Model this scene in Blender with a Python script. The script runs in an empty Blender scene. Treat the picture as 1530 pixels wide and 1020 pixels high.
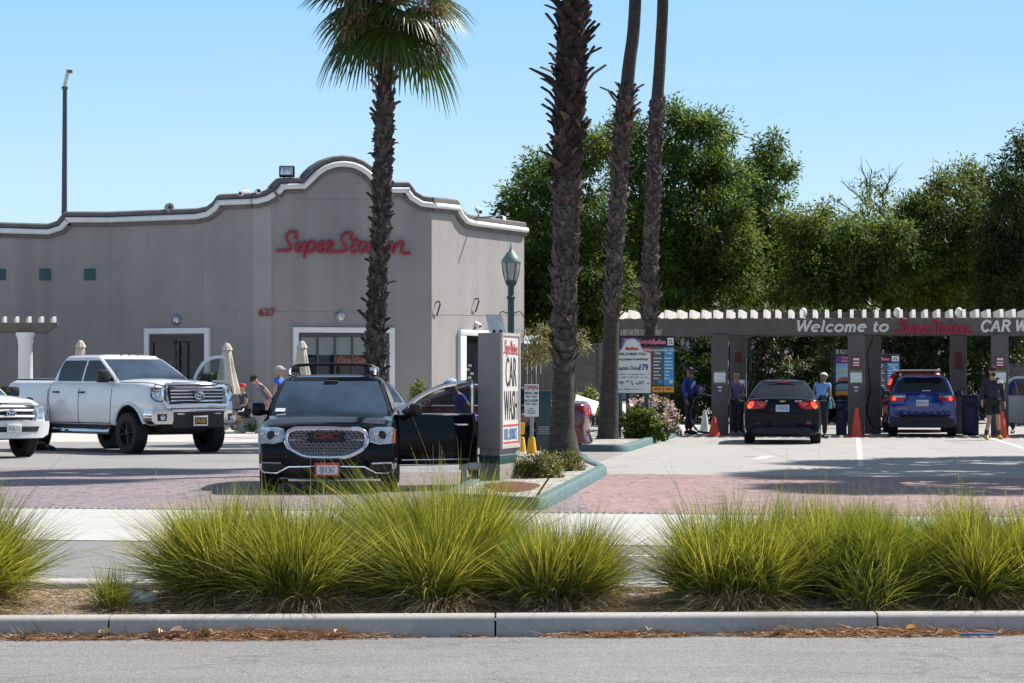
import bpy, bmesh, math, random
import numpy as np
from mathutils import Vector, Matrix
C = bpy.context
R = math.radians
rnd = random.Random(7)
# ------------------------------------------------------------------ camera
FOC = 4200.0; HZ = 558.0; CX = 765.0; EYE = 1.6
scn = C.scene
cd = bpy.data.cameras.new("camera"); cam = bpy.data.objects.new("camera", cd); scn.collection.objects.link(cam)
cam.location = (0, 0, EYE); cam.rotation_euler = (R(90), 0, 0)
cd.sensor_width = 36.0; cd.lens = FOC / 1530.0 * 36.0
cd.shift_y = (HZ - 510.0) / 1530.0
cd.clip_start = 0.5; cd.clip_end = 6000
scn.camera = cam
# ------------------------------------------------------------------ sky, sun, exposure
SUN = Vector((0.70, 0.50, 1.0)).normalized()
SUN_EL = math.asin(SUN.z); SUN_AZ = math.atan2(SUN.x, SUN.y)
w = bpy.data.worlds.new("World"); scn.world = w; w.use_nodes = True
nt = w.node_tree; bg = nt.nodes["Background"]
sky = nt.nodes.new("ShaderNodeTexSky"); sky.sky_type = 'NISHITA'; sky.sun_disc = False
sky.sun_elevation = SUN_EL; sky.sun_rotation = SUN_AZ
sky.altitude = 0; sky.air_density = 1.0; sky.dust_density = 0.2; sky.ozone_density = 2.0
tc = nt.nodes.new("ShaderNodeTexCoord"); sx = nt.nodes.new("ShaderNodeSeparateXYZ"); nt.links.new(tc.outputs['Generated'], sx.inputs[0])
cr = nt.nodes.new("ShaderNodeValToRGB"); nt.links.new(sx.outputs[2], cr.inputs[0])
cr.color_ramp.elements[0].position = 0.0; cr.color_ramp.elements[0].color = (0.80, 0.93, 1.0, 1)
cr.color_ramp.elements[1].position = 0.14; cr.color_ramp.elements[1].color = (0.30, 0.62, 0.98, 1)
ee = cr.color_ramp.elements.new(0.06); ee.color = (0.56, 0.81, 1.0, 1)
mr = nt.nodes.new("ShaderNodeMapRange"); nt.links.new(sx.outputs[2], mr.inputs[0]); mr.inputs[1].default_value = 0.10; mr.inputs[2].default_value = 0.5; mr.inputs[3].default_value = 1.0; mr.inputs[4].default_value = 0.0
sc_ = nt.nodes.new("ShaderNodeVectorMath"); sc_.operation = 'SCALE'; sc_.inputs[3].default_value = 7.7; mpw = nt.nodes.new("ShaderNodeMapping"); mpw.inputs['Scale'].default_value = (5, 5, 42); nt.links.new(tc.outputs['Generated'], mpw.inputs[0])
nzw = nt.nodes.new("ShaderNodeTexNoise"); nzw.inputs['Scale'].default_value = 1.3; nzw.inputs['Detail'].default_value = 7; nt.links.new(mpw.outputs[0], nzw.inputs['Vector'])
rw_ = nt.nodes.new("ShaderNodeMapRange"); nt.links.new(nzw.outputs[0], rw_.inputs[0]); rw_.inputs[1].default_value = 0.52; rw_.inputs[2].default_value = 0.85; rw_.inputs[3].default_value = 0.0; rw_.inputs[4].default_value = 0.09
mw = nt.nodes.new("ShaderNodeMix"); mw.data_type = 'RGBA'; nt.links.new(rw_.outputs[0], mw.inputs[0]); nt.links.new(cr.outputs[0], mw.inputs[6]); mw.inputs[7].default_value = (0.86, 0.93, 1.0, 1)
nt.links.new(mw.outputs[2], sc_.inputs[0])
mxs = nt.nodes.new("ShaderNodeMix"); mxs.data_type = 'RGBA'; nt.links.new(mr.outputs[0], mxs.inputs[0]); hs = nt.nodes.new('ShaderNodeHueSaturation'); hs.inputs['Saturation'].default_value = 0.62; nt.links.new(sky.outputs[0], hs.inputs['Color']); nt.links.new(hs.outputs[0], mxs.inputs[6]); nt.links.new(sc_.outputs[0], mxs.inputs[7])
nt.links.new(mxs.outputs[2], bg.inputs[0]); bg.inputs[1].default_value = 0.085
sl = bpy.data.lights.new("sun", 'SUN'); sl.energy = 4.9; sl.angle = R(0.53); sl.color = (1.0, 0.95, 0.88)
so = bpy.data.objects.new("sun", sl); scn.collection.objects.link(so)
so.rotation_euler = SUN.to_track_quat('Z', 'Y').to_euler(); so.location = (20, 30, 60)
scn.view_settings.view_transform = 'Standard'; scn.view_settings.look = 'None'
scn.view_settings.gamma = 1.0; scn.view_settings.exposure = 0.70
try: scn.view_settings.use_curve_mapping = False
except Exception: pass
# ------------------------------------------------------------------ helpers
COL = scn.collection
def W(px, py, Y):                       # photo pixel + distance -> place
    return Vector(((px - CX) / FOC * Y, Y, EYE + (HZ - py) / FOC * Y))
def G(px, py):                          # photo pixel on the ground
    Y = FOC * EYE / (py - HZ); return Vector(((px - CX) / FOC * Y, Y, 0))
def GX(px, Y): return Vector(((px - CX) / FOC * Y, Y, 0))
def tag(o, label=None, cat=None, group=None, kind=None):
    if label: o["label"] = label
    if cat: o["category"] = cat
    if group: o["group"] = group
    if kind: o["kind"] = kind
    return o
def empty(name, loc=(0, 0, 0), rz=0, label=None, cat=None, group=None):
    o = bpy.data.objects.new(name, None); COL.objects.link(o)
    o.location = loc; o.rotation_euler = (0, 0, rz); o.empty_display_size = 0.2
    return tag(o, label, cat, group)
def copy_tree(o, parent=None):
    c = o.copy(); COL.objects.link(c)
    if parent is not None: c.parent = parent
    for ch in list(o.children): copy_tree(ch, c)
    return c
def crv(pts, n=6, closed=False):        # Catmull-Rom through points
    P = [Vector(p) for p in pts]; m = len(P); out = []
    rng = range(m if closed else m - 1)
    for i in rng:
        p0 = P[(i - 1) % m] if (closed or i > 0) else P[0] * 2 - P[1]
        p1 = P[i]; p2 = P[(i + 1) % m]
        p3 = P[(i + 2) % m] if (closed or i + 2 < m) else P[-1] * 2 - P[-2]
        for k in range(n):
            t = k / n
            out.append(0.5 * ((2 * p1) + (p2 - p0) * t + (2 * p0 - 5 * p1 + 4 * p2 - p3) * t * t + (3 * p1 - p0 - 3 * p2 + p3) * t ** 3))
    if not closed: out.append(P[-1].copy())
    return out
def interp(x, xs, ys): return float(np.interp(x, xs, ys))
class MB:
    def __init__(s): s.v = []; s.f = []; s.m = []; s.cur = 0
    def add(s, vs, fs):
        b = len(s.v); s.v.extend([tuple(v) for v in vs]); s.f.extend([tuple(i + b for i in f) for f in fs]); s.m.extend([s.cur] * len(fs)); return s
    def box(s, c, d, M=None, bev=0.0):
        cx, cy, cz = c; x, y, z = d[0] / 2, d[1] / 2, d[2] / 2
        if bev <= 0:
            vs = [Vector((cx + a * x, cy + b * y, cz + e * z)) for a in (-1, 1) for b in (-1, 1) for e in (-1, 1)]
            fs = [(0, 1, 3, 2), (4, 6, 7, 5), (0, 4, 5, 1), (2, 3, 7, 6), (0, 2, 6, 4), (1, 5, 7, 3)]
        else:
            bm = bmesh.new(); bmesh.ops.create_cube(bm, size=1.0)
            for v in bm.verts: v.co = Vector((v.co.x * 2 * x, v.co.y * 2 * y, v.co.z * 2 * z))
            bmesh.ops.bevel(bm, geom=bm.edges[:], offset=min(bev, x * .9, y * .9, z * .9), segments=2, profile=0.5, affect='EDGES')
            bm.verts.index_update(); vs = [v.co + Vector(c) for v in bm.verts]; fs = [[v.index for v in f.verts] for f in bm.faces]; bm.free()
        if M is not None: vs = [M @ v for v in vs]
        return s.add(vs, fs)
    def prism(s, poly, ext):            # polygon (3d points, CCW seen from -ext side) pushed along ext
        n = len(poly); e = Vector(ext); P = [Vector(p) for p in poly]
        vs = P + [p + e for p in P]
        fs = [tuple(range(n - 1, -1, -1)), tuple(range(n, 2 * n))] + [(i, (i + 1) % n, n + (i + 1) % n, n + i) for i in range(n)]
        return s.add(vs, fs)
    def tube(s, pts, r, n=8, flat=None, caps=True, up=None):
        P = [Vector(p) for p in pts]; m = len(P); rr = r if isinstance(r, (list, tuple)) else [r] * m
        vs = []; fs = []; u0 = None
        for i in range(m):
            t = (P[min(i + 1, m - 1)] - P[max(i - 1, 0)])
            if t.length < 1e-9: t = Vector((0, 0, 1))
            t.normalize()
            if flat is not None:        # flat = (normal, thickness): ribbon-like section
                nn = Vector(flat[0]); a = t.cross(nn)
                if a.length < 1e-6: a = Vector((1, 0, 0))
                a.normalize(); b = nn
                for k in range(n):
                    an = 2 * math.pi * k / n
                    vs.append(P[i] + a * math.cos(an) * rr[i] + b * math.sin(an) * flat[1])
            else:
                if u0 is None:
                    u0 = Vector((0, 0, 1)) if abs(t.z) < 0.9 else Vector((1, 0, 0))
                a = t.cross(u0)
                if a.length < 1e-6: a = t.cross(Vector((0.3, 1, 0)))
                a.normalize(); b = a.cross(t).normalized(); u0 = b
                for k in range(n):
                    an = 2 * math.pi * k / n
                    vs.append(P[i] + (a * math.cos(an) + b * math.sin(an)) * rr[i])
        for i in range(m - 1):
            for k in range(n):
                fs.append((i * n + k, i * n + (k + 1) % n, (i + 1) * n + (k + 1) % n, (i + 1) * n + k))
        if caps: fs.append(tuple(range(n - 1, -1, -1))); fs.append(tuple((m - 1) * n + k for k in range(n)))
        return s.add(vs, fs)
    def lathe(s, prof, n=16, M=None, cap=True, fold=None):   # prof: (r, z)
        vs = []; fs = []
        for (r, z) in prof:
            for k in range(n):
                a = 2 * math.pi * k / n; q = r * (1 + (fold if fold and k % 2 else 0))
                vs.append(Vector((q * math.cos(a), q * math.sin(a), z)))
        m = len(prof)
        for i in range(m - 1):
            for k in range(n): fs.append((i * n + k, i * n + (k + 1) % n, (i + 1) * n + (k + 1) % n, (i + 1) * n + k))
        if cap: fs.append(tuple(range(n - 1, -1, -1))); fs.append(tuple((m - 1) * n + k for k in range(n)))
        if M is not None: vs = [M @ v for v in vs]
        return s.add(vs, fs)
    def grid(s, rows, closed=False):
        n = len(rows[0]); vs = [v for r in rows for v in r]; fs = []
        for i in range(len(rows) - 1):
            for k in range(n if closed else n - 1):
                fs.append((i * n + k, i * n + (k + 1) % n, (i + 1) * n + (k + 1) % n, (i + 1) * n + k))
        return s.add(vs, fs)
    def ball(s, c, r, n=10, sc=(1, 1, 1)):
        vs = []; fs = []
        for i in range(n + 1):
            th = math.pi * i / n
            for k in range(n * 2):
                a = math.pi * k / n
                vs.append(Vector(c) + Vector((r * sc[0] * math.sin(th) * math.cos(a), r * sc[1] * math.sin(th) * math.sin(a), r * sc[2] * math.cos(th))))
        for i in range(n):
            for k in range(2 * n): fs.append((i * 2 * n + k, (i + 1) * 2 * n + k, (i + 1) * 2 * n + (k + 1) % (2 * n), i * 2 * n + (k + 1) % (2 * n)))
        return s.add(vs, fs)
    def build(s, name, mats, parent=None, smooth=True, angle=35, loc=None, rot=None, merge=False):
        me = bpy.data.meshes.new(name); me.from_pydata([tuple(v) for v in s.v], [], s.f)
        for m in (mats if isinstance(mats, (list, tuple)) else [mats]): me.materials.append(m)
        if any(s.m): me.polygons.foreach_set('material_index', s.m)
        if merge:
            bm = bmesh.new(); bm.from_mesh(me); bmesh.ops.remove_doubles(bm, verts=bm.verts, dist=1e-4); bmesh.ops.recalc_face_normals(bm, faces=bm.faces); bm.to_mesh(me); bm.free()
        return link(name, me, parent, smooth, angle, loc, rot)
def link(name, me, parent=None, smooth=True, angle=35, loc=None, rot=None):
    if smooth:
        me.polygons.foreach_set('use_smooth', [True] * len(me.polygons))
        try: me.set_sharp_from_angle(angle=R(angle))
        except Exception: pass
    me.update()
    o = bpy.data.objects.new(name, me); COL.objects.link(o)
    if parent is not None: o.parent = parent
    if loc is not None: o.location = loc
    if rot is not None: o.rotation_euler = rot
    return o
def np_mesh(name, V, F, mats, parent=None, mi=None, smooth=False):     # V (n,3), F (m,4) or (m,3)
    me = bpy.data.meshes.new(name); V = np.asarray(V, np.float32); F = np.asarray(F, np.int32); k = F.shape[1]
    me.vertices.add(len(V)); me.vertices.foreach_set('co', V.ravel())
    me.loops.add(F.size); me.loops.foreach_set('vertex_index', F.ravel())
    me.polygons.add(len(F)); me.polygons.foreach_set('loop_start', np.arange(0, F.size, k, dtype=np.int32))
    for m in (mats if isinstance(mats, (list, tuple)) else [mats]): me.materials.append(m)
    if mi is not None: me.polygons.foreach_set('material_index', np.asarray(mi, np.int32))
    me.update(calc_edges=True); me.validate()
    return link(name, me, parent, smooth)
# ------------------------------------------------------------------ materials
def new_mat(name):
    m = bpy.data.materials.new(name); m.use_nodes = True; t = m.node_tree
    return m, t, t.nodes['Principled BSDF'], t.nodes['Material Output']
def nd(t, ty, **kw):
    n = t.nodes.new(ty)
    for k, v in kw.items(): setattr(n, k, v)
    return n
def coords(t, scale=(1, 1, 1), src='Object'):
    tc = nd(t, 'ShaderNodeTexCoord'); mp = nd(t, 'ShaderNodeMapping'); mp.inputs['Scale'].default_value = scale
    t.links.new(tc.outputs[src], mp.inputs[0]); return mp.outputs[0]
def noise(t, vec, scale, detail=4, rough=0.6):
    n = nd(t, 'ShaderNodeTexNoise'); n.inputs['Scale'].default_value = scale; n.inputs['Detail'].default_value = detail; n.inputs['Roughness'].default_value = rough
    t.links.new(vec, n.inputs['Vector']); return n.outputs[0]
def ramp(t, fac, stops):
    r = nd(t, 'ShaderNodeValToRGB'); e = r.color_ramp.elements
    while len(e) < len(stops): e.new(0.5)
    for i, (p, c) in enumerate(stops): e[i].position = p; e[i].color = (c[0], c[1], c[2], 1)
    t.links.new(fac, r.inputs[0]); return r.outputs[0]
def mix(t, a, b, fac, mode='MIX'):
    n = nd(t, 'ShaderNodeMix', data_type='RGBA', blend_type=mode)
    for i, x in ((6, a), (7, b)):
        if isinstance(x, (tuple, list)): n.inputs[i].default_value = (x[0], x[1], x[2], 1)
        else: t.links.new(x, n.inputs[i])
    if isinstance(fac, (int, float)): n.inputs[0].default_value = fac
    else: t.links.new(fac, n.inputs[0])
    return n.outputs[2]
def bump(t, b, h, strength=0.3, dist=0.02):
    n = nd(t, 'ShaderNodeBump'); n.inputs['Strength'].default_value = strength; n.inputs['Distance'].default_value = dist
    t.links.new(h, n.inputs['Height']); t.links.new(n.outputs[0], b.inputs['Normal'])
MC = {}
def plain(name, col, rough=0.6, metal=0.0, var=0.12, scale=6.0, bmp=0.0, spec=None, fine=None):
    if name in MC: return MC[name]
    m, t, b, o = new_mat(name); v = coords(t)
    d = tuple(c * (1 - var) for c in col); l = tuple(min(1, c * (1 + var)) for c in col)
    n1 = noise(t, v, scale, 5); c = ramp(t, n1, [(0.3, d), (0.7, l)])
    t.links.new(c, b.inputs['Base Color']); b.inputs['Roughness'].default_value = rough; b.inputs['Metallic'].default_value = metal
    if spec is not None: b.inputs['Specular IOR Level'].default_value = spec
    if bmp: bump(t, b, noise(t, v, fine or scale * 8, 3), bmp, 0.01)
    MC[name] = m; return m
def paint(name, col, metal=0.0, rough=0.25, coat=1.0):
    if name in MC: return MC[name]
    m, t, b, o = new_mat(name); v = coords(t)
    c = ramp(t, noise(t, v, 2.0, 3), [(0.3, tuple(x * 0.93 for x in col)), (0.7, tuple(min(1, x * 1.05) for x in col))])
    t.links.new(c, b.inputs['Base Color']); b.inputs['Metallic'].default_value = metal
    r2 = nd(t, 'ShaderNodeMapRange'); t.links.new(noise(t, v, 5.0, 4), r2.inputs[0]); r2.inputs[3].default_value = rough * 0.8; r2.inputs[4].default_value = rough * 1.4
    t.links.new(r2.outputs[0], b.inputs['Roughness'])
    b.inputs['Coat Weight'].default_value = coat if max(col) >= 0.05 else 0.24; b.inputs['Coat Roughness'].default_value = 0.04
    if max(col) < 0.05: b.inputs['Specular IOR Level'].default_value = 0.1; b.inputs['Coat IOR'].default_value = 1.36
    MC[name] = m; return m
def glassy(name, col=(0.012, 0.016, 0.02), alpha=1.0, rough=0.03):
    if name in MC: return MC[name]
    m, t, b, o = new_mat(name); v = coords(t)
    c = ramp(t, noise(t, v, 1.5, 2), [(0.35, tuple(x * 0.7 for x in col)), (0.7, tuple(x * 1.3 for x in col))])
    t.links.new(c, b.inputs['Base Color']); b.inputs['Roughness'].default_value = rough; b.inputs['Specular IOR Level'].default_value = 0.42
    if alpha < 1:
        tr = nd(t, 'ShaderNodeBsdfTransparent'); tr.inputs[0].default_value = (0.75, 0.85, 0.85, 1)
        mx = nd(t, 'ShaderNodeMixShader'); mx.inputs[0].default_value = alpha
        t.links.new(tr.outputs[0], mx.inputs[1]); t.links.new(b.outputs[0], mx.inputs[2]); t.links.new(mx.outputs[0], o.inputs[0])
    MC[name] = m; return m
def foliage(name, cols, trans=0.35, rough=0.5, spec=0.5):
    m, t, b, o = new_mat(name)
    g = nd(t, 'ShaderNodeNewGeometry'); k = len(cols)
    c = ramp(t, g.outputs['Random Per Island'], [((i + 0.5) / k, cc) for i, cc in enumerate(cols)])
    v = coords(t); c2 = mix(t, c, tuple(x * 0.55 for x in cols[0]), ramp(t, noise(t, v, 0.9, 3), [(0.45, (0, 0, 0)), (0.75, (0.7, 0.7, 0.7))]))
    t.links.new(c2, b.inputs['Base Color']); b.inputs['Roughness'].default_value = rough; b.inputs['Specular IOR Level'].default_value = spec
    tr = nd(t, 'ShaderNodeBsdfTranslucent'); tm = mix(t, c2, (1.5, 1.35, 0.5), 1.0, 'MULTIPLY'); t.links.new(tm, tr.inputs[0])
    mx = nd(t, 'ShaderNodeMixShader'); mx.inputs[0].default_value = trans
    t.links.new(b.outputs[0], mx.inputs[1]); t.links.new(tr.outputs[0], mx.inputs[2]); t.links.new(mx.outputs[0], o.inputs[0])
    return m
def emis(name, col, strength, base=(0.3, 0.02, 0.02)):
    m, t, b, o = new_mat(name); v = coords(t)
    c = ramp(t, noise(t, v, 30, 2), [(0.3, tuple(x * 0.8 for x in col)), (0.7, col)])
    t.links.new(c, b.inputs['Emission Color']); b.inputs['Emission Strength'].default_value = strength
    b.inputs['Base Color'].default_value = (*base, 1); b.inputs['Roughness'].default_value = 0.15; return m
def asphalt(name, lo, hi, patch=0.35):
    m, t, b, o = new_mat(name); v = coords(t)
    vo = nd(t, 'ShaderNodeTexVoronoi'); vo.inputs['Scale'].default_value = 95; t.links.new(v, vo.inputs['Vector'])
    sp = ramp(t, vo.outputs['Color'], [(0.1, lo), (0.55, tuple((a + c) / 2 for a, c in zip(lo, hi))), (0.92, hi), (1.0, tuple(min(1, x * 1.7) for x in hi))])
    big = ramp(t, noise(t, v, 0.5, 6), [(0.3, (1 - patch, 1 - patch, 1 - patch)), (0.7, (1, 1, 1))])
    st = ramp(t, noise(t, coords(t, (0.25, 3.0, 1)), 1.2, 4), [(0.35, (0.86, 0.86, 0.86)), (0.65, (1.04, 1.04, 1.04))])
    vc = nd(t, 'ShaderNodeTexVoronoi', feature='DISTANCE_TO_EDGE'); vc.inputs['Scale'].default_value = 0.45
    wv = nd(t, 'ShaderNodeVectorMath', operation='ADD'); nz = nd(t, 'ShaderNodeTexNoise'); nz.inputs['Scale'].default_value = 2.5; nz.inputs['Detail'].default_value = 6; t.links.new(v, nz.inputs['Vector']); t.links.new(v, wv.inputs[0]); t.links.new(nz.outputs['Color'], wv.inputs[1]); t.links.new(wv.outputs[0], vc.inputs['Vector'])
    ck = ramp(t, vc.outputs[0], [(0.0, (0.62, 0.62, 0.62)), (0.006, (0.72, 0.72, 0.72)), (0.012, (1, 1, 1))])
    spot = ramp(t, noise(t, v, 3.3, 3), [(0.62, (1, 1, 1)), (0.74, (0.78, 0.78, 0.78))])
    fin = mix(t, mix(t, mix(t, mix(t, sp, big, 1.0, 'MULTIPLY'), st, 1.0, 'MULTIPLY'), ck, 0.75, 'MULTIPLY'), spot, 0.8, 'MULTIPLY')
    t.links.new(fin, b.inputs['Base Color']); b.inputs['Roughness'].default_value = 0.85
    bump(t, b, vo.outputs['Distance'], 0.5, 0.006); return m
def concrete(name, col, var=0.16, joint=None):
    m, t, b, o = new_mat(name); v = coords(t)
    c = ramp(t, noise(t, v, 0.8, 7, 0.65), [(0.25, tuple(x * (1 - var) for x in col)), (0.75, tuple(x * (1 + var * 0.5) for x in col))])
    s = ramp(t, noise(t, v, 40, 3), [(0.3, (0.86, 0.86, 0.86)), (0.6, (1, 1, 1))])
    c = mix(t, c, s, 1.0, 'MULTIPLY')
    c = mix(t, c, ramp(t, noise(t, coords(t, (1, 0.25, 1)), 1.7, 5), [(0.55, (1, 1, 1)), (0.8, (0.72, 0.71, 0.69))]), 1.0, 'MULTIPLY')
    c = mix(t, c, ramp(t, noise(t, coords(t, (1.1, 0.5, 1)), 1.1, 3), [(0.60, (1, 1, 1)), (0.70, (0.86, 0.855, 0.85)), (0.82, (0.66, 0.65, 0.64))]), 1.0, 'MULTIPLY')
    if joint:
        br = nd(t, 'ShaderNodeTexBrick'); br.offset = 0; br.inputs['Scale'].default_value = 1; br.inputs['Mortar Size'].default_value = 0.012
        br.inputs['Brick Width'].default_value = joint[0]; br.inputs['Row Height'].default_value = joint[1]; br.inputs['Color1'].default_value = br.inputs['Color2'].default_value = (1, 1, 1, 1); br.inputs['Mortar'].default_value = (0.45, 0.44, 0.42, 1)
        t.links.new(coords(t), br.inputs['Vector']); c = mix(t, c, br.outputs['Color'], 1.0, 'MULTIPLY')
    t.links.new(c, b.inputs['Base Color']); b.inputs['Roughness'].default_value = 0.85
    bump(t, b, noise(t, v, 60, 3), 0.25, 0.004); return m
def pavers(name, c1, c2, mort):
    m, t, b, o = new_mat(name); v = coords(t)
    br = nd(t, 'ShaderNodeTexBrick'); br.inputs['Scale'].default_value = 1; br.inputs['Brick Width'].default_value = 0.22; br.inputs['Row Height'].default_value = 0.3
    br.inputs['Mortar Size'].default_value = 0.014; br.inputs['Color1'].default_value = (*c1, 1); br.inputs['Color2'].default_value = (*c2, 1); br.inputs['Mortar'].default_value = (*mort, 1)
    t.links.new(v, br.inputs['Vector'])
    dk = ramp(t, noise(t, coords(t, (1, 0.5, 1)), 6.5, 2), [(0.58, (1, 1, 1)), (0.66, (0.36, 0.34, 0.36))])
    c = mix(t, br.outputs['Color'], dk, 1.0, 'MULTIPLY')
    c = mix(t, c, ramp(t, noise(t, v, 0.4, 6), [(0.3, (0.8, 0.82, 0.84)), (0.7, (1.08, 1.04, 1.02))]), 1.0, 'MULTIPLY')
    t.links.new(c, b.inputs['Base Color']); b.inputs['Roughness'].default_value = 0.8
    bump(t, b, br.outputs['Fac'], -0.4, 0.008); return m
def stucco(name, col):
    m, t, b, o = new_mat(name); v = coords(t)
    c = ramp(t, noise(t, v, 0.5, 6), [(0.3, tuple(x * 0.88 for x in col)), (0.7, tuple(x * 1.06 for x in col))])
    s = ramp(t, noise(t, coords(t, (2.2, 2.2, 0.12)), 0.9, 4), [(0.3, (0.90, 0.90, 0.91)), (0.5, (1, 1, 1)), (0.72, (1.09, 1.09, 1.10))])
    c = mix(t, c, s, 1.0, 'MULTIPLY')
    f = ramp(t, noise(t, v, 25, 4), [(0.3, (0.88, 0.88, 0.88)), (0.7, (1.05, 1.05, 1.05))])
    t.links.new(mix(t, c, f, 1.0, 'MULTIPLY'), b.inputs['Base Color']); b.inputs['Roughness'].default_value = 0.9
    bump(t, b, noise(t, v, 45, 4), 0.5, 0.02); return m
def bark(name, lo, hi, sc=(1, 1, 1), scale=9):
    m, t, b, o = new_mat(name); v = coords(t, sc)
    g = nd(t, 'ShaderNodeNewGeometry')
    n1 = noise(t, v, scale, 6, 0.7); c = ramp(t, n1, [(0.3, lo), (0.72, hi)])
    c = mix(t, c, ramp(t, g.outputs['Random Per Island'], [(0.0, (0.55, 0.5, 0.5)), (0.5, (1, 1, 1)), (1.0, (1.5, 1.4, 1.35))]), 1.0, 'MULTIPLY')
    t.links.new(c, b.inputs['Base Color']); b.inputs['Roughness'].default_value = 0.9; bump(t, b, n1, 0.7, 0.03); return m
def ground_mat(name, cols, scale=30):
    m, t, b, o = new_mat(name); v = coords(t)
    vo = nd(t, 'ShaderNodeTexVoronoi'); vo.inputs['Scale'].default_value = scale; t.links.new(v, vo.inputs['Vector'])
    k = len(cols); c = ramp(t, vo.outputs['Color'], [((i + 0.3) / k, cc) for i, cc in enumerate(cols)])
    t.links.new(mix(t, c, ramp(t, noise(t, v, 2, 5), [(0.3, (0.6, 0.6, 0.6)), (0.7, (1.1, 1.1, 1.1))]), 1.0, 'MULTIPLY'), b.inputs['Base Color']); b.inputs['Roughness'].default_value = 0.95
    bump(t, b, vo.outputs['Distance'], 1.0, 0.03); return m
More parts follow.
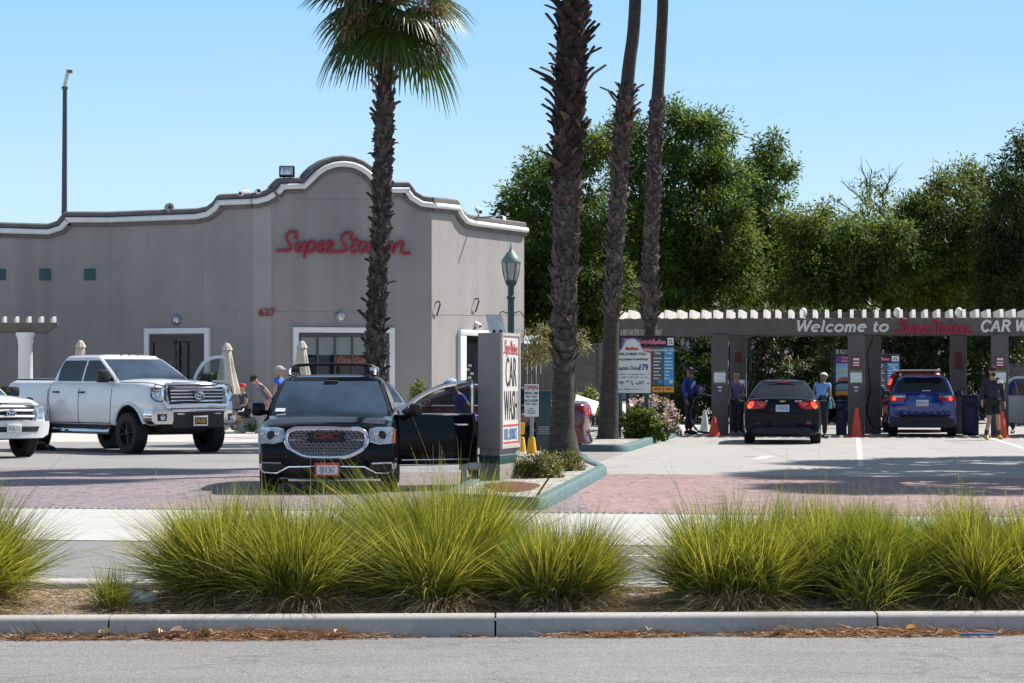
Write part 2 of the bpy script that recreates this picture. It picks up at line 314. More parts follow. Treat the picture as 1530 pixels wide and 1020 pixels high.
M = {
 'street': asphalt('street_asphalt', (0.135, 0.134, 0.131), (0.285, 0.283, 0.276), 0.15),
 'road2': asphalt('far_road_asphalt', (0.15, 0.15, 0.152), (0.28, 0.28, 0.28), 0.14),
 'lot_l': asphalt('lot_asphalt', (0.19, 0.186, 0.182), (0.36, 0.352, 0.345), 0.2),
 'lot_r': concrete('lot_concrete', (0.345, 0.33, 0.31), 0.14, (5.2, 6.0)),
 'bright': concrete('pale_concrete', (0.48, 0.46, 0.43), 0.1),
 'walk': concrete('sidewalk_concrete', (0.45, 0.44, 0.42), 0.12, (3.2, 2.7)),
 'kerb': concrete('kerb_concrete', (0.40, 0.385, 0.365), 0.3),
 'pav_l': pavers('grey_pavers', (0.255, 0.20, 0.213), (0.205, 0.16, 0.175), (0.16, 0.15, 0.155)),
 'pav_r': pavers('pink_pavers', (0.325, 0.205, 0.195), (0.25, 0.155, 0.15), (0.22, 0.17, 0.165)),
 'soil': ground_mat('median_soil', [(0.18, 0.11, 0.075), (0.34, 0.23, 0.16), (0.44, 0.32, 0.24), (0.10, 0.07, 0.05)], 45),
 'earth': ground_mat('far_earth', [(0.16, 0.14, 0.11), (0.2, 0.17, 0.13)], 3),
 'gravel': ground_mat('pale_gravel', [(0.5, 0.47, 0.43), (0.35, 0.32, 0.28), (0.6, 0.57, 0.52), (0.2, 0.18, 0.16)], 22),
 'mulch': ground_mat('red_mulch', [(0.2, 0.06, 0.035), (0.3, 0.1, 0.06), (0.12, 0.04, 0.03)], 40),
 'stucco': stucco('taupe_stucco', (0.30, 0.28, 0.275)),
 'stucco_l': stucco('pale_lit_stucco', (0.34, 0.32, 0.312)),
 'cap': plain('dark_taupe_shade', (0.13, 0.12, 0.115), 0.85, var=0.2, scale=3),
 'white': plain('white_trim', (0.72, 0.72, 0.72), 0.55, var=0.06, scale=3),
 'signw': plain('white_sign', (0.78, 0.78, 0.77), 0.4, var=0.04, scale=3),
 'offw': plain('weathered_white_wood', (0.60, 0.58, 0.54), 0.7, var=0.25, scale=5),
 'taupe': plain('taupe_paint', (0.11, 0.1, 0.098), 0.7, var=0.14, scale=2.5),
 'teal': plain('teal_paint', (0.018, 0.075, 0.08), 0.55, var=0.2, scale=5),
 'tealw': plain('worn_teal_paint', (0.075, 0.145, 0.15), 0.7, var=0.35, scale=7, bmp=0.3),
 'green': plain('green_post_paint', (0.014, 0.065, 0.062), 0.4, var=0.15),
 'red': plain('red_lettering', (0.31, 0.016, 0.042), 0.45, var=0.1),
 'redl': plain('bright_red_print', (0.55, 0.05, 0.05), 0.5, var=0.08),
 'pink': plain('pink_print', (0.75, 0.2, 0.28), 0.5, var=0.08),
 'black': plain('black_plastic', (0.012, 0.012, 0.013), 0.5, var=0.3),
 'ink': plain('black_ink', (0.02, 0.02, 0.025), 0.5, var=0.2),
 'blueink': plain('blue_print', (0.05, 0.13, 0.4), 0.5, var=0.15),
 'rubber': plain('tyre_rubber', (0.016, 0.016, 0.017), 0.8, var=0.25, scale=12),
 'chrome': plain('chrome', (0.75, 0.76, 0.78), 0.08, 1.0, var=0.05),
 'alu': plain('aluminium', (0.5, 0.5, 0.52), 0.3, 1.0, var=0.08),
 'steel': plain('grey_steel', (0.3, 0.31, 0.32), 0.4, 0.8, var=0.15),
 'glass': glassy('dark_glass'), 'shield': glassy('sky_blue_windscreen', (0.036, 0.060, 0.095)),  # windscreen base colour carries a blue sky reflection
 'clear': glassy('clear_door_glass', (0.02, 0.03, 0.03), 0.42), 'lens': plain('headlamp_lens', (0.5, 0.52, 0.55), 0.1, 0.75, var=0.45, scale=9),
 'dim': plain('dark_interior', (0.02, 0.02, 0.022), 0.8, var=0.4, scale=4),
 'amber': plain('amber_lens', (0.42, 0.13, 0.03), 0.2, var=0.1), 'taill': plain('red_lens', (0.42, 0.012, 0.015), 0.12, var=0.15),
 'lit': emis('lit_brake_lamp', (1.0, 0.09, 0.03), 1.0), 'lito': emis('lit_orange_lamp', (1.0, 0.25, 0.05), 0.9),
 'yellow': plain('yellow_plastic', (0.8, 0.42, 0.01), 0.45, var=0.1), 'orange': plain('orange_cone_plastic', (0.75, 0.07, 0.025), 0.5, var=0.12),
 'navy': plain('navy_plastic', (0.01, 0.022, 0.09), 0.45, var=0.25), 'conew': plain('grubby_white_plastic', (0.6, 0.6, 0.58), 0.6, var=0.15),
 'grey': plain('grey_paint', (0.2, 0.2, 0.2), 0.6), 'stone': plain('cast_stone', (0.42, 0.4, 0.36), 0.9, var=0.2, bmp=0.5),
 'canvas': plain('beige_canvas', (0.5, 0.44, 0.38), 0.9, var=0.12, scale=4), 'fencem': plain('grey_fence_boards', (0.10, 0.093, 0.085), 0.8, var=0.25),
 'blind': plain('window_blind', (0.2, 0.235, 0.235), 0.7, var=0.15, scale=2), 'skyb': plain('blue_panel', (0.05, 0.3, 0.62), 0.5, var=0.06),
 'slate': plain('slate_panel', (0.09, 0.1, 0.12), 0.5, var=0.08), 'purple': plain('purple_panel', (0.12, 0.05, 0.2), 0.5, var=0.2), 'gold': plain('yellow_panel', (0.75, 0.38, 0.03), 0.5, var=0.1),
 'navyp': plain('dark_blue_panel', (0.015, 0.02, 0.05), 0.4, var=0.2), 'bush': None,
}
# text as flat mesh
def text_mb(txt, size, origin, right, up, mats, name, parent, depth=0.004, bold=0.0, shear=0.0, squash=1.0, align='CENTER', space=1.0):
    cu = bpy.data.curves.new(name, 'FONT'); cu.body = txt; cu.size = size; cu.extrude = depth; cu.offset = bold; cu.shear = shear; cu.align_x = align; cu.align_y = 'CENTER'; cu.space_character = space; cu.resolution_u = 3
    o = bpy.data.objects.new(name, cu); COL.objects.link(o)
    dg = C.evaluated_depsgraph_get(); me = bpy.data.meshes.new_from_object(o.evaluated_get(dg))
    bpy.data.objects.remove(o); bpy.data.curves.remove(cu)
    r = Vector(right).normalized(); u = Vector(up).normalized(); n = r.cross(u); og = Vector(origin)
    for v in me.vertices: v.co = og + r * (v.co.x * squash) + u * v.co.y + n * v.co.z
    me.materials.clear(); me.materials.append(mats); me.name = name
    return link(name, me, parent, False)
SCRIPT = [
 [(50,278),(110,278),(175,278),(205,265),(210,240),(190,200),(165,165),(158,130),(170,105),(200,85),(240,78),(268,90),(270,115),(258,155)],
 [(298,180),(268,230),(262,270),(278,288),(310,270),(345,200)],[(365,180),(345,235),(335,275),(350,290)],
 [(425,165),(385,260),(345,355)],[(400,205),(440,188),(472,200),(475,230),(450,275),(415,290),(385,280)],
 [(508,252),(545,235),(570,200),(550,185),(518,205),(502,250),(508,288),(540,293),(575,262)],
 [(598,215),(622,175),(655,192),(650,220),(620,255),(590,288),(640,290),(700,290),(770,290),(795,270),(795,245),(775,210),(750,170),(748,130),(780,100),(825,88),(858,100),(860,130),(842,168)],
 [(905,150),(870,225),(852,275),(866,298),(905,285)],[(862,186),(945,184)],
 [(1020,200),(975,195),(942,235),(935,280),(965,295),(1005,260),(1038,195)],[(1040,192),(1018,265),(1032,298),(1062,282)],
 [(1122,150),(1090,235),(1077,280),(1092,300),(1124,288)],[(1082,188),(1152,186)],[(1170,200),(1143,275),(1153,298),(1182,286)],[(1182,150),(1186,146)],
 [(1240,200),(1207,220),(1195,265),(1215,298),(1250,285),(1277,240),(1268,207),(1240,200)],
 [(1325,195),(1308,250),(1290,308)],[(1308,250),(1358,198),(1393,190),(1402,212),(1387,260),(1382,292),(1402,312),(1475,305)]]
def script_sign(name, mat, parent, fn, nrm, wd, th, strokes=SCRIPT, n=4):   # fn maps sign px -> place
    mb = MB()
    for st in strokes:
        P = crv([fn(x, y) for x, y in st], n); mb.tube(P, wd, 8, flat=(nrm, th))
    return mb.build(name, mat, parent)
# ================================================================== SETTING
def sheet(name, poly, z, mat, kind='structure'):
    mb = MB(); mb.add([Vector((p[0], p[1], z)) for p in poly], [tuple(range(len(poly)))]); o = mb.build(name, mat, smooth=False); o["kind"] = kind; return o
def ln(a, m): return lambda x: a + m * x
L1 = ln(17.09, 0.05); L1b = ln(17.33, 0.05); L2 = ln(19.58, -0.08); L2b = ln(19.95, -0.08); L3 = ln(26.33, -0.15); L4 = ln(32.3, -0.18); L5 = ln(45.4, -0.30)
XL, XR = -40.0, 40.0
def band(f0, f1, x0=XL, x1=XR): return [(x0, f0(x0)), (x1, f0(x1)), (x1, f1(x1)), (x0, f1(x0))]
sheet('ground', [(-3000, -400), (3000, -400), (3000, 4500), (-3000, 4500)], -0.06, M['earth'])
sheet('street', [(XL, -60), (XR, -60), (XR, L1(XR) + .1), (XL, L1(XL) + .1)], 0, M['street'])
sheet('road', band(ln(19.7, -0.08), L3), 0, M['road2'])
sheet('gutter', band(L3, ln(26.75, -0.15)), 0, M['bright'])
sheet('gutter_line', band(ln(26.26, -0.15), L3), 0.004, M['dim'])
sheet('sidewalk', band(ln(26.75, -0.15), L4), 0, M['walk'])
for f0, f1, x0, x1 in ((24.75, 24.87, 0.2, XR),): sheet('road_line', band(ln(f0, -0.15), ln(f1, -0.15), x0, x1), 0.004, M['white'])
sheet('drain_channel', band(L4, ln(32.62, -0.18)), 0, M['lot_l'])
mb = MB()
for i in range(230):                     # drain grate with its bars
    x = -9 + i * 0.085; y = L4(x) + 0.05; mb.add([(x, y, .006), (x + .05, y - .009, .006), (x + .05, y + .10, .006), (x, y + .11, .006)], [(0, 1, 2, 3)])
mb.build('drain_grate', M['dim'], smooth=False)["kind"] = 'structure'
L4b = ln(32.62, -0.18)
def SP(y): return 0.9 + 0.118 * (y - 45)
sheet('paver_drive', [(XL, L4b(XL)), (0.9, L4b(0.9)), (0.9, L5(0.9)), (XL, L5(XL))], 0, M['pav_l'])
sheet('paver_drive', [(0.9, L4b(0.9)), (XR, L4b(XR)), (XR, L5(XR)), (0.9, L5(0.9))], 0, M['pav_r'])
sheet('parking_lot', [(XL, L5(XL)), (0.9, L5(0.9)), (SP(66.), 66.), (XL, 66.)], 0, M['lot_l'])
sheet('patio', [(XL, 66.), (SP(66.), 66.), (SP(150), 150), (XL, 150)], 0, M['bright'])
sheet('wash_lot', [(0.9, L5(0.9)), (XR, L5(XR)), (XR, 150), (SP(150), 150), (SP(66.), 66.)], 0, M['lot_r'])
def stripe(a, b, w): 
    a, b = Vector(a), Vector(b); d = (b - a).normalized(); n = Vector((d.y, -d.x, 0)) * w / 2; return [a - n, a + n, b + n, b - n]
sheet('lane_line', stripe(G(1282, 651), G(1286, 697), .11), 0.004, plain('worn_road_paint', (.52, .51, .49), .8, var=.2))
sheet('lane_line', stripe(GX(1478, 70), GX(1530, 60), .12), 0.004, M['white'])
sheet('lane_mark', stripe(GX(1130, 54), GX(1131, 57), .5), 0.004, M['lot_r'])
for a, b in ((G(1130, 687), G(1150, 681)), (G(1418, 685), G(1436, 682))): sheet('lane_mark', stripe(a, b, .3), 0.0045, M['bright'])
# median soil with a slight mound
rows = []
for i in range(8):
    t = i / 7; rows.append([Vector((x, L1b(x) - .02 + (L2(x) - L1b(x) + .03) * t, 0.075 + 0.06 * math.sin(math.pi * t) + 0.02 * math.sin(x * 3.1 + i) * math.sin(x * 7.3))) for x in np.linspace(-15, 15, 160)])
mb = MB(); mb.grid(rows); o = mb.build('median_soil', M['soil']); o["kind"] = 'structure'
def kerb_run(f0, f1, xs, h, gap, mat, r=0.03):
    for a, b in zip(xs[:-1], xs[1:]):
        mb = MB(); n = max(2, int((b - a) / 0.4)); rows = []
        for i in range(n + 1):
            x = a + gap + (b - a - 2 * gap) * i / n; j = 0.004 * math.sin(x * 5.3)
            y0, y1 = f0(x) + j, f1(x)
            rows.append([Vector((x, y0, -.02)), Vector((x, y0 + .012, h - r)), Vector((x, y0 + .02, h - r * .4)), Vector((x, y0 + r + .012, h)), Vector((x, (y0 + y1) / 2, h + .003)), Vector((x, y1 - r, h)), Vector((x, y1, h - r)), Vector((x, y1, -.02))])
        mb.grid(rows); mb.f.append(tuple(range(8))); mb.f.append(tuple(reversed(range(len(mb.v) - 8, len(mb.v))))); mb.m += [0, 0]
        o = mb.build('kerb', mat, angle=50); o["kind"] = 'structure'
kx = [(-1100 - CX) / FOC * 17, (-420 - CX) / FOC * 17, (163 - CX) / FOC * 17, (740 - CX) / FOC * 17, (1318 - CX) / FOC * 17, (1900 - CX) / FOC * 17, (2500 - CX) / FOC * 17]
kerb_run(L1, L1b, kx, 0.128, 0.006, M['kerb'])
kerb_run(L2, L2b, [-14, -8.2, -5.3, -2.4, 0.5, 3.4, 6.3, 12], 0.13, 0.005, M['kerb'])
def island(pts, h, wd, fill, closed=True):
    P = [Vector((p[0], p[1], 0)) for p in pts]; n = len(P)
    c = sum(P, Vector()) / n; mb = MB(); rows = []
    D = []
    for i in range(n):
        d1 = (P[i] - P[i - 1]).normalized(); d2 = (P[(i + 1) % n] - P[i]).normalized(); t = (d1 + d2).normalized(); nn = Vector((t.y, -t.x, 0))
        if nn.dot(c - P[i]) < 0: nn = -nn
        k = max(0.5, nn.dot(Vector((d1.y, -d1.x, 0)) if Vector((d1.y, -d1.x, 0)).dot(c - P[i]) > 0 else -Vector((d1.y, -d1.x, 0)))); D.append(nn / k)
    for p, d in zip(P, D): rows.append([p + Vector((0, 0, -.02)), p + d * .015 + Vector((0, 0, h - .03)), p + d * .045 + Vector((0, 0, h)), p + d * (wd - .02) + Vector((0, 0, h)), p + d * wd + Vector((0, 0, h - .02)), p + d * wd + Vector((0, 0, -.02))])
    rows.append(rows[0]); mb.grid(rows); o = mb.build('kerb', M['tealw'], angle=40); o["kind"] = 'structure'
    f = sheet('gravel_bed', [p + d * (wd - .01) for p, d in zip(P, D)], h - .035, fill); f["kind"] = 'stuff'; return P
def rounded(pts, r=0.5, n=4):
    out = []; P = [Vector((p[0], p[1], 0)) for p in pts]
    for i in range(len(P)):
        a = P[i - 1] - P[i]; b = P[(i + 1) % len(P)] - P[i]; q = min(r, a.length * .4, b.length * .4); p0 = P[i] + a.normalized() * q; p1 = P[i] + b.normalized() * q
        for k in range(n + 1):
            t = k / n; out.append(p0 * (1 - t) ** 2 + P[i] * 2 * t * (1 - t) + p1 * t * t)
    return out
I1 = rounded([GX(655, 34.2), GX(814, 32.7), GX(909, 44.6), GX(888, 47.2), GX(862, 55.5), GX(770, 55.5), GX(738, 44)], .5)
island(I1, 0.15, .17, M['gravel'])
I2 = rounded([GX(838, 57.6), GX(940, 57.4), GX(976, 64.0), GX(1021, 73), GX(1012, 77), GX(860, 79)], .8)
island(I2, 0.15, .17, M['gravel'])
mb = MB(); cpt = GX(765, 36.9); mb.add([cpt + Vector((math.cos(a) * .36 * (1 + .15 * math.sin(3 * a)), math.sin(a) * 1.7, .119)) for a in np.linspace(0, 6.28, 24, endpoint=False)], [tuple(range(24))])
o = mb.build('mulch', M['mulch'], smooth=False); o["kind"] = 'stuff'
# ================================================================== BUILDING
bld = empty('car_wash_building', (0, 0, 0), 0, 'taupe stucco building with a curved mission parapet, red script sign and number 627', 'building')
PL = {'A': GX(-80, 82), 'B': GX(165, 82), 'C1': GX(378, 79.3), 'C2': GX(405, 79.25), 'D': GX(645, 81), 'E': GX(783, 87.3)}
PL = {k: Vector((v.x, v.y, 0)) for k, v in PL.items()}
def onwall(a, b, px, py=None, out=0.0):
    p0, p1 = PL[a], PL[b]; d = p1 - p0; k = (px - CX) / FOC; t = (k * p0.y - p0.x) / (d.x - k * d.y)
    p = p0 + d * t; n = Vector((d.y, -d.x, 0)).normalized(); z = EYE + (HZ - py) / FOC * p.y if py is not None else 0
    return Vector((p.x, p.y, z)) + n * out
def wn(a, b): d = PL[b] - PL[a]; return Vector((d.y, -d.x, 0)).normalized()
def wd_(a, b): return (PL[b] - PL[a]).normalized()
prof = {('A', 'B'): [(-80, 334), (0, 333), (72, 335), (85, 331), (93, 322), (98, 317), (165, 317)],
        ('B', 'C1'): [(165, 317), (240, 314), (295, 312), (310, 309), (319, 302), (325, 293), (330, 291), (378, 289)],
        ('C1', 'C2'): [(378, 289), (384, 288.5), (396, 285.5), (405, 280)],
        ('C2', 'D'): [(405, 280), (412, 272), (417, 267), (451, 266.5), (456, 259), (466, 249), (480, 240), (496, 234.5), (512, 233), (528, 235), (543, 241), (556, 250), (567, 262), (574, 271), (580, 272.5), (610, 272.5), (614, 277), (621, 287), (632, 293.5), (645, 295)],
        ('D', 'E'): [(645, 295), (660, 296.5), (681, 299), (684, 303), (688, 312), (694, 319), (703, 322), (783, 333)]}
first = True
for (a, b), pf in prof.items():
    n = wn(a, b); top = [onwall(a, b, x, y) for x, y in pf]
    mb = MB(); poly = [Vector((PL[a].x, PL[a].y, -.05))] + [Vector((PL[b].x, PL[b].y, -.05))] + list(reversed(top))
    # thin wall slab, subdivided by triangulation
    th = -n * 0.3; mb.prism(poly, th)
    mb.build('wall', M['stucco_l'] if (a, b) in (('C1', 'C2'), ('D', 'E')) else M['stucco'], bld, False)  # paler copy puts sunlight and sky light on these walls into the colour
    def sweep(off_out, dz, hw, hh, name, mat):
        mb = MB(); rows = []
        for i, p in enumerate(top):
            t = (top[min(i + 1, len(top) - 1)] - top[max(0, i - 1)]).normalized(); u = t.cross(n); u = u if u.z > 0 else -u
            u.normalize(); c = p + u * dz + n * off_out
            rows.append([c - n * hw - u * hh, c + n * hw * .7 - u * hh, c + n * hw - u * hh * .5, c + n * hw + u * hh * .5, c + n * hw * .7 + u * hh, c - n * hw + u * hh])
        mb.grid(rows, True); mb.f += [(5, 4, 3, 2, 1, 0), tuple(len(mb.v) - 6 + k for k in range(6))]; mb.m += [0, 0]
        mb.build(name, mat, bld, angle=50)
    sweep(-0.12, -0.06, 0.20, 0.085, 'parapet_cap', M['cap'])  # cap darker than the wall, its shaded slope put into the colour
    sweep(0.06, -0.225, 0.11, 0.075, 'parapet_moulding', M['white'])
    sweep(0.03, -0.36, 0.06, 0.06, 'moulding_shadow', M['cap'])  # dark strip painted in as the shadow under the moulding
# plaster joints: thin grooves run along the wall at the old formwork lines
for (a, b, x0, x1, py) in (('B', 'C1', 170, 374, 466), ('C2', 'D', 410, 640, 466), ('D', 'E', 648, 780, 470), ('C2', 'D', 440, 600, 298), ('A', 'B', 2, 160, 466)):
    mb = MB(); mb.tube([onwall(a, b, x0 + (x1 - x0) * t, py - .6 * math.sin(t * 9), .002) for t in np.linspace(0, 1, 9)], .009, 5); mb.build('plaster_joint', M['stucco'], bld)
for (a, b, px) in (('B', 'C1', 167), ('B', 'C1', 302), ('C2', 'D', 408)):
    mb = MB(); p = onwall(a, b, px, 330, .002); mb.tube([p, Vector((p.x, p.y, .3))], .008, 5); mb.build('plaster_joint', M['stucco'], bld)
# hidden sides and roof
mb = MB(); A, E = PL['A'], PL['E']; bk = Vector((A.x, 100, 0)); be = Vector((E.x + .03, 100, 0))
mb.prism([E + Vector((0, 0, -.05)), be + Vector((0, 0, -.05)), be + Vector((0, 0, 5.6)), E + Vector((0, 0, 5.6))], Vector((-.3, .05, 0)))
mb.prism([be + Vector((-.35, 0, -.05)), bk + Vector((0.35, 0, -.05)), bk + Vector((0.35, 0, 5.6)), be + Vector((-.35, 0, 5.6))], Vector((0, -.3, 0)))
mb.prism([bk + Vector((0, -.02, -.05)), A + Vector((0, .35, -.05)), A + Vector((0, .35, 5.6)), bk + Vector((0, -.02, 5.6))], Vector((.3, 0, 0)))
mb.build('wall', M['stucco'], bld, False)
mb = MB(); rf = [PL['A'], PL['B'], PL['C1'], PL['D'], PL['E'], be, bk]; mb.add([Vector((p.x * 0.985, p.y + .35 if p.y < 95 else p.y - .3, 5.1)) for p in rf], [tuple(range(7))]); mb.build('roof', M['grey'], bld, False)
# teal square tiles
for px in (0, 67.5, 134):
    mb = MB(); c = onwall('A', 'B', px, 410, .012); n = wn('A', 'B'); mb.box((0, 0, 0), (.33, .05, .33), Matrix.Translation(c), .008); mb.build('wall_tile', M['teal'], bld)
# windows and doors
def opening(a, b, x0, x1, y0, fx, fy, name, zb, build):
    n = wn(a, b); d = wd_(a, b); e = Vector((0, 0, 1))
    p0 = onwall(a, b, x0, y0); p1 = onwall(a, b, x1, y0); zt = (p0.z + p1.z) / 2; q0 = Vector((p0.x, p0.y, 0)); L = (Vector((p1.x, p1.y, 0)) - q0).length
    Mx = Matrix((( d.x, n.x, 0, q0.x), (d.y, n.y, 0, q0.y), (0, 0, 1, 0), (0, 0, 0, 1)))   # local: x along wall, y outward, z up
    f = MB(); f.box((fx / 2, .04, (zt + zb) / 2), (fx, .12, zt - zb), Mx, .01); f.box((L - fx / 2, .04, (zt + zb) / 2), (fx, .12, zt - zb), Mx, .01); f.box((L / 2, .045, zt - fy / 2), (L - .004, .13, fy), Mx, .01)
    w = f.build(name, M['white'], bld); build(Mx, L, zt, w); return w
def door1(Mx, L, zt, w):
    mb = MB(); mb.box((L / 2, .005, zt / 2 - .1), (L - .36, .02, zt - .36), Mx); mb.build('door_glass', M['glass'], w)
    mb = MB(); zz = zt - .2; 
    mb.box((L / 2, .03, zz - .09), (L - .38, .07, .16), Mx)
    for x, wd in ((.25, .1), (L * .52, .07), (L * .62, .2), (L - .24, .1)): mb.box((x, .03, zz / 2 - .1), (wd, .06, zz - .2), Mx)
    mb.box((L * .36, .025, zz * .62), (L * .35, .02, .02), Mx)
    mb.build('door_frame', plain('bronze_frame', (.05, .045, .042), .5), w)
    mb = MB()
    for i in range(16):
        mb.ball(Mx @ Vector((.42 + rnd.random() * .55, .018, zz - .75 - rnd.random() * .7)), .045, 4, (1, .15, 1))
    mb.cur = 1
    for i in range(8): mb.ball(Mx @ Vector((.42 + rnd.random() * .55, .022, zz - .75 - rnd.random() * .7)), .03, 4, (1, .15, 1))
    mb.build('window_display', [plain('dim_goods', (.16, .18, .16), .6), plain('dim_red_goods', (.22, .07, .07), .6)], w)
opening('B', 'C1', 218, 315, 490, .17, .16, 'doorway', 0, door1)
def win2(Mx, L, zt, w):
    zz = zt - .17; x0, x1 = .18, L - .2
    mb = MB(); mb.box((L / 2, .004, zz / 2 + .1), (x1 - x0, .02, zz - .2), Mx); mb.build('pane', M['glass'], w)
    mb = MB(); mb.box(((x0 + x1) / 2, .012, zz - .36), (x1 - x0 - .06, .02, .5), Mx); mb.build('blind', M['blind'], w)
    mb = MB(); n = 5; mb.box((L / 2, .03, zz - .05), (x1 - x0, .07, .1), Mx); mb.box((L / 2, .03, .6), (x1 - x0, .07, .1), Mx)
    for i in range(n + 1): mb.box((x0 + .03 + (x1 - x0 - .06) * i / n, .03, zz / 2 + .2), (.055, .055, zz - .6), Mx)
    mb.build('window_frame', plain('dark_mullion', (.06, .06, .06), .5), w)
    mb = MB(); mb.box((L * .24, .016, zz - .8), (.7, .012, .25), Mx); mb.build('window_poster', plain('dim_blue_poster', (.006, .012, .045), .4), w)
    mb = MB(); mb.box((L * .555, .018, zz - .79), (.82, .014, .3), Mx); p = mb.build('window_sign', plain('dim_red_sign', (.13, .022, .012), .4), w)
    d = Mx.to_3x3() @ Vector((1, 0, 0)); text_mb('Coca-Cola', .2, Mx @ Vector((L * .57, .03, zz - .77)), d, (0, 0, 1), plain('cream_script', (.26, .16, .13), .5), 'lettering', p, .003, .004, .3)
opening('C2', 'D', 437, 588.5, 489, .16, .15, 'window', .35, win2)
def door3(Mx, L, zt, w):
    mb = MB(); mb.box((L / 2, .006, zt / 2), (L - .3, .02, zt - .3), Mx); mb.build('door_glass', M['glass'], w)
    mb = MB()
    for x in (.28, L - .3): mb.box((x, .02, zt / 2 - .1), (.12, .06, zt - .3), Mx)
    mb.build('door_frame', plain('bronze_frame', (.05, .045, .042), .5), w)
    mb = MB()
    for i in range(8): mb.box((.6 + .5 * rnd.random(), .018, 1.0 + i * .12), (.25, .01, .07), Mx)
    mb.build('window_display', plain('dim_goods', (.2, .21, .2), .6), w)
opening('D', 'E', 684, 730, 493, .42, .17, 'doorway', 0, door3)
# lettering
n = wn('C2', 'D')
script_sign('sign_lettering', M['red'], bld, lambda x, y: onwall('C2', 'D', 405 + x / 7.116, 335 + y / 7.116, .07), n, .045, .035)
p = onwall('B', 'C1', 388, 467, .05); q = onwall('C1', 'C2', 399, 467, .04)
text_mb('627', .30, q, wd_('C1', 'C2'), (0, 0, 1), M['red'], 'number_lettering', bld, .02, .003, 0, 1.12)
# wall lamps
for (a, b, px, py) in (('B', 'C1', 264.5, 478), ('C2', 'D', 508.5, 472.5)):
    c = onwall(a, b, px, py); nn = wn(a, b); Mx = Matrix.Translation(c) @ nn.to_track_quat('Z', 'Y').to_matrix().to_4x4()
    l = empty('wall_lamp'); l.parent = bld
    mb = MB(); mb.lathe([(.16, 0), (.16, .05), (.13, .07), (.125, .055)], 20, Mx); mb.build('lamp_ring', M['steel'], l)
    mb = MB(); mb.lathe([(.125, .05), (.11, .085), (.06, .11), (0.01, .12)], 20, Mx); mb.build('lamp_lens', M['lens'], l)
# floodlight on the parapet
c = onwall('C2', 'D', 429.5, 256, -.05); fl = empty('floodlight'); fl.parent = bld
mb = MB(); Mx = Matrix.Translation(c) @ Matrix.Rotation(R(-8), 4, 'X'); mb.box((0, 0, 0), (.44, .16, .32), Mx, .03); mb.build('lamp_housing', M['black'], fl)
mb = MB(); mb.box((0, -.085, .01), (.35, .02, .23), Mx, .008); mb.build('lamp_lens', M['lens'], fl)
mb = MB()
for x in (-.08, .08): mb.tube([c + Vector((x, .02, -.15)), c + Vector((x, .02, -.26))], .018)
mb.build('bracket', M['black'], fl)
# parapet gadgets: cameras and small speakers
def camera_box(a, b, px, py, dirv, cyl=False):
    c = onwall(a, b, px, py, 0); k = empty('security_camera'); k.parent = bld; d = Vector(dirv).normalized()
    mb = MB()
    if cyl: mb.tube([c - d * .14, c + d * .14], [.10, .13], 14)
    else: mb.box((0, 0, 0), (.13, .34, .14), Matrix.Translation(c) @ d.to_track_quat('Y', 'Z').to_matrix().to_4x4(), .02)
    mb.build('camera_housing', M['stone'] if cyl else M['white'], k)
    mb = MB(); mb.tube([c + d * .17, c + d * .175], .05, 10); mb.build('camera_lens', M['black'], k)
    mb = MB(); mb.tube([c + Vector((0, 0, -.05)), c + Vector((0, .03, -.3))], .025, 6); mb.build('bracket', M['steel'], k)
camera_box('B', 'C1', 252, 309.5, (.35, -1, -.05), True)
camera_box('B', 'C1', 365, 288, (-.8, -1, -.2)); camera_box('C1', 'C2', 385, 287, (.3, -1, .2))
camera_box('D', 'E', 715, 314, (.4, -1, -.4)); camera_box('D', 'E', 751, 326, (-.3, -1, .1)); camera_box('D', 'E', 711, 484, (.9, -.6, -.5))
# bracket hooks with wires
for px, py in ((651, 452), (709, 447)):
    c = onwall('D', 'E', px, py); nn = wn('D', 'E'); mb = MB(); mb.tube([c, c + nn * .12 + Vector((0, 0, .04)), c + nn * .14 + Vector((0, 0, -.06)), c + nn * .03 + Vector((0, 0, -.38))], .022, 6); mb.build('wall_bracket', M['black'], bld)
c = onwall('D', 'E', 706, 327); nn = wn('D', 'E'); mb = MB(); mb.tube([c - nn * .1, c + nn * .62 + Vector((0, 0, .05))], .035, 6); mb.build('wall_bracket', M['steel'], bld)
# ================================================================== PERGOLAS
AU = Vector((.993, -.118, 0)); AV = Vector((.118, .993, 0)); O0 = Vector(((1250 - CX) / FOC * 72.5, 72.5, 0)); LANE = math.atan2(.118, .993)
def LL(a, b, z=0): return O0 + AU * a + AV * b + Vector((0, 0, z))
LM = Matrix(((AU.x, AV.x, 0, O0.x), (AU.y, AV.y, 0, O0.y), (0, 0, 1, 0), (0, 0, 0, 1)))
def rafter_mb(L, h, w, cut):            # along local y from 0, bottom z 0; the near end is cut on a slope
    mb = MB(); mb.prism([(-w / 2, 0, 0), (-w / 2, L, 0), (-w / 2, L, h), (-w / 2, cut, h)], (w, 0, 0)); return mb
per = empty('vacuum_canopy', (0, 0, 0), 0, 'long taupe canopy with white slatted top reading Welcome to and CAR W on its beam', 'canopy')
mb = MB(); mb.box((2.9, 0, 2.81), (17.2, .22, .42), LM, .01); beam = mb.build('beam', M['taupe'], per)
mb = MB(); mb.box((2.9, 2.5, 2.81), (17.2, .22, .42), LM, .01); mb.build('beam', M['taupe'], per)
mb = MB(); mb.box((2.9, 1.25, 2.98), (17.2, .12, .16), LM, .01); mb.build('beam', M['taupe'], per)
raf = None
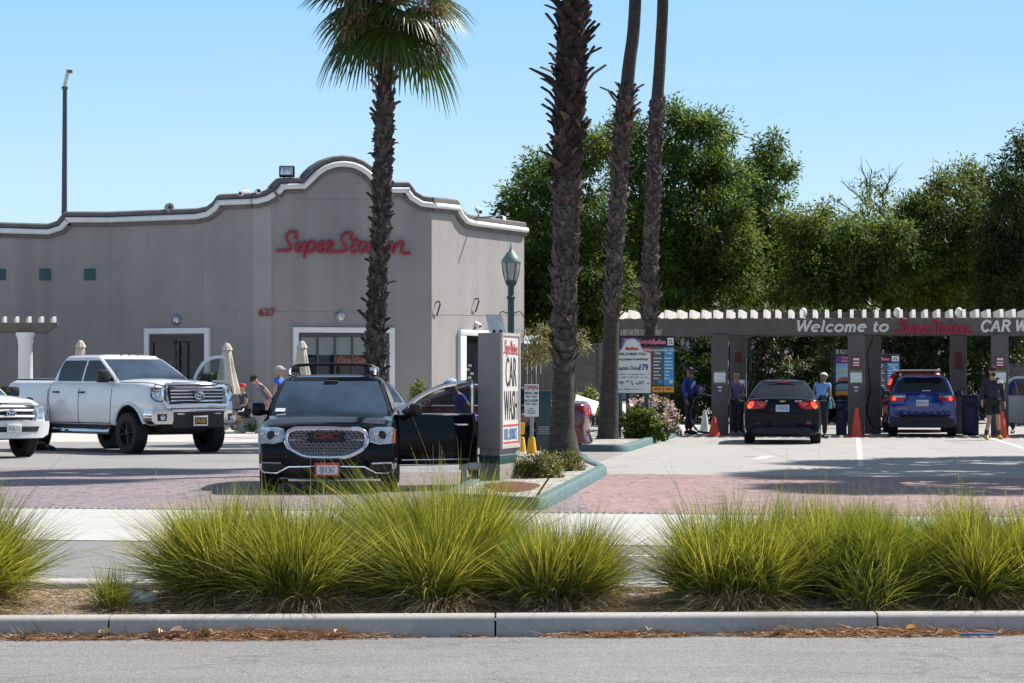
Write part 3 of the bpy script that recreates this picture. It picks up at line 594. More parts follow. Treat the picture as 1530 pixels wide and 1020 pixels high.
for i in range(55):
    o = rafter_mb(4.1, .215, .088, .26).build('rafter', M['offw'], per, False) if raf is None else raf.copy()
    if raf is None: raf = o
    else: COL.objects.link(o)
    o.parent = per; j = rnd.uniform(-.015, .015)
    o.matrix_local = Matrix.Translation(LL(-5.62 + i * .316 + j, -.75, 3.022 + rnd.uniform(0, .006))) @ Matrix.Rotation(-LANE + rnd.uniform(-.004, .004), 4, 'Z')
for a, b in ((-3.0, .02), (.5, .02), (4.15, .02), (7.7, .02), (-2.62, 2.5), (.95, 2.5), (3.2, 2.5), (7.9, 2.5)):
    mb = MB(); mb.box((a, b, 1.3), (.43, .40, 2.6), LM, .015); mb.build('column', M['taupe'], per)
# lettering on the beam: heavy slab letters drawn as strokes
def arc(cx, cy, rx, ry, a0, a1, n=14): return [(cx + rx * math.cos(R(a0 + (a1 - a0) * i / n)), cy + ry * math.sin(R(a0 + (a1 - a0) * i / n))) for i in range(n + 1)]
def ser(x, y, w=.1): return [(x - w, y), (x + w, y)]
SL = {'W': ([[(.06, .95), (.26, .04), (.52, .9), (.72, .04), (.96, .95)], ser(.07, .96), ser(.52, .96, .09), ser(.97, .96)], 1.08),
 'e': ([arc(.32, .33, .25, .28, 5, 315, 18), [(.1, .35), (.56, .37)]], .68), 'l': ([[(.15, .98), (.15, .03)], ser(.11, .98, .07), ser(.15, .03, .12)], .36),
 'c': ([arc(.32, .33, .25, .28, 45, 315, 18)], .62), 'o': ([arc(.33, .33, .27, .28, 0, 360, 22)], .72),
 'm': ([[(.12, .6), (.12, .03)], ser(.07, .61, .06), ser(.12, .03, .1), arc(.27, .4, .15, .2, 175, 0, 8) + [(.42, .03)], ser(.42, .03, .09), arc(.57, .4, .15, .2, 175, 0, 8) + [(.72, .03)], ser(.73, .03, .1)], .92),
 't': ([[(.2, .88), (.18, .18)] + arc(.31, .17, .13, .12, 190, 330, 6), [(.04, .6), (.4, .6)]], .5), ' ': ([], .36),
 'C': ([arc(.42, .48, .36, .46, 40, 320, 20), [(.7, .95), (.7, .7)]], .86), 'A': ([[(.08, .04), (.43, .95), (.76, .04)], [(.2, .32), (.66, .32)], ser(.08, .03, .11), ser(.77, .03, .12)], .9),
 'R': ([[(.16, .95), (.16, .04)], ser(.12, .96, .1), ser(.16, .03, .12), [(.16, .94), (.42, .94)] + arc(.44, .72, .22, .22, 85, -85, 8) + [(.16, .5)], [(.44, .48), (.72, .04)], ser(.76, .03, .08)], .88)}
def slab(txt, a0, z0, h, name, squash=1.0):
    mb = MB(); x = 0; k = 0
    for ch in txt:
        st, adv = SL[ch]
        for s_ in st:
            k += 1; y0 = -.118 - .0006 * (k % 7)
            runs = [[s_[0]]]
            for i in range(1, len(s_)):
                runs[-1].append(s_[i])
                if i + 1 < len(s_):
                    ax, ay = s_[i][0] - s_[i - 1][0], s_[i][1] - s_[i - 1][1]; bx, by = s_[i + 1][0] - s_[i][0], s_[i + 1][1] - s_[i][1]
                    if (ax * bx + ay * by) < .5 * math.hypot(ax, ay) * math.hypot(bx, by): runs.append([s_[i]])
            for q in runs:
                k += 1; P = [LM @ Vector((a0 + (x + px + .18 * py) * h * squash, y0 - .0004 * (k % 5), z0 + py * h)) for px, py in q]
                mb.tube(P, h * (.112 if len(q) > 2 or abs(q[0][1] - q[1][1]) > .05 else .068), 8, flat=(-AV, .02 + .001 * (k % 5)))
        x += adv
    return mb.build(name, M['white'], beam)
slab('Welcome to', -1.06, 2.68, .29, 'beam_lettering', 1.24); slab('CAR WA', 3.66, 2.68, .29, 'beam_lettering', .99)
script_sign('beam_script', M['red'], beam, lambda x, y: LM @ Vector((1.47 + (x - 50) * .00138, -.135, 2.80 + (200 - y) * .00155)), -AV, .034, .02)
# small white lanterns among the rafters
for a in (-.85, 1.55, 3.1):
    mb = MB(); mb.ball(LL(a, -.42, 3.16), .11, 8, (.9, .9, 1.2)); mb.build('lantern', M['signw'], per)
# notices on the columns
def notice(a, z, w, h, mat, b=-.2, marks=None, name='notice'):
    mb = MB(); mb.box((a, b, z), (w, .02, h), LM, .004); o = mb.build(name, mat, per)
    if marks:
        mm = MB()
        for (dx, dz, ww, hh) in marks: mm.box((a + dx * w, b - .013, z + dz * h), (ww * w, .005, hh * h), LM)
        mm.build('notice_print', M['signw'] if mat not in (M['signw'], M['white']) else M['ink'], o)
for a in (.5, 4.15): notice(a, 1.90, .22, .32, plain('faded_red_notice', (.26, .03, .045), .5), -.195, [(0, .22, .7, .16), (0, -.05, .75, .1), (0, -.25, .7, .1)])
for a in (-3.0, .5, 4.15):
    notice(a, 1.50, .3, .26, M['signw'], -.195); notice(a, 1.22, .2, .3, M['slate'], -.195, [(0, .1, .6, .12), (0, -.2, .4, .1)])
    mb = MB(); mb.box((a, -.192, 1.66), (.3, .016, .05), LM); mb.box((a, -.192, 1.345), (.3, .016, .05), LM); mb.build('notice_band', plain('olive_band', (.2, .2, .04), .6), per)
notice(-2.55, 1.33, .22, .22, M['signw'], 2.28); DR = plain('dim_red_notice', (.12, .012, .014), .5); notice(-2.62, 2.05, .16, .26, DR, 2.28); notice(3.2, 1.95, .2, .42, DR, 2.28)
mb = MB(); mb.box((2.9, 3.0, 3.13), (17.2, .05, .24), LM); mb.build('back_board', M['cap'], per)
# left pergola on white columns
pl = empty('patio_pergola', (0, 0, 0), 0, 'small taupe pergola with white slats and a round white column beside the white pickup', 'pergola')
Yp = 78.0; mb = MB(); b0 = W(-120, 489, Yp); b1 = W(86, 489, Yp); mb.prism([b0 + Vector((0, 0, -.13)), b1 + Vector((-.28, 0, -.13)), b1 + Vector((0, 0, .06)), b1 + Vector((0, 0, .13)), b0 + Vector((0, 0, .13))], (0, .2, 0)); mb.build('beam', M['taupe'], pl)
mb = MB(); mb.prism([b0 + Vector((0, 2.2, -.13)), b1 + Vector((-.70, 2.2, -.13)), b1 + Vector((-.42, 2.2, .06)), b1 + Vector((-.42, 2.2, .13)), b0 + Vector((0, 2.2, .13))], (0, .2, 0)); mb.build('beam', M['taupe'], pl)
r2 = None
for i in range(12):
    p = W(82 - i * 18.5, 481.6, Yp - .5)
    o = rafter_mb(3.0, .17, .085, .16).build('rafter', M['offw'], pl, False) if r2 is None else r2.copy()
    if r2 is None: r2 = o
    else: COL.objects.link(o)
    o.parent = pl; o.matrix_local = Matrix.Translation(p) @ Matrix.Rotation(R(11), 4, 'Z')
for px in (38, -110):
    c = GX(px, Yp + .1); mb = MB(); zt = W(px, 496.5, Yp).z
    prf = [(.27, 0), (.27, .1), (.23, .16), (.215, .2), (.2, zt - .32), (.215, zt - .28), (.205, zt - .24), (.24, zt - .12), (.27, zt - .1), (.27, zt)]
    mb.lathe(prf, 28, Matrix.Translation(c), fold=-.03); mb.build('column', M['white'], pl)
# ================================================================== CARS
SECT = [(0, 0), (.45, 0), (.84, 0), (.95, .05), (.985, .17), (1, .42), (.995, .60), (.98, .76), (.96, .88), (.915, .955), (.82, .985), (.42, 1.0), (0, 1.0)]
class Car:
    """local frame: +y is forward, y=0 the rear bumper, y=L the front bumper, z=0 the ground"""
    def __init__(s, name, label, loc, heading, sp, mat, group=None, ref='front'):
        s.sp = sp; s.L = sp['L']; s.hw = sp['W'] / 2; s.mat = mat
        s.root = empty(name, (0, 0, 0), 0, label, sp.get('cat', 'car'), group)
        f = Vector((math.sin(heading), math.cos(heading), 0)); org = Vector((loc[0], loc[1], 0))
        if ref == 'front': org = org - f * s.L
        elif ref == 'mid': org = org - f * s.L / 2
        s.root.location = org; s.root.rotation_euler = (0, 0, -heading)
        s.ys = [q[0] for q in sp['st']]; s.body(); s.house()
    def st(s, y): return [interp(y, s.ys, [q[i] for q in s.sp['st']]) for i in (1, 2, 3)]
    def bow(s, x, y, z):
        L = s.L; wf = max(0, min(1, (y - (L - .9)) / .9)); wr = max(0, min(1, (.8 - y) / .8)); u = min(1.1, abs(x) / s.hw)
        d = -s.sp['bf'] * u ** 2.6 * wf + s.sp['br'] * u ** 2.8 * wr
        for (zz, dd) in (('lf', wf), ('lr', -wr)):
            if zz in s.sp: d += dd * interp(z, [q[0] for q in s.sp[zz]], [q[1] for q in s.sp[zz]])
        return d
    def front(s, x, z): return s.L + s.bow(x, s.L, z)
    def rear(s, x, z): return s.bow(x, 0, z)
    def side(s, y, z):
        zb, zt, w = s.st(y); t = (z - zb) / (zt - zb); return s.hw * w * interp(t, [q[1] for q in SECT[2:-2]], [q[0] for q in SECT[2:-2]])
    def body(s):
        sp = s.sp; n = 72; ys = []
        for i in range(n + 1): t = i / n; ys.append(s.L * (t + .035 * -math.sin(2 * math.pi * t) * 1.6))
        rows = []; cr = sp.get('crown', .03)
        for y in ys:
            zb, zt, w = s.st(y); h = zt - zb; ring = []
            sec = SECT + [(-a, b) for a, b in reversed(SECT[1:-1])]
            for a, b in sec:
                x = a * w * s.hw; z = zb + b * h + (cr * (1 - a * a) if b > .97 else 0); ring.append(Vector((x, y + s.bow(x, y, z), z)))
            rows.append(ring)
        m = len(rows[0])
        for end, row0 in ((0, rows[0]), (1, rows[-1])):
            y = ys[0] if not end else ys[-1]; zb, zt, w = s.st(y); c = Vector((0, 0, (zb + zt) / 2)); new = []
            for q in (.96, .85, .65, .4, .18):
                r = []
                for v in row0:
                    x = v.x * q; z = c.z + (v.z - c.z) * q; r.append(Vector((x, y + s.bow(x, y, z) + (1 if end else -1) * .008 * (1 - q), z)))
                new.append(r)
            if end: rows += new
            else: rows = list(reversed(new)) + rows
        mb = MB(); mb.grid(rows, True); N = len(mb.v)
        mb.add([sum(rows[0], Vector()) / m, sum(rows[-1], Vector()) / m], [])
        for k in range(m): mb.f.append((N, (k + 1) % m, k)); mb.f.append((N + 1, N - m + k, N - m + (k + 1) % m)); mb.m += [0, 0]
        o = mb.build('body', s.mat, s.root, merge=False, angle=40)
        bm = bmesh.new(); bm.from_mesh(o.data); bmesh.ops.recalc_face_normals(bm, faces=bm.faces); bm.to_mesh(o.data); bm.free()
        o.data.materials.append(sp.get('well', M['dim']))
        # wheel arches
        cu = MB(); Ra = sp['Ra']
        for y in (sp['yr'], sp['yf']):
            for sg in (-1, 1):
                x0 = sg * (s.hw * .55); x1 = sg * (s.hw + .2); vs = []; K = 28; zc = sp['R'] + sp.get('lift', .0)
                for x in (x0, x1):
                    for k in range(K): a = 2 * math.pi * k / K; vs.append(Vector((x, y + Ra * math.cos(a), zc + Ra * math.sin(a))))
                fs = [tuple(range(K)), tuple(range(2 * K - 1, K - 1, -1))] + [(k, k + K, K + (k + 1) % K, (k + 1) % K) for k in range(K)]
                if sg < 0: fs = [tuple(reversed(f)) for f in fs]
                cu.add(vs, fs)
        cme = bpy.data.meshes.new('cut'); cme.from_pydata([tuple(v) for v in cu.v], [], cu.f)
        bm = bmesh.new(); bm.from_mesh(cme); bmesh.ops.recalc_face_normals(bm, faces=bm.faces); bm.to_mesh(cme); bm.free()
        co = bpy.data.objects.new('cut', cme); COL.objects.link(co); o.parent = None
        md = o.modifiers.new('b', 'BOOLEAN'); md.operation = 'DIFFERENCE'; md.object = co; md.solver = 'EXACT'
        C.view_layer.update(); dg = C.evaluated_depsgraph_get(); me = bpy.data.meshes.new_from_object(o.evaluated_get(dg))
        o.modifiers.clear(); 
        if len(me.polygons) > 500: o.data = me
        bpy.data.objects.remove(co); o.parent = s.root; o.matrix_parent_inverse.identity()
        me = o.data; mi = []
        for p in me.polygons:
            c = p.center; k = 0
            for y in (sp['yr'], sp['yf']):
                if math.hypot(c.y - y, c.z - sp['R'] - sp.get('lift', 0)) < Ra + .015 and abs(p.normal.x) < .75 and abs(c.x) < s.side(y, c.z) - .003: k = 1
                if math.hypot(c.y - y, c.z - sp['R'] - sp.get('lift', 0)) < Ra - .02 and abs(c.x) < s.hw * .6: k = 1
            if c.z < s.st(c.y)[0] + .02: k = 1
            mi.append(k)
        while len(me.materials) < 2: me.materials.append(sp.get('well', M['dim']))
        me.materials[1] = sp.get('well', M['dim']); me.polygons.foreach_set('material_index', mi); me.polygons.foreach_set('use_smooth', [True] * len(me.polygons)); me.set_sharp_from_angle(angle=R(40)); me.update(); s.body_o = o; o.name = 'body'
        from mathutils.bvhtree import BVHTree
        s.bvh = BVHTree.FromPolygons([v.co.copy() for v in me.vertices], [tuple(p.vertices) for p in me.polygons])
    # greenhouse
    def gh(s, k):
        g = s.sp['gh']; z = g['z0'] + (g['z1'] - g['z0']) * k; e = k + .10 * k * (1 - k)
        return dict(z=z, yr=g['yr0'] + (g['yr1'] - g['yr0']) * (k ** 1.12), yf=g['yf0'] + (g['yf1'] - g['yf0']) * (k ** 1.12), hw=g['hw0'] + (g['hw1'] - g['hw0']) * (k ** 1.25), bf=g.get('bf', .14), br=g.get('br', .08))
    def ghf(s, u, k): d = s.gh(k); return Vector((u * d['hw'], d['yf'] - d['bf'] * u * u, d['z']))
    def ghr(s, u, k): d = s.gh(k); return Vector((u * d['hw'], d['yr'] + d['br'] * u * u, d['z']))
    def house(s):
        g = s.sp['gh']; rows = []
        def ring(d, sc=1.0, dz=0.0):
            r = []; cy = (d['yf'] + d['yr']) / 2
            us = [-.97, -.8, -.5, -.2, .2, .5, .8, .97]
            for u in us: r.append((u * d['hw'], d['yf'] - d['bf'] * u * u))
            for t in (.03, .12, .3, .5, .7, .88, .97): r.append((d['hw'], (d['yf'] - d['bf']) * (1 - t) + (d['yr'] + d['br']) * t))
            for u in reversed(us): r.append((u * d['hw'], d['yr'] + d['br'] * u * u))
            for t in (.97, .88, .7, .5, .3, .12, .03): r.append((-d['hw'], (d['yf'] - d['bf']) * (1 - t) + (d['yr'] + d['br']) * t))
            return [Vector((x * sc, cy + (y - cy) * sc, d['z'] + dz)) for x, y in r]
        for k in (0, .2, .4, .6, .8, .92): rows.append(ring(s.gh(k)))
        cr = g.get('crown', .06); d1 = s.gh(1.0); d1['z'] -= .0
        rows.append(ring(d1, .985, -.012)); rows.append(ring(d1, .95, cr * .25)); rows.append(ring(d1, .85, cr * .5)); rows.append(ring(d1, .6, cr * .85)); rows.append(ring(d1, .3, cr))
        mb = MB(); mb.grid(rows, True); n = len(rows[0]); mb.add([sum(rows[-1], Vector()) / n + Vector((0, 0, .003))], [])
        N = len(mb.v) - 1
        for k in range(n): mb.f.append((N - n + k, N - n + (k + 1) % n, N)); mb.m.append(0)
        s.roof = mb.build('roof', s.sp.get('roofmat', s.mat), s.root, merge=True, angle=45)
        if s.sp.get('noglass'): return
        def patch(fn, us, ks, off, name, mat):
            rows = []
            for k in ks:
                row = []
                for u in us(k):
                    p = fn(u, k); e = 1e-3; du = fn(u + e, k) - fn(u - e, k); dk = fn(u, min(1, k + e)) - fn(u, max(0, k - e)); nn = du.cross(dk).normalized()
                    cc = Vector((0, (g['yf0'] + g['yr0']) / 2, g['z0']))
                    if nn.dot(p - cc) < 0: nn = -nn
                    row.append(p + nn * off)
                rows.append(row)
            mb = MB(); mb.grid(rows); return mb.build(name, mat, s.root)
        gm = s.sp.get('shield', M['shield']); 
        kk = [.03 + .88 * i / 8 for i in range(9)]
        s.ws = patch(s.ghf, lambda k: [(-.915 + 1.83 * i / 14) for i in range(15)], kk, .006, 'windscreen', gm)
        k0, k1 = s.sp.get('rk', (.1, .9)); ru = s.sp.get('ru', .86)
        s.rw = patch(s.ghr, lambda k: [(-ru + 2 * ru * i / 12) for i in range(13)], [k0 + (k1 - k0) * i / 8 for i in range(9)], .006, 'rear_window', s.sp.get('rglass', M['glass']))
        for sg in (-1, 1):
            for (ya, yb) in s.sp['win']:
                rows = []
                for i in range(7):
                    k = .07 + .80 * i / 6; d = s.gh(k); lo = max(ya, d['yr'] + d['br'] + .07); hi = min(yb, d['yf'] - d['bf'] - .05); hi = max(hi, lo + .03)
                    rows.append([Vector((sg * (d['hw'] + .006), lo + (hi - lo) * j / 4, d['z'])) for j in range(5)])
                mb = MB(); mb.grid(rows); mb.build('side_window', s.sp.get('sglass', M['glass']), s.root)
    # things laid on the front or rear face; rows = (z, xl, xr)
    def patch(s, rows, name, mat, off=.012, rear=False, parent=None, m=8, back=.06, smooth=True, ang=50):
        f = s.rear if rear else s.front; sg = -1 if rear else 1; R0 = []
        n = len(rows)
        for (z, a, b) in rows:
            R0.append([Vector((a + (b - a) * i / m, f(a + (b - a) * i / m, z) + sg * off, z)) for i in range(m + 1)])
        mb = MB(); mb.grid(R0)
        bd = [R0[0][i] for i in range(m + 1)] + [R0[j][m] for j in range(1, n)] + [R0[-1][i] for i in range(m - 1, -1, -1)] + [R0[j][0] for j in range(n - 2, 0, -1)]
        mb.grid([bd, [p - Vector((0, sg * back, 0)) for p in bd]], True)
        return mb.build(name, mat, parent or s.root, smooth, ang)
    def strip(s, pts, r, name, mat, off=.012, rear=False, parent=None, closed=False, n=6, flat=None):
        f = s.rear if rear else s.front; sg = -1 if rear else 1
        P = [Vector((x, f(x, z) + sg * off, z)) for x, z in pts]
        if closed: P.append(P[0])
        mb = MB(); mb.tube(P, r, n, flat=flat); return mb.build(name, mat, parent or s.root)
    def mirror_pair(s, rows): return [(z, -b, -a) for z, a, b in rows]
    def hit(s, y, z, sg):
        h = s.bvh.ray_cast(Vector((sg * 3, y, z)), Vector((-sg, 0, 0)))
        return abs(h[0].x) if h[0] is not None and abs(h[0].x) > s.hw * .7 else s.side(y, z)
    def seam(s, pts, sg, name='door_seam', r=.011, mat=None, off=.004):
        Q = [(p.x, p.y) for p in crv([(a, b, 0) for a, b in pts], 5)]; P = [Vector((sg * (s.hit(y, z, sg) - r * .3), y, z)) for y, z in Q]; mb = MB(); mb.tube(P, r, 5); return mb.build(name, mat or M['dim'], s.root)
    def handle(s, y, z, sg, mat):
        x = s.hit(y, z, sg); mb = MB(); mb.tube([Vector((sg * (x - .01), y - .11, z)), Vector((sg * (x + .035), y - .09, z)), Vector((sg * (x + .035), y + .07, z)), Vector((sg * (x - .01), y + .10, z))], .018, 8); mb.build('door_handle', mat, s.root)
    def wing(s, y, z, sg, mat, sz=(.24, .12, .17)):
        x = s.gh(.1)['hw']; mb = MB(); mb.box((sg * (x + .05 + sz[0] / 2), y, z + .03), sz, None, .045); mb.tube([Vector((sg * (x - .06), y, z - .03)), Vector((sg * (x + .12), y, z - .01))], .035, 8)
        o = mb.build('wing_mirror', mat, s.root); mb = MB(); mb.box((sg * (x + .05 + sz[0] / 2), y - sz[1] / 2 - .001, z + .03), (sz[0] * .8, .012, sz[2] * .75), None, .004); mb.build('mirror_glass', M['glass'], o)
    def wheels(s, rim, spokes=5, blank=False):
        sp = s.sp; Rr = sp['R']; tw = sp.get('tw', .225); xs = s.hw - tw / 2 - sp.get('tuck', .02); rr = Rr * sp.get('rimf', .68); src = None
        for y in (sp['yf'], sp['yr']):
            for sg in (1, -1):
                if src is None:
                    wh = empty('wheel'); wh.parent = s.root; mb = MB()
                    prf = [(rr * .96, -tw * .36), (rr, -tw * .44), (Rr * .86, -tw * .5), (Rr * .95, -tw * .47), (Rr * .995, -tw * .36), (Rr, -tw * .2), (Rr, tw * .2), (Rr * .995, tw * .36), (Rr * .95, tw * .47), (Rr * .86, tw * .5), (rr, tw * .44), (rr * .96, tw * .36)]
                    X = Matrix.Rotation(R(90), 4, 'Y'); mb.lathe(prf, 40, X, False)
                    for k in range(48):      # tread blocks
                        a = 2 * math.pi * k / 48
                        for q in (-1, 1): mb.box((0, 0, 0), (tw * .34, Rr * .075, .02), Matrix.Rotation(a, 4, 'X') @ Matrix.Translation((q * tw * .24, 0, Rr + .004)) @ Matrix.Rotation(q * .3, 4, 'Z'))
                    mb.build('tyre', M['rubber'], wh)
                    mb = MB(); mb.lathe([(rr * .99, tw * .40), (rr * .93, tw * .42), (rr * .90, tw * .30), (rr * .88, -tw * .3)], 36, X, False)
                    for k in range(spokes):
                        a = 2 * math.pi * k / spokes
                        for dd in ((-.13, .13) if spokes < 8 else (0,)):
                            p = [Vector((tw * .36, math.cos(a + dd * .4) * rr * .14, math.sin(a + dd * .4) * rr * .14)), Vector((tw * .33, math.cos(a + dd * 1.4) * rr * .55, math.sin(a + dd * 1.4) * rr * .55)), Vector((tw * .38, math.cos(a + dd * 1.6) * rr * .93, math.sin(a + dd * 1.6) * rr * .93))]
                            mb.tube(p, [rr * .10, rr * .07, rr * .085], 6)
                    mb.lathe([(.001, tw * .43), (rr * .16, tw * .42), (rr * .19, tw * .34), (rr * .19, tw * .1)], 20, X, False); mb.build('rim', rim, wh)
                    mb = MB(); mb.lathe([(.001, tw * .1), (rr * .9, tw * .08), (rr * .9, -tw * .2)], 28, X, False); mb.build('brake_disc', M['dim'], wh); src = wh; o = wh
                else: o = copy_tree(src, s.root)
                o.location = (sg * xs, y, Rr); o.rotation_euler = (rnd.random() * 6, 0, 0 if sg > 0 else math.pi)
    def plate(s, x, z, wd, ht, txt, rear=False, frame=None, col=None, ink=None, off=.03):
        f = s.rear(x, z) - off if rear else s.front(x, z) + off; sg = -1 if rear else 1
        mb = MB(); mb.box((x, f, z), (wd, .016, ht), None, .006); p = mb.build('license_plate', col or M['signw'], s.root)
        if frame:
            mb = MB(); w2, h2 = wd / 2, ht / 2
            for (cx, cz, a, b) in ((0, h2, wd + .03, .035), (0, -h2, wd + .03, .025), (-w2, 0, .024, ht - .03), (w2, 0, .024, ht - .03)): mb.box((x + cx, f + sg * .004, z + cz), (a, .022, b), None, .004)
            mb.build('plate_frame', frame, p)
        if txt: text_mb(txt, ht * .78, (x, f + sg * .011, z - ht * .04), (-sg, 0, 0), (0, 0, 1), ink or M['blueink'], 'lettering', p, .001, .0, 0, wd * .9 / (len(txt) * ht * .78 * .60))
        return p
    def headlamps(s, rows, mat=None, inner=None, rear=False, name='headlight', detail=True):
        out = []
        for sg in (1, -1):
            rr = rows if sg > 0 else s.mirror_pair(rows); o = s.patch(rr, name, mat or M['lens'], .014, rear); out.append(o)
            if detail:
                for (x, z, r, mt) in detail if isinstance(detail, list) else []:
                    f = (s.rear(sg * x, z) - .016) if rear else (s.front(sg * x, z) + .016); q = -1 if rear else 1
                    mb = MB(); mb.lathe([(r, -.03), (r, .004), (r * .8, .012), (r * .3, .02), (.002, .022)], 18, Matrix.Translation((sg * x, f, z)) @ Vector((0, q, 0)).to_track_quat('Z', 'Y').to_matrix().to_4x4(), False); mb.build('lamp_bulb' if not rear else 'lamp_glow', mt, o)
        return out
    def door(s, hinge_y, hinge_z, sg, length, ang, zb, zbelt, top, name, trim, glass=None, lag=.0, inner=None, mirror=True, hx=None):
        """an opened side door: hinge at (side, hinge_y), turned ang degrees from closed; top = outline (s, z) of the window frame"""
        hx = hx if hx is not None else s.side(hinge_y, zbelt - .2); a = R(ang)
        d = Vector((sg * math.sin(a), -math.cos(a), 0)); nrm = Vector((sg * math.cos(a), math.sin(a), 0)); o0 = Vector((sg * (hx - .02), hinge_y, 0))
        P = lambda q, z, o=0.0: o0 + d * q + Vector((0, 0, z)) + nrm * o
        dr = empty(name); dr.parent = s.root
        rows = []
        for i in range(9):
            t = i / 8; z = zb + (zbelt - zb) * t; o = .035 * math.sin(math.pi * min(1, t * 1.05)) + .02; l = length * (1 - .0 * t); r0 = .06 * (1 - min(1, t * 6))
            rows.append([P(0 + r0, z, o - .02), P(.02 + r0, z, o), P(l * .5, z, o + .008), P(l - .03 - r0 * 1.4, z, o), P(l - r0 * 1.4, z, o - .02)] + [P(l - r0 * 1.4, z, -.09), P(r0, z, -.09)])
        mb = MB(); mb.grid(rows, True); mb.f += [tuple(range(6, -1, -1)), tuple(len(mb.v) - 7 + k for k in range(7))]; mb.m += [0, 0]
        mb.build('door_panel', s.mat, dr, angle=40, merge=True)
        mb = MB(); fr = [P(q, z) for q, z in top]; mb.tube(crv(fr, 5), .034, 8); mb.build('window_frame', trim, dr)
        mb = MB(); mb.tube([P(.02, zbelt + .005, .03), P(length - .02, zbelt + .005, .03)], .016, 6); mb.build('belt_strip', trim, dr)
        mb = MB(); g = crv([P(q, z) for q, z in top], 4); base = [P((q - o0).dot(d), zbelt) for q in g]; mb.grid([base, g]); mb.build('side_window', glass or M['clear'], dr)
        mb = MB(); zz = zbelt - .14; mb.tube([P(length - .30, zz, .05), P(length - .28, zz, .085), P(length - .12, zz, .085), P(length - .10, zz, .05)], .016, 8); mb.build('door_handle', M['chrome'], dr)
        mb = MB(); mb.tube([P(.05, zb + .06, .045), P(length - .08, zb + .06, .045)], .014, 6); mb.build('sill_strip', trim, dr)
        if mirror:
            mb = MB(); Mx = Matrix.Translation(P(.20, zbelt + .07, .2)) @ Matrix.Rotation(math.atan2(d.y, d.x), 4, 'Z'); mb.box((0, 0, 0), (.13, .26, .18), Mx, .05); mb.tube([P(.12, zbelt + .02, .0), P(.17, zbelt + .03, .14)], .035, 8); mb.build('wing_mirror', M['black'] if mirror is True else mirror, dr)
        return dr
def emblem_rings(car, x, z, r, parent, y=None):       # three interlocking ovals
    y = (car.front(x, z) + .06) if y is None else y; mb = MB()
    for (cx, cz, a, b) in ((0, 0, 1.0, .68), (0, .0, .34, .62), (0, .28, .68, .30)):
        P = [Vector((x + cx * r + a * r * math.cos(t), y + .004 * a, z + cz * r + b * r * math.sin(t))) for t in np.linspace(0, 2 * math.pi, 25)]; mb.tube(P, r * .11, 6, caps=False)
    return mb.build('emblem', M['chrome'], parent)
# ---- body shapes: (y from rear, z bottom, z top, half-width factor)
SEDAN = dict(L=4.67, W=1.79, R=.325, Ra=.36, yf=3.72, yr=1.02, bf=.22, br=.22, cat='car', lr=[(.2, .06), (.5, -.06), (.62, .0), (.85, .0), (1.06, -.05)], lf=[(.2, -.05), (.45, .05), (.75, -.06)],
  st=[(0, .27, .98, .93), (.06, .23, 1.025, .965), (.4, .2, 1.04, .985), (.9, .19, 1.02, 1), (3.0, .19, .98, 1), (3.6, .19, .95, .995), (4.2, .19, .83, .97), (4.55, .2, .72, .93), (4.67, .23, .62, .88)],
  gh=dict(z0=.95, z1=1.41, yr0=.50, yr1=1.30, yf0=3.45, yf1=2.5, hw0=.815, hw1=.535, br=.12, crown=.045), win=[(1.0, 2.12), (2.18, 3.3)], rk=(.22, .84), ru=.84)
SUVB = dict(L=4.92, W=1.90, R=.36, Ra=.405, yf=3.93, yr=1.07, bf=.20, br=.16, cat='suv', lf=[(.15, -.08), (.3, .03), (.6, .04), (.86, -.05)], lr=[(.3, .02), (.55, -.06), (.65, .03), (1.1, .0)],
  st=[(0, .36, 1.0, .93), (.08, .3, 1.08, .97), (.8, .25, 1.10, 1), (2.5, .24, 1.09, 1), (3.5, .24, 1.06, 1), (4.0, .24, 1.03, .995), (4.45, .22, .985, .985), (4.78, .2, .915, .965), (4.88, .19, .88, .95), (4.92, .20, .84, .935)],
  gh=dict(z0=1.03, z1=1.535, yr0=.10, yr1=.55, yf0=3.72, yf1=2.95, hw0=.87, hw1=.68, bf=.16, crown=.055), win=[(.5, 1.35), (1.42, 2.4), (2.46, 3.6)], rk=(.2, .86), ru=.86, crown=.035)
PICKUP = dict(L=5.81, W=2.03, R=.405, Ra=.50, lift=.07, tw=.29, tuck=-.05, rimf=.6, yf=4.83, yr=1.13, bf=.22, br=.03, cat='pickup truck', lf=[(.5, .0), (.9, .02), (1.3, -.03), (1.42, -.12)],
  st=[(0, .70, 1.42, .975), (.1, .62, 1.45, .985), (1.7, .53, 1.45, .99), (3.9, .52, 1.44, .99), (4.4, .52, 1.46, .99), (5.1, .55, 1.44, .985), (5.5, .56, 1.41, .975), (5.7, .58, 1.385, .96), (5.81, .6, 1.33, .94)],
  gh=dict(z0=1.41, z1=1.94, yr0=1.72, yr1=1.95, yf0=4.42, yf1=3.45, hw0=.90, hw1=.72, bf=.16, crown=.06, br=.03), win=[(1.95, 2.88), (2.95, 4.25)], rk=(.15, .85), ru=.8, crown=.05)
def var(base, **k): d = dict(base); d.update(k); return d
# paints
P_BLACK = paint('black_car_paint', (.004, .005, .008), .0, .12); P_WHITE = paint('white_car_paint', (.74, .75, .765), 0, .3); P_NAVY = paint('dark_car_paint', (.006, .008, .014), .0, .16)
P_BLUE = paint('blue_car_paint', (.006, .026, .20), .3, .2); P_MAROON = paint('maroon_car_paint', (.10, .008, .016), .3, .2); P_RED = paint('red_car_paint', (.22, .012, .012), .3, .2); P_GREY = paint('grey_car_paint', (.14, .15, .17), .6, .25)
RIM_D = plain('black_alloy', (.03, .03, .032), .3, .6); RIM_S = plain('silver_alloy', (.5, .5, .52), .3, .9)
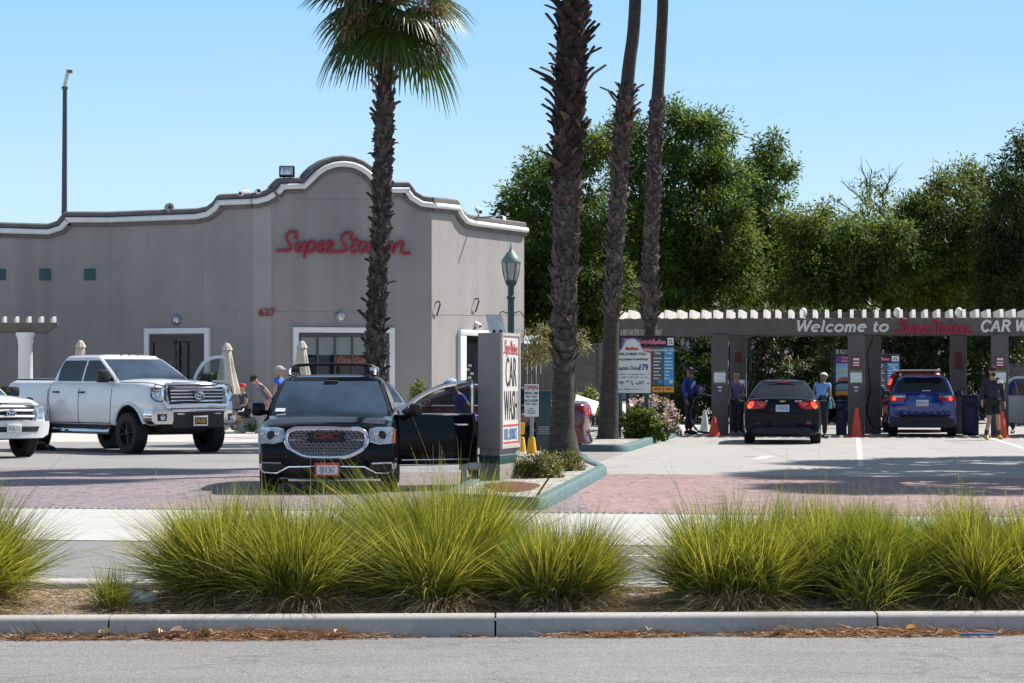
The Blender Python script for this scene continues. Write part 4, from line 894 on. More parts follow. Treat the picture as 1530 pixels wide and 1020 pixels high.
# ------------------------------------------------------------------ black suv, front on
H1 = math.pi + R(-1.6)
gmc = Car('black_suv', 'black three-row SUV with chrome honeycomb grille and open front door, facing the street', (-2.47, 37.4), H1, SUVB, P_BLACK)
gmc.wheels(RIM_S, 6)
outl = [(-.33, .865), (.33, .865), (.45, .85), (.52, .80), (.535, .70), (.50, .62), (.42, .56), (.28, .50), (.12, .485), (-.12, .485), (-.28, .50), (-.42, .56), (-.50, .62), (-.535, .70), (-.52, .80), (-.45, .85)]
def span(outl, z):
    xs = []; n = len(outl)
    for i in range(n):
        (x0, z0), (x1, z1) = outl[i], outl[(i + 1) % n]
        if (z0 - z) * (z1 - z) < 0: xs.append(x0 + (x1 - x0) * (z - z0) / (z1 - z0))
    return (min(xs), max(xs)) if xs else (0, 0)
rows = [(z, *span(outl, z)) for z in np.linspace(.49, .86, 9)]
gr = gmc.patch(rows, 'grille', M['black'], .014, m=12)
gmc.strip([(x, z) for x, z in (crv([(a, 0, b) for a, b in outl], 3, True) and [(v.x, v.z) for v in crv([(a, 0, b) for a, b in outl], 3, True)])], .030, 'grille_surround', M['chrome'], .02, parent=gr, closed=True, n=8)
mb = MB(); k = 0                          # honeycomb of rounded chrome cells
for j, z in enumerate(np.linspace(.525, .835, 9)):
    a, b = span(outl, z); a += .035; b -= .035
    for i in range(-9, 10):
        x = i * .066 + (.033 if j % 2 else 0)
        if x < a + .02 or x > b - .02 or (abs(x) < .24 and .68 < z < .825): continue
        hexp = [(x + .028 * math.cos(t), z + .0155 * math.sin(t)) for t in [R(q) for q in (0, 60, 120, 180, 240, 300, 360)]]
        mb.tube([Vector((u, gmc.front(u, v) + .022, v)) for u, v in hexp], .0062, 5, caps=False)
mb.build('grille_mesh', plain('dark_grille_alloy', (.30, .31, .33), .3, 1.0, var=.1), gr)
gmc.strip([(-.5, .715), (.5, .715)], .012, 'grille_bar', M['chrome'], .026, parent=gr)
bd = gmc.patch([(.695, -.215, .215), (.82, -.215, .215)], 'badge', M['black'], .034, parent=gr)
text_mb('GMC', .135, (0, gmc.front(0, .757) + .036, .757), (-1, 0, 0), (0, 0, 1), plain('dark_red_badge', (.13, .03, .04), .3, .5), 'lettering', bd, .006, .007, 0, 1.12)
hl = [(.665, .70, .875), (.70, .585, .905), (.76, .565, .915), (.82, .56, .915), (.865, .57, .895), (.885, .66, .87)]
for o in gmc.headlamps(hl, M['lens'], detail=[(.735, .775, .062, M['black']), (.735, .776, .032, M['lens']), (.66, .80, .035, M['chrome']), (.85, .80, .03, M['chrome'])]): pass
for sg in (1, -1):
    gmc.patch([(.67, *sorted((sg * .875, sg * .915))), (.86, *sorted((sg * .88, sg * .918)))], 'side_marker', M['amber'] if sg < 0 else M['lens'], .02, m=3)
    gmc.strip([(sg * .57, .70), (sg * .70, .665), (sg * .84, .675)], .010, 'lamp_trim', M['chrome'], .018)
    gmc.patch([(.30, *sorted((sg * .56, sg * .86))), (.36, *sorted((sg * .55, sg * .88))), (.40, *sorted((sg * .60, sg * .88)))], 'fog_recess', M['dim'], .012, m=4)
    gmc.strip([(sg * .87, .41), (sg * .60, .405)], .013, 'fog_trim', M['chrome'], .02); gmc.strip([(sg * .88, .40), (sg * .885, .33), (sg * .83, .285), (sg * .66, .275), (sg * .50, .36), (sg * .2, .365)], .015, 'bumper_trim', M['chrome'], .018)
gmc.patch([(.22, -.55, .55), (.29, -.60, .60), (.345, -.46, .46)], 'lower_intake', M['black'], .010, m=10)
gmc.strip([(-.62, .205), (0, .19), (.62, .205)], .014, 'skid_trim', M['alu'], .02)
gmc.strip([(-.2, .365), (.2, .365)], .015, 'bumper_trim', M['chrome'], .018)
gmc.plate(-.015, .325, .305, .152, '8JIX367', False, M['redl'], M['signw'], plain('plate_ink', (.03, .04, .12), .5), .035)
gmc.wing(3.28, 1.10, -1, M['black'], (.25, .15, .2)) if False else None
for sg in (1,): gmc.wing(3.30, 1.08, sg, P_BLACK, (.19, .16, .19))
gmc.door(3.42, 0, -1, 1.16, 66, .34, 1.03, [(.03, 1.06), (.18, 1.17), (.40, 1.31), (.66, 1.415), (.92, 1.46), (1.13, 1.475), (1.15, 1.40), (1.15, 1.05)], 'front_door', M['chrome'])
for sg in (1, -1):
    mb = MB(); x = .60; zr = 1.60
    mb.tube(crv([(sg * x, 2.75, zr - .02), (sg * x, 2.6, zr + .055), (sg * x, 1.8, zr + .075), (sg * x, .9, zr + .05), (sg * x, .75, zr - .03)], 5), .02, 8); mb.build('roof_rail', M['alu'], gmc.root)
for y in (2.35, 1.3):
    mb = MB(); mb.tube(crv([(-.60, y, 1.655), (-.56, y, 1.70), (-.45, y, 1.725), (0, y, 1.735), (.45, y, 1.725), (.56, y, 1.70), (.60, y, 1.655)], 4), .018, 8); mb.build('roof_bar', M['black'], gmc.root)
    for sg in (1, -1): mb = MB(); mb.box((sg * .575, y, 1.66), (.10, .14, .08), None, .02); mb.build('bar_clamp', M['black'] if sg > 0 else M['alu'], gmc.root)
mb = MB()
for sg in (-1, 1):
    p = [gmc.ghf(sg * .15 + .25 * sg * t - .1, .035 + .01 * math.sin(t * 3)) + Vector((0, .03, .02)) for t in np.linspace(0, 1.6, 8)]; mb.tube(p, .010, 5)
mb.build('wiper', M['black'], gmc.root)
p = gmc.ghf(.78, .16); mb = MB(); mb.grid([[gmc.ghf(u, k) + Vector((0, .012, .008)) for u in (.72, .8, .88)] for k in (.08, .12, .17)]); mb.build('dash_paper', M['signw'], gmc.root)
mb = MB(); mb.box((0, 3.02, 1.43), (.2, .06, .06), Matrix.Translation(gmc.ghf(0, .88) + Vector((0, .012, .0)) - Vector((0, 3.02, 1.43))), .02); mb.build('sensor_pod', M['dim'], gmc.root)
# ------------------------------------------------------------------ lifted white pickup, three-quarter front
HD = math.pi - R(40)       # heading: toward the camera and to the right
hv = Vector((math.sin(HD), math.cos(HD), 0)); rv = Vector((hv.y, -hv.x, 0))
near = Vector((-7.6, 56.2, 0))            # right front tyre on the ground
org = near - rv * (PICKUP['W'] / 2 - .10)
tr = Car('white_pickup', 'white lifted crew-cab pickup with chrome grille and its far front door open', org + hv * (5.81 - 4.83), HD, PICKUP, P_WHITE)
tr.wheels(RIM_D, 8)
tr.patch([(1.00, -.60, .60), (1.06, -.63, .63), (1.2, -.66, .66), (1.30, -.64, .64)], 'grille', M['black'], .03, m=10)
g = tr.root.children[-1]
def ring(car, pts, r, name, mat, off, parent, flat=None): return car.strip(pts, r, name, mat, off, parent=parent, closed=True, n=8, flat=flat)
ring(tr, [(-.70, .95), (-.30, .965), (.30, .965), (.70, .95), (.75, 1.1), (.745, 1.30), (.66, 1.36), (0, 1.375), (-.66, 1.36), (-.745, 1.30), (-.75, 1.1)], .058, 'grille_surround', M['chrome'], .035, g)
tr.patch([(.93, -.60, .60), (1.0, -.62, .62)], 'grille_lip', M['chrome'], .05, parent=g); tr.patch([(1.325, -.60, .60), (1.375, -.55, .55)], 'grille_lip', M['chrome'], .045, parent=g)
for z in (1.06, 1.135, 1.20, 1.265): tr.strip([(-.62, z), (0, z), (.62, z)], .019 if z != 1.2 else .012, 'grille_bar', M['chrome'], .045, parent=g)
mb = MB(); mb.lathe([(.12, -.03), (.12, .01), (.10, .02), (.002, .022)], 24, Matrix.Translation((0, tr.front(0, 1.17) + .05, 1.17)) @ Matrix.Rotation(R(-90), 4, 'X'), False); eb = mb.build('badge', M['slate'], g); emblem_rings(tr, 0, 1.16, .105, eb, tr.front(0, 1.17) + .085)
tr.strip([(-.5, 1.415), (.5, 1.415)], .02, 'hood_vent', M['dim'], .0)
for o in tr.headlamps([(1.06, .79, .88), (1.12, .775, .955), (1.2, .77, .965), (1.27, .77, .965), (1.31, .78, .95)], M['lens'], detail=[(.835, 1.2, .055, M['chrome']), (.92, 1.26, .03, M['amber']), (.92, 1.18, .04, M['chrome'])]): o.data.materials[0] = M['lens']
for sg in (1, -1): tr.strip([(sg * .765, 1.05), (sg * .765, 1.31), (sg * .95, 1.32), (sg * .975, 1.2), (sg * .955, 1.11), (sg * .88, 1.055)], .014, 'lamp_trim', M['slate'], .02, closed=True)
tr.patch([(.53, -.60, .60), (.62, -.64, .64), (.86, -.66, .66)], 'lower_bumper', M['black'], .075, m=10, back=.2)
for sg in (1, -1):
    tr.patch([(.60, *sorted((sg * .62, sg * .93))), (.66, *sorted((sg * .60, sg * 1.0))), (.80, *sorted((sg * .60, sg * 1.01))), (.865, *sorted((sg * .61, sg * .99)))], 'bumper', M['chrome'], .09, m=6, back=.3)
    tr.patch([(.66, *sorted((sg * .74, sg * .9))), (.80, *sorted((sg * .73, sg * .91)))], 'fog_recess', M['black'], .10, m=3)
    mb = MB(); mb.lathe([(.055, 0), (.055, .02), (.002, .035)], 14, Matrix.Translation((sg * .82, tr.front(sg * .82, .73) + .10, .73)) @ Matrix.Rotation(R(-90), 4, 'X'), False); mb.build('fog_lamp', M['lens'], tr.root)
tr.strip([(-.62, .865), (0, .87), (.62, .865)], .03, 'bumper_trim', M['chrome'], .09); tr.strip([(-.52, .80), (.52, .80)], .016, 'bumper_trim', M['chrome'], .085)
tr.plate(0, .66, .31, .17, '5YA1S01', False, M['signw'], plain('black_plate', (.015, .015, .015), .4), plain('gold_ink', (.8, .5, .03), .4), .10)
for sg in (1, -1):
    tr.seam([(1.78, 1.42), (1.74, 1.1), (1.80, .8), (1.78, .58)], sg); tr.seam([(2.92, 1.42), (2.92, .8), (2.9, .58)], sg); tr.seam([(4.18, 1.40), (4.16, .9), (4.1, .58)], sg)
    tr.seam([(1.8, .60), (4.1, .60)], sg); tr.seam([(1.7, 1.42), (1.7, .62)], sg)
    if sg > 0: tr.handle(2.05, 1.22, sg, M['black']); tr.handle(3.05, 1.22, sg, M['black'])
    tr.seam([(5.80, 1.36), (5.2, 1.42), (4.4, 1.425)], sg, 'bonnet_seam')
    mb = MB(); P = [Vector((sg * (tr.side(4.83 + .53 * math.cos(t), .475 + .53 * math.sin(t)) + .005), 4.83 + .53 * math.cos(t), .475 + .53 * math.sin(t))) for t in np.linspace(.25, 2.95, 16)]; mb.tube(P, .035, 8); mb.build('wheel_arch', P_WHITE, tr.root)
    mb = MB(); mb.tube([Vector((sg * 1.02, 1.9, .44)), Vector((sg * 1.05, 2.0, .43)), Vector((sg * 1.05, 4.1, .43)), Vector((sg * 1.02, 4.2, .44))], .055, 10); mb.build('running_board', M['chrome'], tr.root)
    mb = MB(); mb.box((sg * .93, 3.0, .50), (.1, 2.3, .14)); mb.build('rocker', M['dim'], tr.root)
tr.wing(3.98, 1.52, 1, M['black'], (.26, .17, .26))
mb = MB(); mb.box((0, .88, 1.455), (1.55, 1.55, .06)); mb.build('bed_shade_slab', M['dim'], tr.root)  # dark slab painted in for the shaded hollow of the open bed
mb = MB(); mb.box((0, 4.83, .45), (1.5, .16, .16)); mb.box((0, 1.13, .45), (1.5, .2, .2)); mb.box((0, 3.0, .52), (1.1, 4.6, .14)); mb.box((0, 5.3, .55), (1.2, .5, .12)); mb.tube([Vector((0.4, 4.7, .5)), Vector((0.2, 2.4, .42))], .06); mb.tube([Vector((-.4, 4.7, .5)), Vector((-.2, 2.4, .42))], .06); mb.build('chassis', M['dim'], tr.root)
mb = MB(); mb.tube([(.98, 4.38, 1.43), (.985, 4.36, 1.72)], .006, 4); mb.build('aerial', M['black'], tr.root)
tr.strip([(-.6, 1.0)] * 2, .001, 'x', M['dim']) if False else None
tr.door(4.2, 0, -1, 1.25, 66, .60, 1.44, [(.05, 1.48), (.2, 1.66), (.42, 1.83), (.7, 1.92), (.95, 1.94), (1.17, 1.93), (1.22, 1.85), (1.24, 1.46)], 'front_door', P_WHITE)
for i in range(3):
    mb = MB(); mb.ball((0.2 * (i - 1), tr.gh(1)['yf'] - .15, 2.0 - .012), .02, 4, (1.5, 1, .8)); mb.build('cab_lamp', M['black'], tr.root)
# ------------------------------------------------------------------ smaller white pickup cut by the frame
P2 = var(PICKUP, L=5.3, W=1.85, R=.375, Ra=.45, lift=.04, tw=.24, tuck=0.0, yf=4.4, yr=1.1, lf=[(.4, .02), (.7, .03), (.95, -.04), (1.1, -.16)],
  st=[(0, .6, 1.15, .97), (.1, .52, 1.18, 1), (1.7, .45, 1.18, 1), (3.6, .43, 1.16, 1), (4.0, .43, 1.17, 1), (4.7, .45, 1.13, .985), (5.05, .47, 1.09, .965), (5.22, .47, 1.03, .94), (5.3, .48, .96, .91)],
  gh=dict(z0=1.12, z1=1.66, yr0=1.65, yr1=1.9, yf0=4.05, yf1=3.1, hw0=.82, hw1=.62, bf=.15, crown=.05, br=.03), win=[(1.85, 2.7), (2.77, 3.9)])
tc = Car('small_white_pickup', 'smaller white pickup truck cut off by the left frame edge, chrome-bar grille showing', GX(15, 53.0), HD, P2, P_WHITE)
tc.wheels(RIM_D, 6)
tc.patch([(.72, -.48, .48), (.78, -.53, .53), (.97, -.54, .54)], 'grille', M['black'], .02); g = tc.root.children[-1]
ring(tc, [(-.54, .71), (.54, .71), (.60, .8), (.585, .98), (.5, 1.02), (-.5, 1.02), (-.585, .98), (-.60, .8)], .035, 'grille_surround', M['chrome'], .02, g)
for z in (.79, .90): tc.strip([(-.52, z), (0, z + .01), (.52, z)], .022, 'grille_bar', M['alu'], .035, parent=g)
emblem_rings(tc, 0, .855, .095, g)
tc.headlamps([(.74, .65, .80), (.85, .63, .86), (.97, .63, .86), (1.0, .65, .84)], M['lens'], detail=[(.74, .88, .055, M['chrome'])])
tc.patch([(.38, -.70, .70), (.45, -.86, .86), (.62, -.90, .90), (.70, -.88, .88)], 'bumper', P_WHITE, .10, m=12, back=.3); tc.patch([(.50, -.55, .55), (.60, -.6, .6)], 'lower_intake', M['dim'], .108, m=6)
tc.plate(0, .575, .31, .16, 'X18521B', False, None, M['signw'], M['slate'], .13); tc.wing(3.75, 1.22, -1, M['black'], (.22, .14, .2)); tc.wing(3.75, 1.22, 1, M['black'], (.22, .14, .2))
mb = MB(); mb.box((0, 3.2, .42), (1.2, 3.8, .14)); mb.box((0, 4.4, .40), (1.3, .14, .14)); mb.build('chassis', M['dim'], tc.root)
# ------------------------------------------------------------------ dark sedan, rear on
HC = math.atan2(6.15, 64.0)
cz = Car('dark_sedan', 'near-black sedan with lit red tail lamps waiting in the right lot, seen from behind', (6.12, 63.6), HC, SEDAN, P_NAVY, ref='rear')
cz.sp = SEDAN; cz.wheels(RIM_S, 5)
tl = [(.80, .50, .79), (.84, .40, .815), (.90, .345, .825), (.95, .36, .82), (.985, .50, .80)]
cz.headlamps(tl, M['taill'], rear=True, name='tail_lamp', detail=[(.69, .90, .075, M['lit']), (.735, .86, .055, M['lito']), (.48, .915, .045, M['redl'])])
for sg in (1, -1): cz.strip([(sg * .40, .93), (sg * .47, .875), (sg * .56, .93)], .012, 'lamp_trim', M['pink'], .022, rear=True)
cz.plate(.0, .815, .305, .155, '7VBR276', True, None, plain('pale_blue_plate', (.42, .5, .6), .4), M['blueink'], .02)
mb = MB(); y = cz.rear(0, .965) - .012      # bow-tie badge
for (x, z, a, b) in ((0, .975, .07, .022), (0, .975, .033, .04)): mb.box((x, y - (.003 if a < .05 else 0), z), (a * 2, .014, b), None, .004)
mb.build('badge', plain('gold_badge', (.5, .36, .1), .3, .8), cz.root)
for x in (-.36, .36): text_mb('CRUZE' if x > 0 else 'LT', .05, (x, cz.rear(x, .97) - .01, .975), (1, 0, 0), (0, 0, 1), M['chrome'], 'badge_lettering', cz.root, .002, .002)
cz.strip([(-.62, .53), (0, .525), (.62, .53)], .012, 'bumper_crease', M['black'], .0, rear=True); cz.patch([(.235, -.62, .62), (.30, -.70, .70), (.38, -.6, .6)], 'lower_valance', M['black'], .012, True, m=10)
for sg in (1, -1): cz.patch([(.46, *sorted((sg * .52, sg * .74))), (.53, *sorted((sg * .55, sg * .76)))], 'reflector', plain('dim_reflector', (.14, .008, .01), .2), .01, True, m=3)
p = cz.ghr(0, .93); mb = MB(); mb.box((0, p.y - .01, p.z + .015), (.30, .05, .032), None, .01); mb.build('brake_light', plain('raised_brake_lens', (.6, .06, .08), .2), cz.root)
mb = MB(); mb.box((0, p.y + .0, p.z + .035), (.62, .05, .014), None, .006); mb.build('spoiler_lip', M['black'], cz.root)
mb = MB(); mb.prism([(-.018, 1.55, 1.445), (-.018, 1.75, 1.445), (-.008, 1.62, 1.52)], (.03, 0, 0)); mb.build('aerial_fin', M['black'], cz.root)
mb = MB(); mb.tube([(.0, .2, .26), (.2, .12, .245)], .04); mb.tube([(.35, .1, .24), (.45, .3, .24)], .035); mb.box((0, 1.02, .3), (1.3, .12, .1)); mb.box((0, .5, .26), (.9, .5, .1)); mb.build('underbody', M['dim'], cz.root)
for sg in (1, -1): cz.wing(3.05, 1.0, sg, P_NAVY, (.2, .13, .14))
# ------------------------------------------------------------------ blue crossover, rear on
XB = var(SUVB, L=4.1, W=1.765, R=.335, Ra=.375, yf=3.3, yr=.82, br=.15, cat='suv', roofmat=P_BLUE, lr=[(.3, .02), (.48, -.08), (.58, -.02), (.8, .03), (1.1, -.02)],
  st=[(0, .26, 1.02, .93), (.08, .23, 1.07, .965), (.7, .22, 1.08, 1), (2.2, .22, 1.05, 1), (2.9, .22, 1.02, 1), (3.6, .22, .95, .98), (3.98, .22, .85, .94), (4.1, .25, .76, .89)],
  gh=dict(z0=1.02, z1=1.515, yr0=.10, yr1=.42, yf0=3.1, yf1=2.35, hw0=.80, hw1=.60, bf=.14, br=.1, crown=.05), win=[(.6, 1.5), (1.57, 2.95)], rk=(.22, .88), ru=.87)
eb_ = Car('blue_suv', 'bright blue compact SUV seen from behind under the canopy, tail lamps lit', GX(1378, 71.0), math.atan2(613, FOC), XB, P_BLUE, ref='rear')
eb_.wheels(RIM_D, 5)
eb_.headlamps([(.90, .50, .80), (.95, .42, .83), (1.0, .40, .83), (1.05, .42, .80)], M['taill'], rear=True, name='tail_lamp', detail=[(.70, .965, .055, M['lit'])])
for sg in (1, -1): eb_.patch([(1.0, *sorted((sg * .42, sg * .62))), (1.04, *sorted((sg * .44, sg * .78)))], 'reverse_lens', M['lens'], .018, True, m=4)
eb_.plate(0, .86, .31, .155, '8DMS113', True, None, plain('pale_plate', (.55, .58, .6), .4), M['slate'], .03)
mb = MB(); mb.lathe([(.085, 0), (.085, .012), (.002, .016)], 24, Matrix.Translation((0, eb_.rear(0, 1.02) - .005, 1.03)) @ Matrix.Rotation(R(90), 4, 'X') @ Matrix.Diagonal((1, .5, 1, 1)), False); mb.build('badge', plain('blue_oval_badge', (.05, .13, .35), .2, .4), eb_.root)
eb_.patch([(.25, -.74, .74), (.35, -.82, .82), (.50, -.80, .80), (.56, -.7, .7)], 'bumper', M['black'], .02, True, m=12); eb_.strip([(-.62, .72), (-.36, .725)], .010, 'trim_bar', M['chrome'], .012, True)
for sg in (1, -1): eb_.patch([(.42, *sorted((sg * .62, sg * .78))), (.47, *sorted((sg * .60, sg * .78)))], 'reflector', M['taill'], .03, True, m=3)
p = eb_.ghr(0, .95); mb = MB(); mb.box((0, p.y - .03, p.z + .03), (1.0, .22, .03), None, .012); mb.build('spoiler', P_BLUE, eb_.root); mb = MB(); mb.box((0, p.y - .135, p.z + .02), (.3, .02, .02)); mb.build('brake_light', M['taill'], eb_.root)
mb = MB(); q = eb_.ghr(.1, .3); mb.box((.1, q.y - .03, q.z), (.22, .02, .018), Matrix.Rotation(0, 4, 'Y'), .005); mb.build('rear_wiper', M['signw'], eb_.root)
for sg in (1, -1):
    eb_.wing(2.75, 1.06, sg, P_BLUE, (.2, .13, .15)); mb = MB(); mb.tube([(sg * .56, .6, 1.555), (sg * .56, .8, 1.60), (sg * .56, 2.1, 1.60), (sg * .56, 2.3, 1.545)], .018, 6); mb.build('roof_rail', M['alu'], eb_.root)
mb = MB(); mb.box((0, .82, .3), (1.3, .12, .12)); mb.box((0, .5, .28), (.8, .5, .1)); mb.build('underbody', M['dim'], eb_.root)
# ------------------------------------------------------------------ red SUV ahead of it
XR_ = var(XB, L=4.6, W=1.83, roofmat=P_RED, gh=dict(z0=1.02, z1=1.63, yr0=.10, yr1=.45, yf0=3.5, yf1=2.7, hw0=.83, hw1=.64, bf=.14, br=.1, crown=.05), yf=3.7,
  st=[(0, .28, 1.05, .95), (.08, .25, 1.09, .975), (.7, .22, 1.1, 1), (2.6, .22, 1.07, 1), (3.3, .22, 1.02, 1), (4.0, .22, .95, .98), (4.48, .22, .85, .94), (4.6, .25, .76, .89)], win=[(.6, 1.7), (1.77, 3.3)])
rs = Car('red_suv', 'dark red SUV with tall pillar tail lamps, ahead of the blue SUV', GX(1367, 76.2), math.atan2(600, FOC) + R(2), XR_, P_MAROON, ref='rear')
rs.wheels(RIM_S, 5)
for sg in (1, -1):
    mb = MB(); mb.grid([[rs.ghr(sg * u, k) + Vector((0, -.03, 0)) for u in (.84, .93, 1.0)] for k in np.linspace(0.0, .92, 7)]); rr = mb.build('tail_lamp', M['taill'], rs.root)
    mb = MB(); mb.grid([[rs.ghr(sg * u, k) + Vector((0, -.04, 0)) for u in (.87, .93, .98)] for k in np.linspace(.45, .72, 4)]); mb.build('lamp_glow', M['lit'], rr)
    mb = MB(); mb.tube([(sg * .60, .6, 1.675), (sg * .60, .8, 1.72), (sg * .60, 2.3, 1.72), (sg * .60, 2.5, 1.66)], .02, 6); mb.build('roof_rail', M['alu'], rs.root)
for k in range(3): mb = MB(); mb.box((-.36 + k * .34, .62, 1.70), (.17, .3, .02), None, .006); mb.build('roof_glint', M['signw'], rs.root) if False else None
mb = MB(); mb.box((0, .60, 1.69), (1.15, .28, .03), None, .012); mb.build('spoiler', M['offw'], rs.root)  # off-white colour paints in the highlight along the roof edge
rs.door(3.2, 0, -1, 1.1, 64, .36, 1.05, [(.03, 1.08), (.2, 1.22), (.45, 1.42), (.75, 1.55), (1.0, 1.58), (1.07, 1.5), (1.09, 1.07)], 'front_door', M['black'], mirror=True)
rs.patch([(.28, -.78, .78), (.5, -.82, .82)], 'bumper', M['black'], .02, True, m=10)
# ------------------------------------------------------------------ dark car ahead of the sedan with its door open
ds = Car('charcoal_sedan', 'charcoal sedan ahead of the near-black one, its right front door swung wide open', GX(1168, 71.6), R(5), SEDAN, P_GREY, ref='rear')
ds.wheels(RIM_S, 5); ds.headlamps(tl, M['taill'], rear=True, name='tail_lamp', detail=False)
P_DG = paint('charcoal_car_paint', (.022, .024, .028), .4, .25); 
for ob in [ds.body_o, ds.roof]: ob.data.materials[0] = P_DG
ds.mat = P_DG
ds.door(3.1, 0, 1, 1.15, 72, .30, .95, [(.03, .98), (.2, 1.1), (.45, 1.27), (.75, 1.37), (1.0, 1.38), (1.1, 1.3), (1.13, .97)], 'front_door', M['black'], mirror=P_BLUE)  # blue paint on the mirror stands in for its reflection
# ------------------------------------------------------------------ maroon sedan side on behind the black SUV
MS = var(SEDAN, L=4.75, gh=dict(z0=.95, z1=1.36, yr0=.45, yr1=1.35, yf0=3.62, yf1=2.62, hw0=.815, hw1=.60, br=.12, crown=.045))
ms = Car('maroon_sedan', 'maroon sedan parked side on between the black SUV and the shaggy palm', GX(703, 55.2), R(-91), MS, P_MAROON, ref='mid')
ms.wheels(RIM_S, 5)
ms.headlamps(tl, M['taill'], rear=True, name='tail_lamp', detail=[(.62, .90, .06, M['lens'])])
for sg in (1, -1):
    ms.headlamps([(.60, .50, .74), (.68, .48, .80)], M['lens'], detail=False) if sg > 0 else None
    ms.seam([(2.15, .95), (2.15, .28)], sg); ms.seam([(3.4, .92), (3.35, .28)], sg); ms.seam([(1.05, .95), (1.25, .7), (1.4, .28)], sg); ms.handle(2.32, .80, sg, M['chrome']); ms.handle(1.3, .82, sg, M['chrome'])
    mb = MB(); mb.tube([Vector((sg * (ms.gh(0)['hw'] + .01), y, .985)) for y in (.9, 2.0, 3.3)], .014, 6); mb.build('belt_strip', M['chrome'], ms.root); ms.wing(3.2, 1.0, sg, P_MAROON, (.2, .13, .14))
# grey sedan far behind the black SUV
gs = Car('grey_sedan', 'silver-grey sedan mostly hidden behind the black SUV and its open door', GX(560, 61.5), math.pi + R(-8), SEDAN, P_GREY)
gs.wheels(RIM_S, 5); gs.headlamps([(.58, .50, .74), (.66, .46, .80), (.70, .5, .78)], M['lens'], detail=False); gs.patch([(.36, -.5, .5), (.52, -.55, .55)], 'grille', M['black'])
# white SUV at right frame edge with rear door open
WX = var(XB, roofmat=P_WHITE)
ws = Car('white_suv', 'white SUV at the right frame edge with a side door open beside the walking man', GX(1592, 70.6), math.atan2(800, FOC), WX, P_WHITE, ref='rear')
ws.wheels(RIM_S, 5); ws.headlamps([(.88, .55, .80), (1.0, .5, .83), (1.05, .5, .8)], M['taill'], rear=True, name='tail_lamp', detail=False)
ws.door(2.05, 0, -1, .95, 45, .34, 1.03, [(.02, 1.05), (.06, 1.3), (.12, 1.46), (.4, 1.5), (.7, 1.46), (.88, 1.3), (.93, 1.06)], 'rear_door', P_WHITE, mirror=False)
# ================================================================== VEGETATION
NR = np.random.default_rng(11)
def unit(v): return v / np.maximum(np.linalg.norm(v, axis=1, keepdims=True), 1e-9)
def leaf_quads(c, ax, L, Wd, fold=0.12, nrm=None):
    n = len(c); ax = unit(ax); r = unit(NR.normal(size=(n, 3)))
    if nrm is not None: r = unit(np.cross(unit(nrm + .42 * r), ax) + 1e-6)
    s = unit(r - ax * np.sum(r * ax, 1, keepdims=True)) if nrm is not None else unit(np.cross(ax, r)); nn = np.cross(s, ax)
    L = np.broadcast_to(L, (n,))[:, None]; Wd = np.broadcast_to(Wd, (n,))[:, None]
    V = np.empty((n, 4, 3)); V[:, 0] = c; V[:, 1] = c + ax * L * .45 + s * Wd / 2 + nn * L * fold; V[:, 2] = c + ax * L; V[:, 3] = c + ax * L * .45 - s * Wd / 2 + nn * L * fold
    return V.reshape(-1, 3), np.arange(n * 4).reshape(n, 4)
def leaf_cloud(lobes, dens, L, Wd, clump=.34, shell=.55, droop=-.15):
    """lobes: (center, (rx,ry,rz)); leaves gathered in clumps spread through the outer part of each lobe"""
    cs, axs, ns = [], [], []
    for c, r in lobes:
        c = np.array(c); r = np.array(r); n = int(dens * (r[0] * r[1] + r[1] * r[2] + r[0] * r[2]) / 3); nc = max(5, int(n / 55))
        u = unit(NR.normal(size=(nc, 3))); rad = (shell + (1 - shell) * NR.random((nc, 1)) ** .6) * (1 + .26 * np.clip(NR.normal(size=(nc, 1)), -2, 1.5)); cc = c + u * rad * r
        k = NR.integers(0, nc, n); off = np.clip(NR.normal(size=(n, 3)), -1.5, 1.5) * clump * np.array([.5, .5, .42]) * (0.6 + .8 * NR.random((n, 1))); p = cc[k] + off
        cs.append(p); axs.append(u[k] * .5 + off / clump * .7 + NR.normal(size=(n, 3)) * .45 + np.array([0, 0, droop - .25])); ns.append(off / clump * 1.1 + u[k] * .8 + np.array([0, 0, .45]))
    c = np.concatenate(cs); a = np.concatenate(axs); n = len(c)
    return leaf_quads(c, a, L * (.6 + .8 * NR.random(n)), Wd * (.6 + .8 * NR.random(n)), .12, np.concatenate(ns))
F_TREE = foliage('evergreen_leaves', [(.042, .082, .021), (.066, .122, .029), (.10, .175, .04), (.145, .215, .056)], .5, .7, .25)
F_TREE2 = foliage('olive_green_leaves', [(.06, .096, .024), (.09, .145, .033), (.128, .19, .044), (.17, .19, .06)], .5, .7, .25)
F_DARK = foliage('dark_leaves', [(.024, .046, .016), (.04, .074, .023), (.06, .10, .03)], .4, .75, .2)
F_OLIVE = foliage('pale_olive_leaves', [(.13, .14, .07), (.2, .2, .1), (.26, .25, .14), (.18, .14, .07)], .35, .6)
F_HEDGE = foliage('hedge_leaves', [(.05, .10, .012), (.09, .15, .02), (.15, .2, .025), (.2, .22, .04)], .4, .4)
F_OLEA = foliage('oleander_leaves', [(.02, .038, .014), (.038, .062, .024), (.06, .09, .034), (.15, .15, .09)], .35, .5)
F_PINK = foliage('pale_pink_petals', [(.72, .52, .57), (.8, .66, .69), (.66, .5, .54)], .15, .6)
F_PALM = foliage('palm_leaves', [(.022, .052, .011), (.040, .085, .016), (.075, .125, .024)], .36, .4)
F_DRY = foliage('dry_flower_stalks', [(.34, .22, .16), (.44, .30, .22), (.26, .16, .11)], .3, .8)
F_GRASS = foliage('grass_blades', [(.085, .115, .02), (.21, .25, .04), (.37, .39, .075), (.60, .57, .2), (.14, .19, .03)], .34, .5, .22)
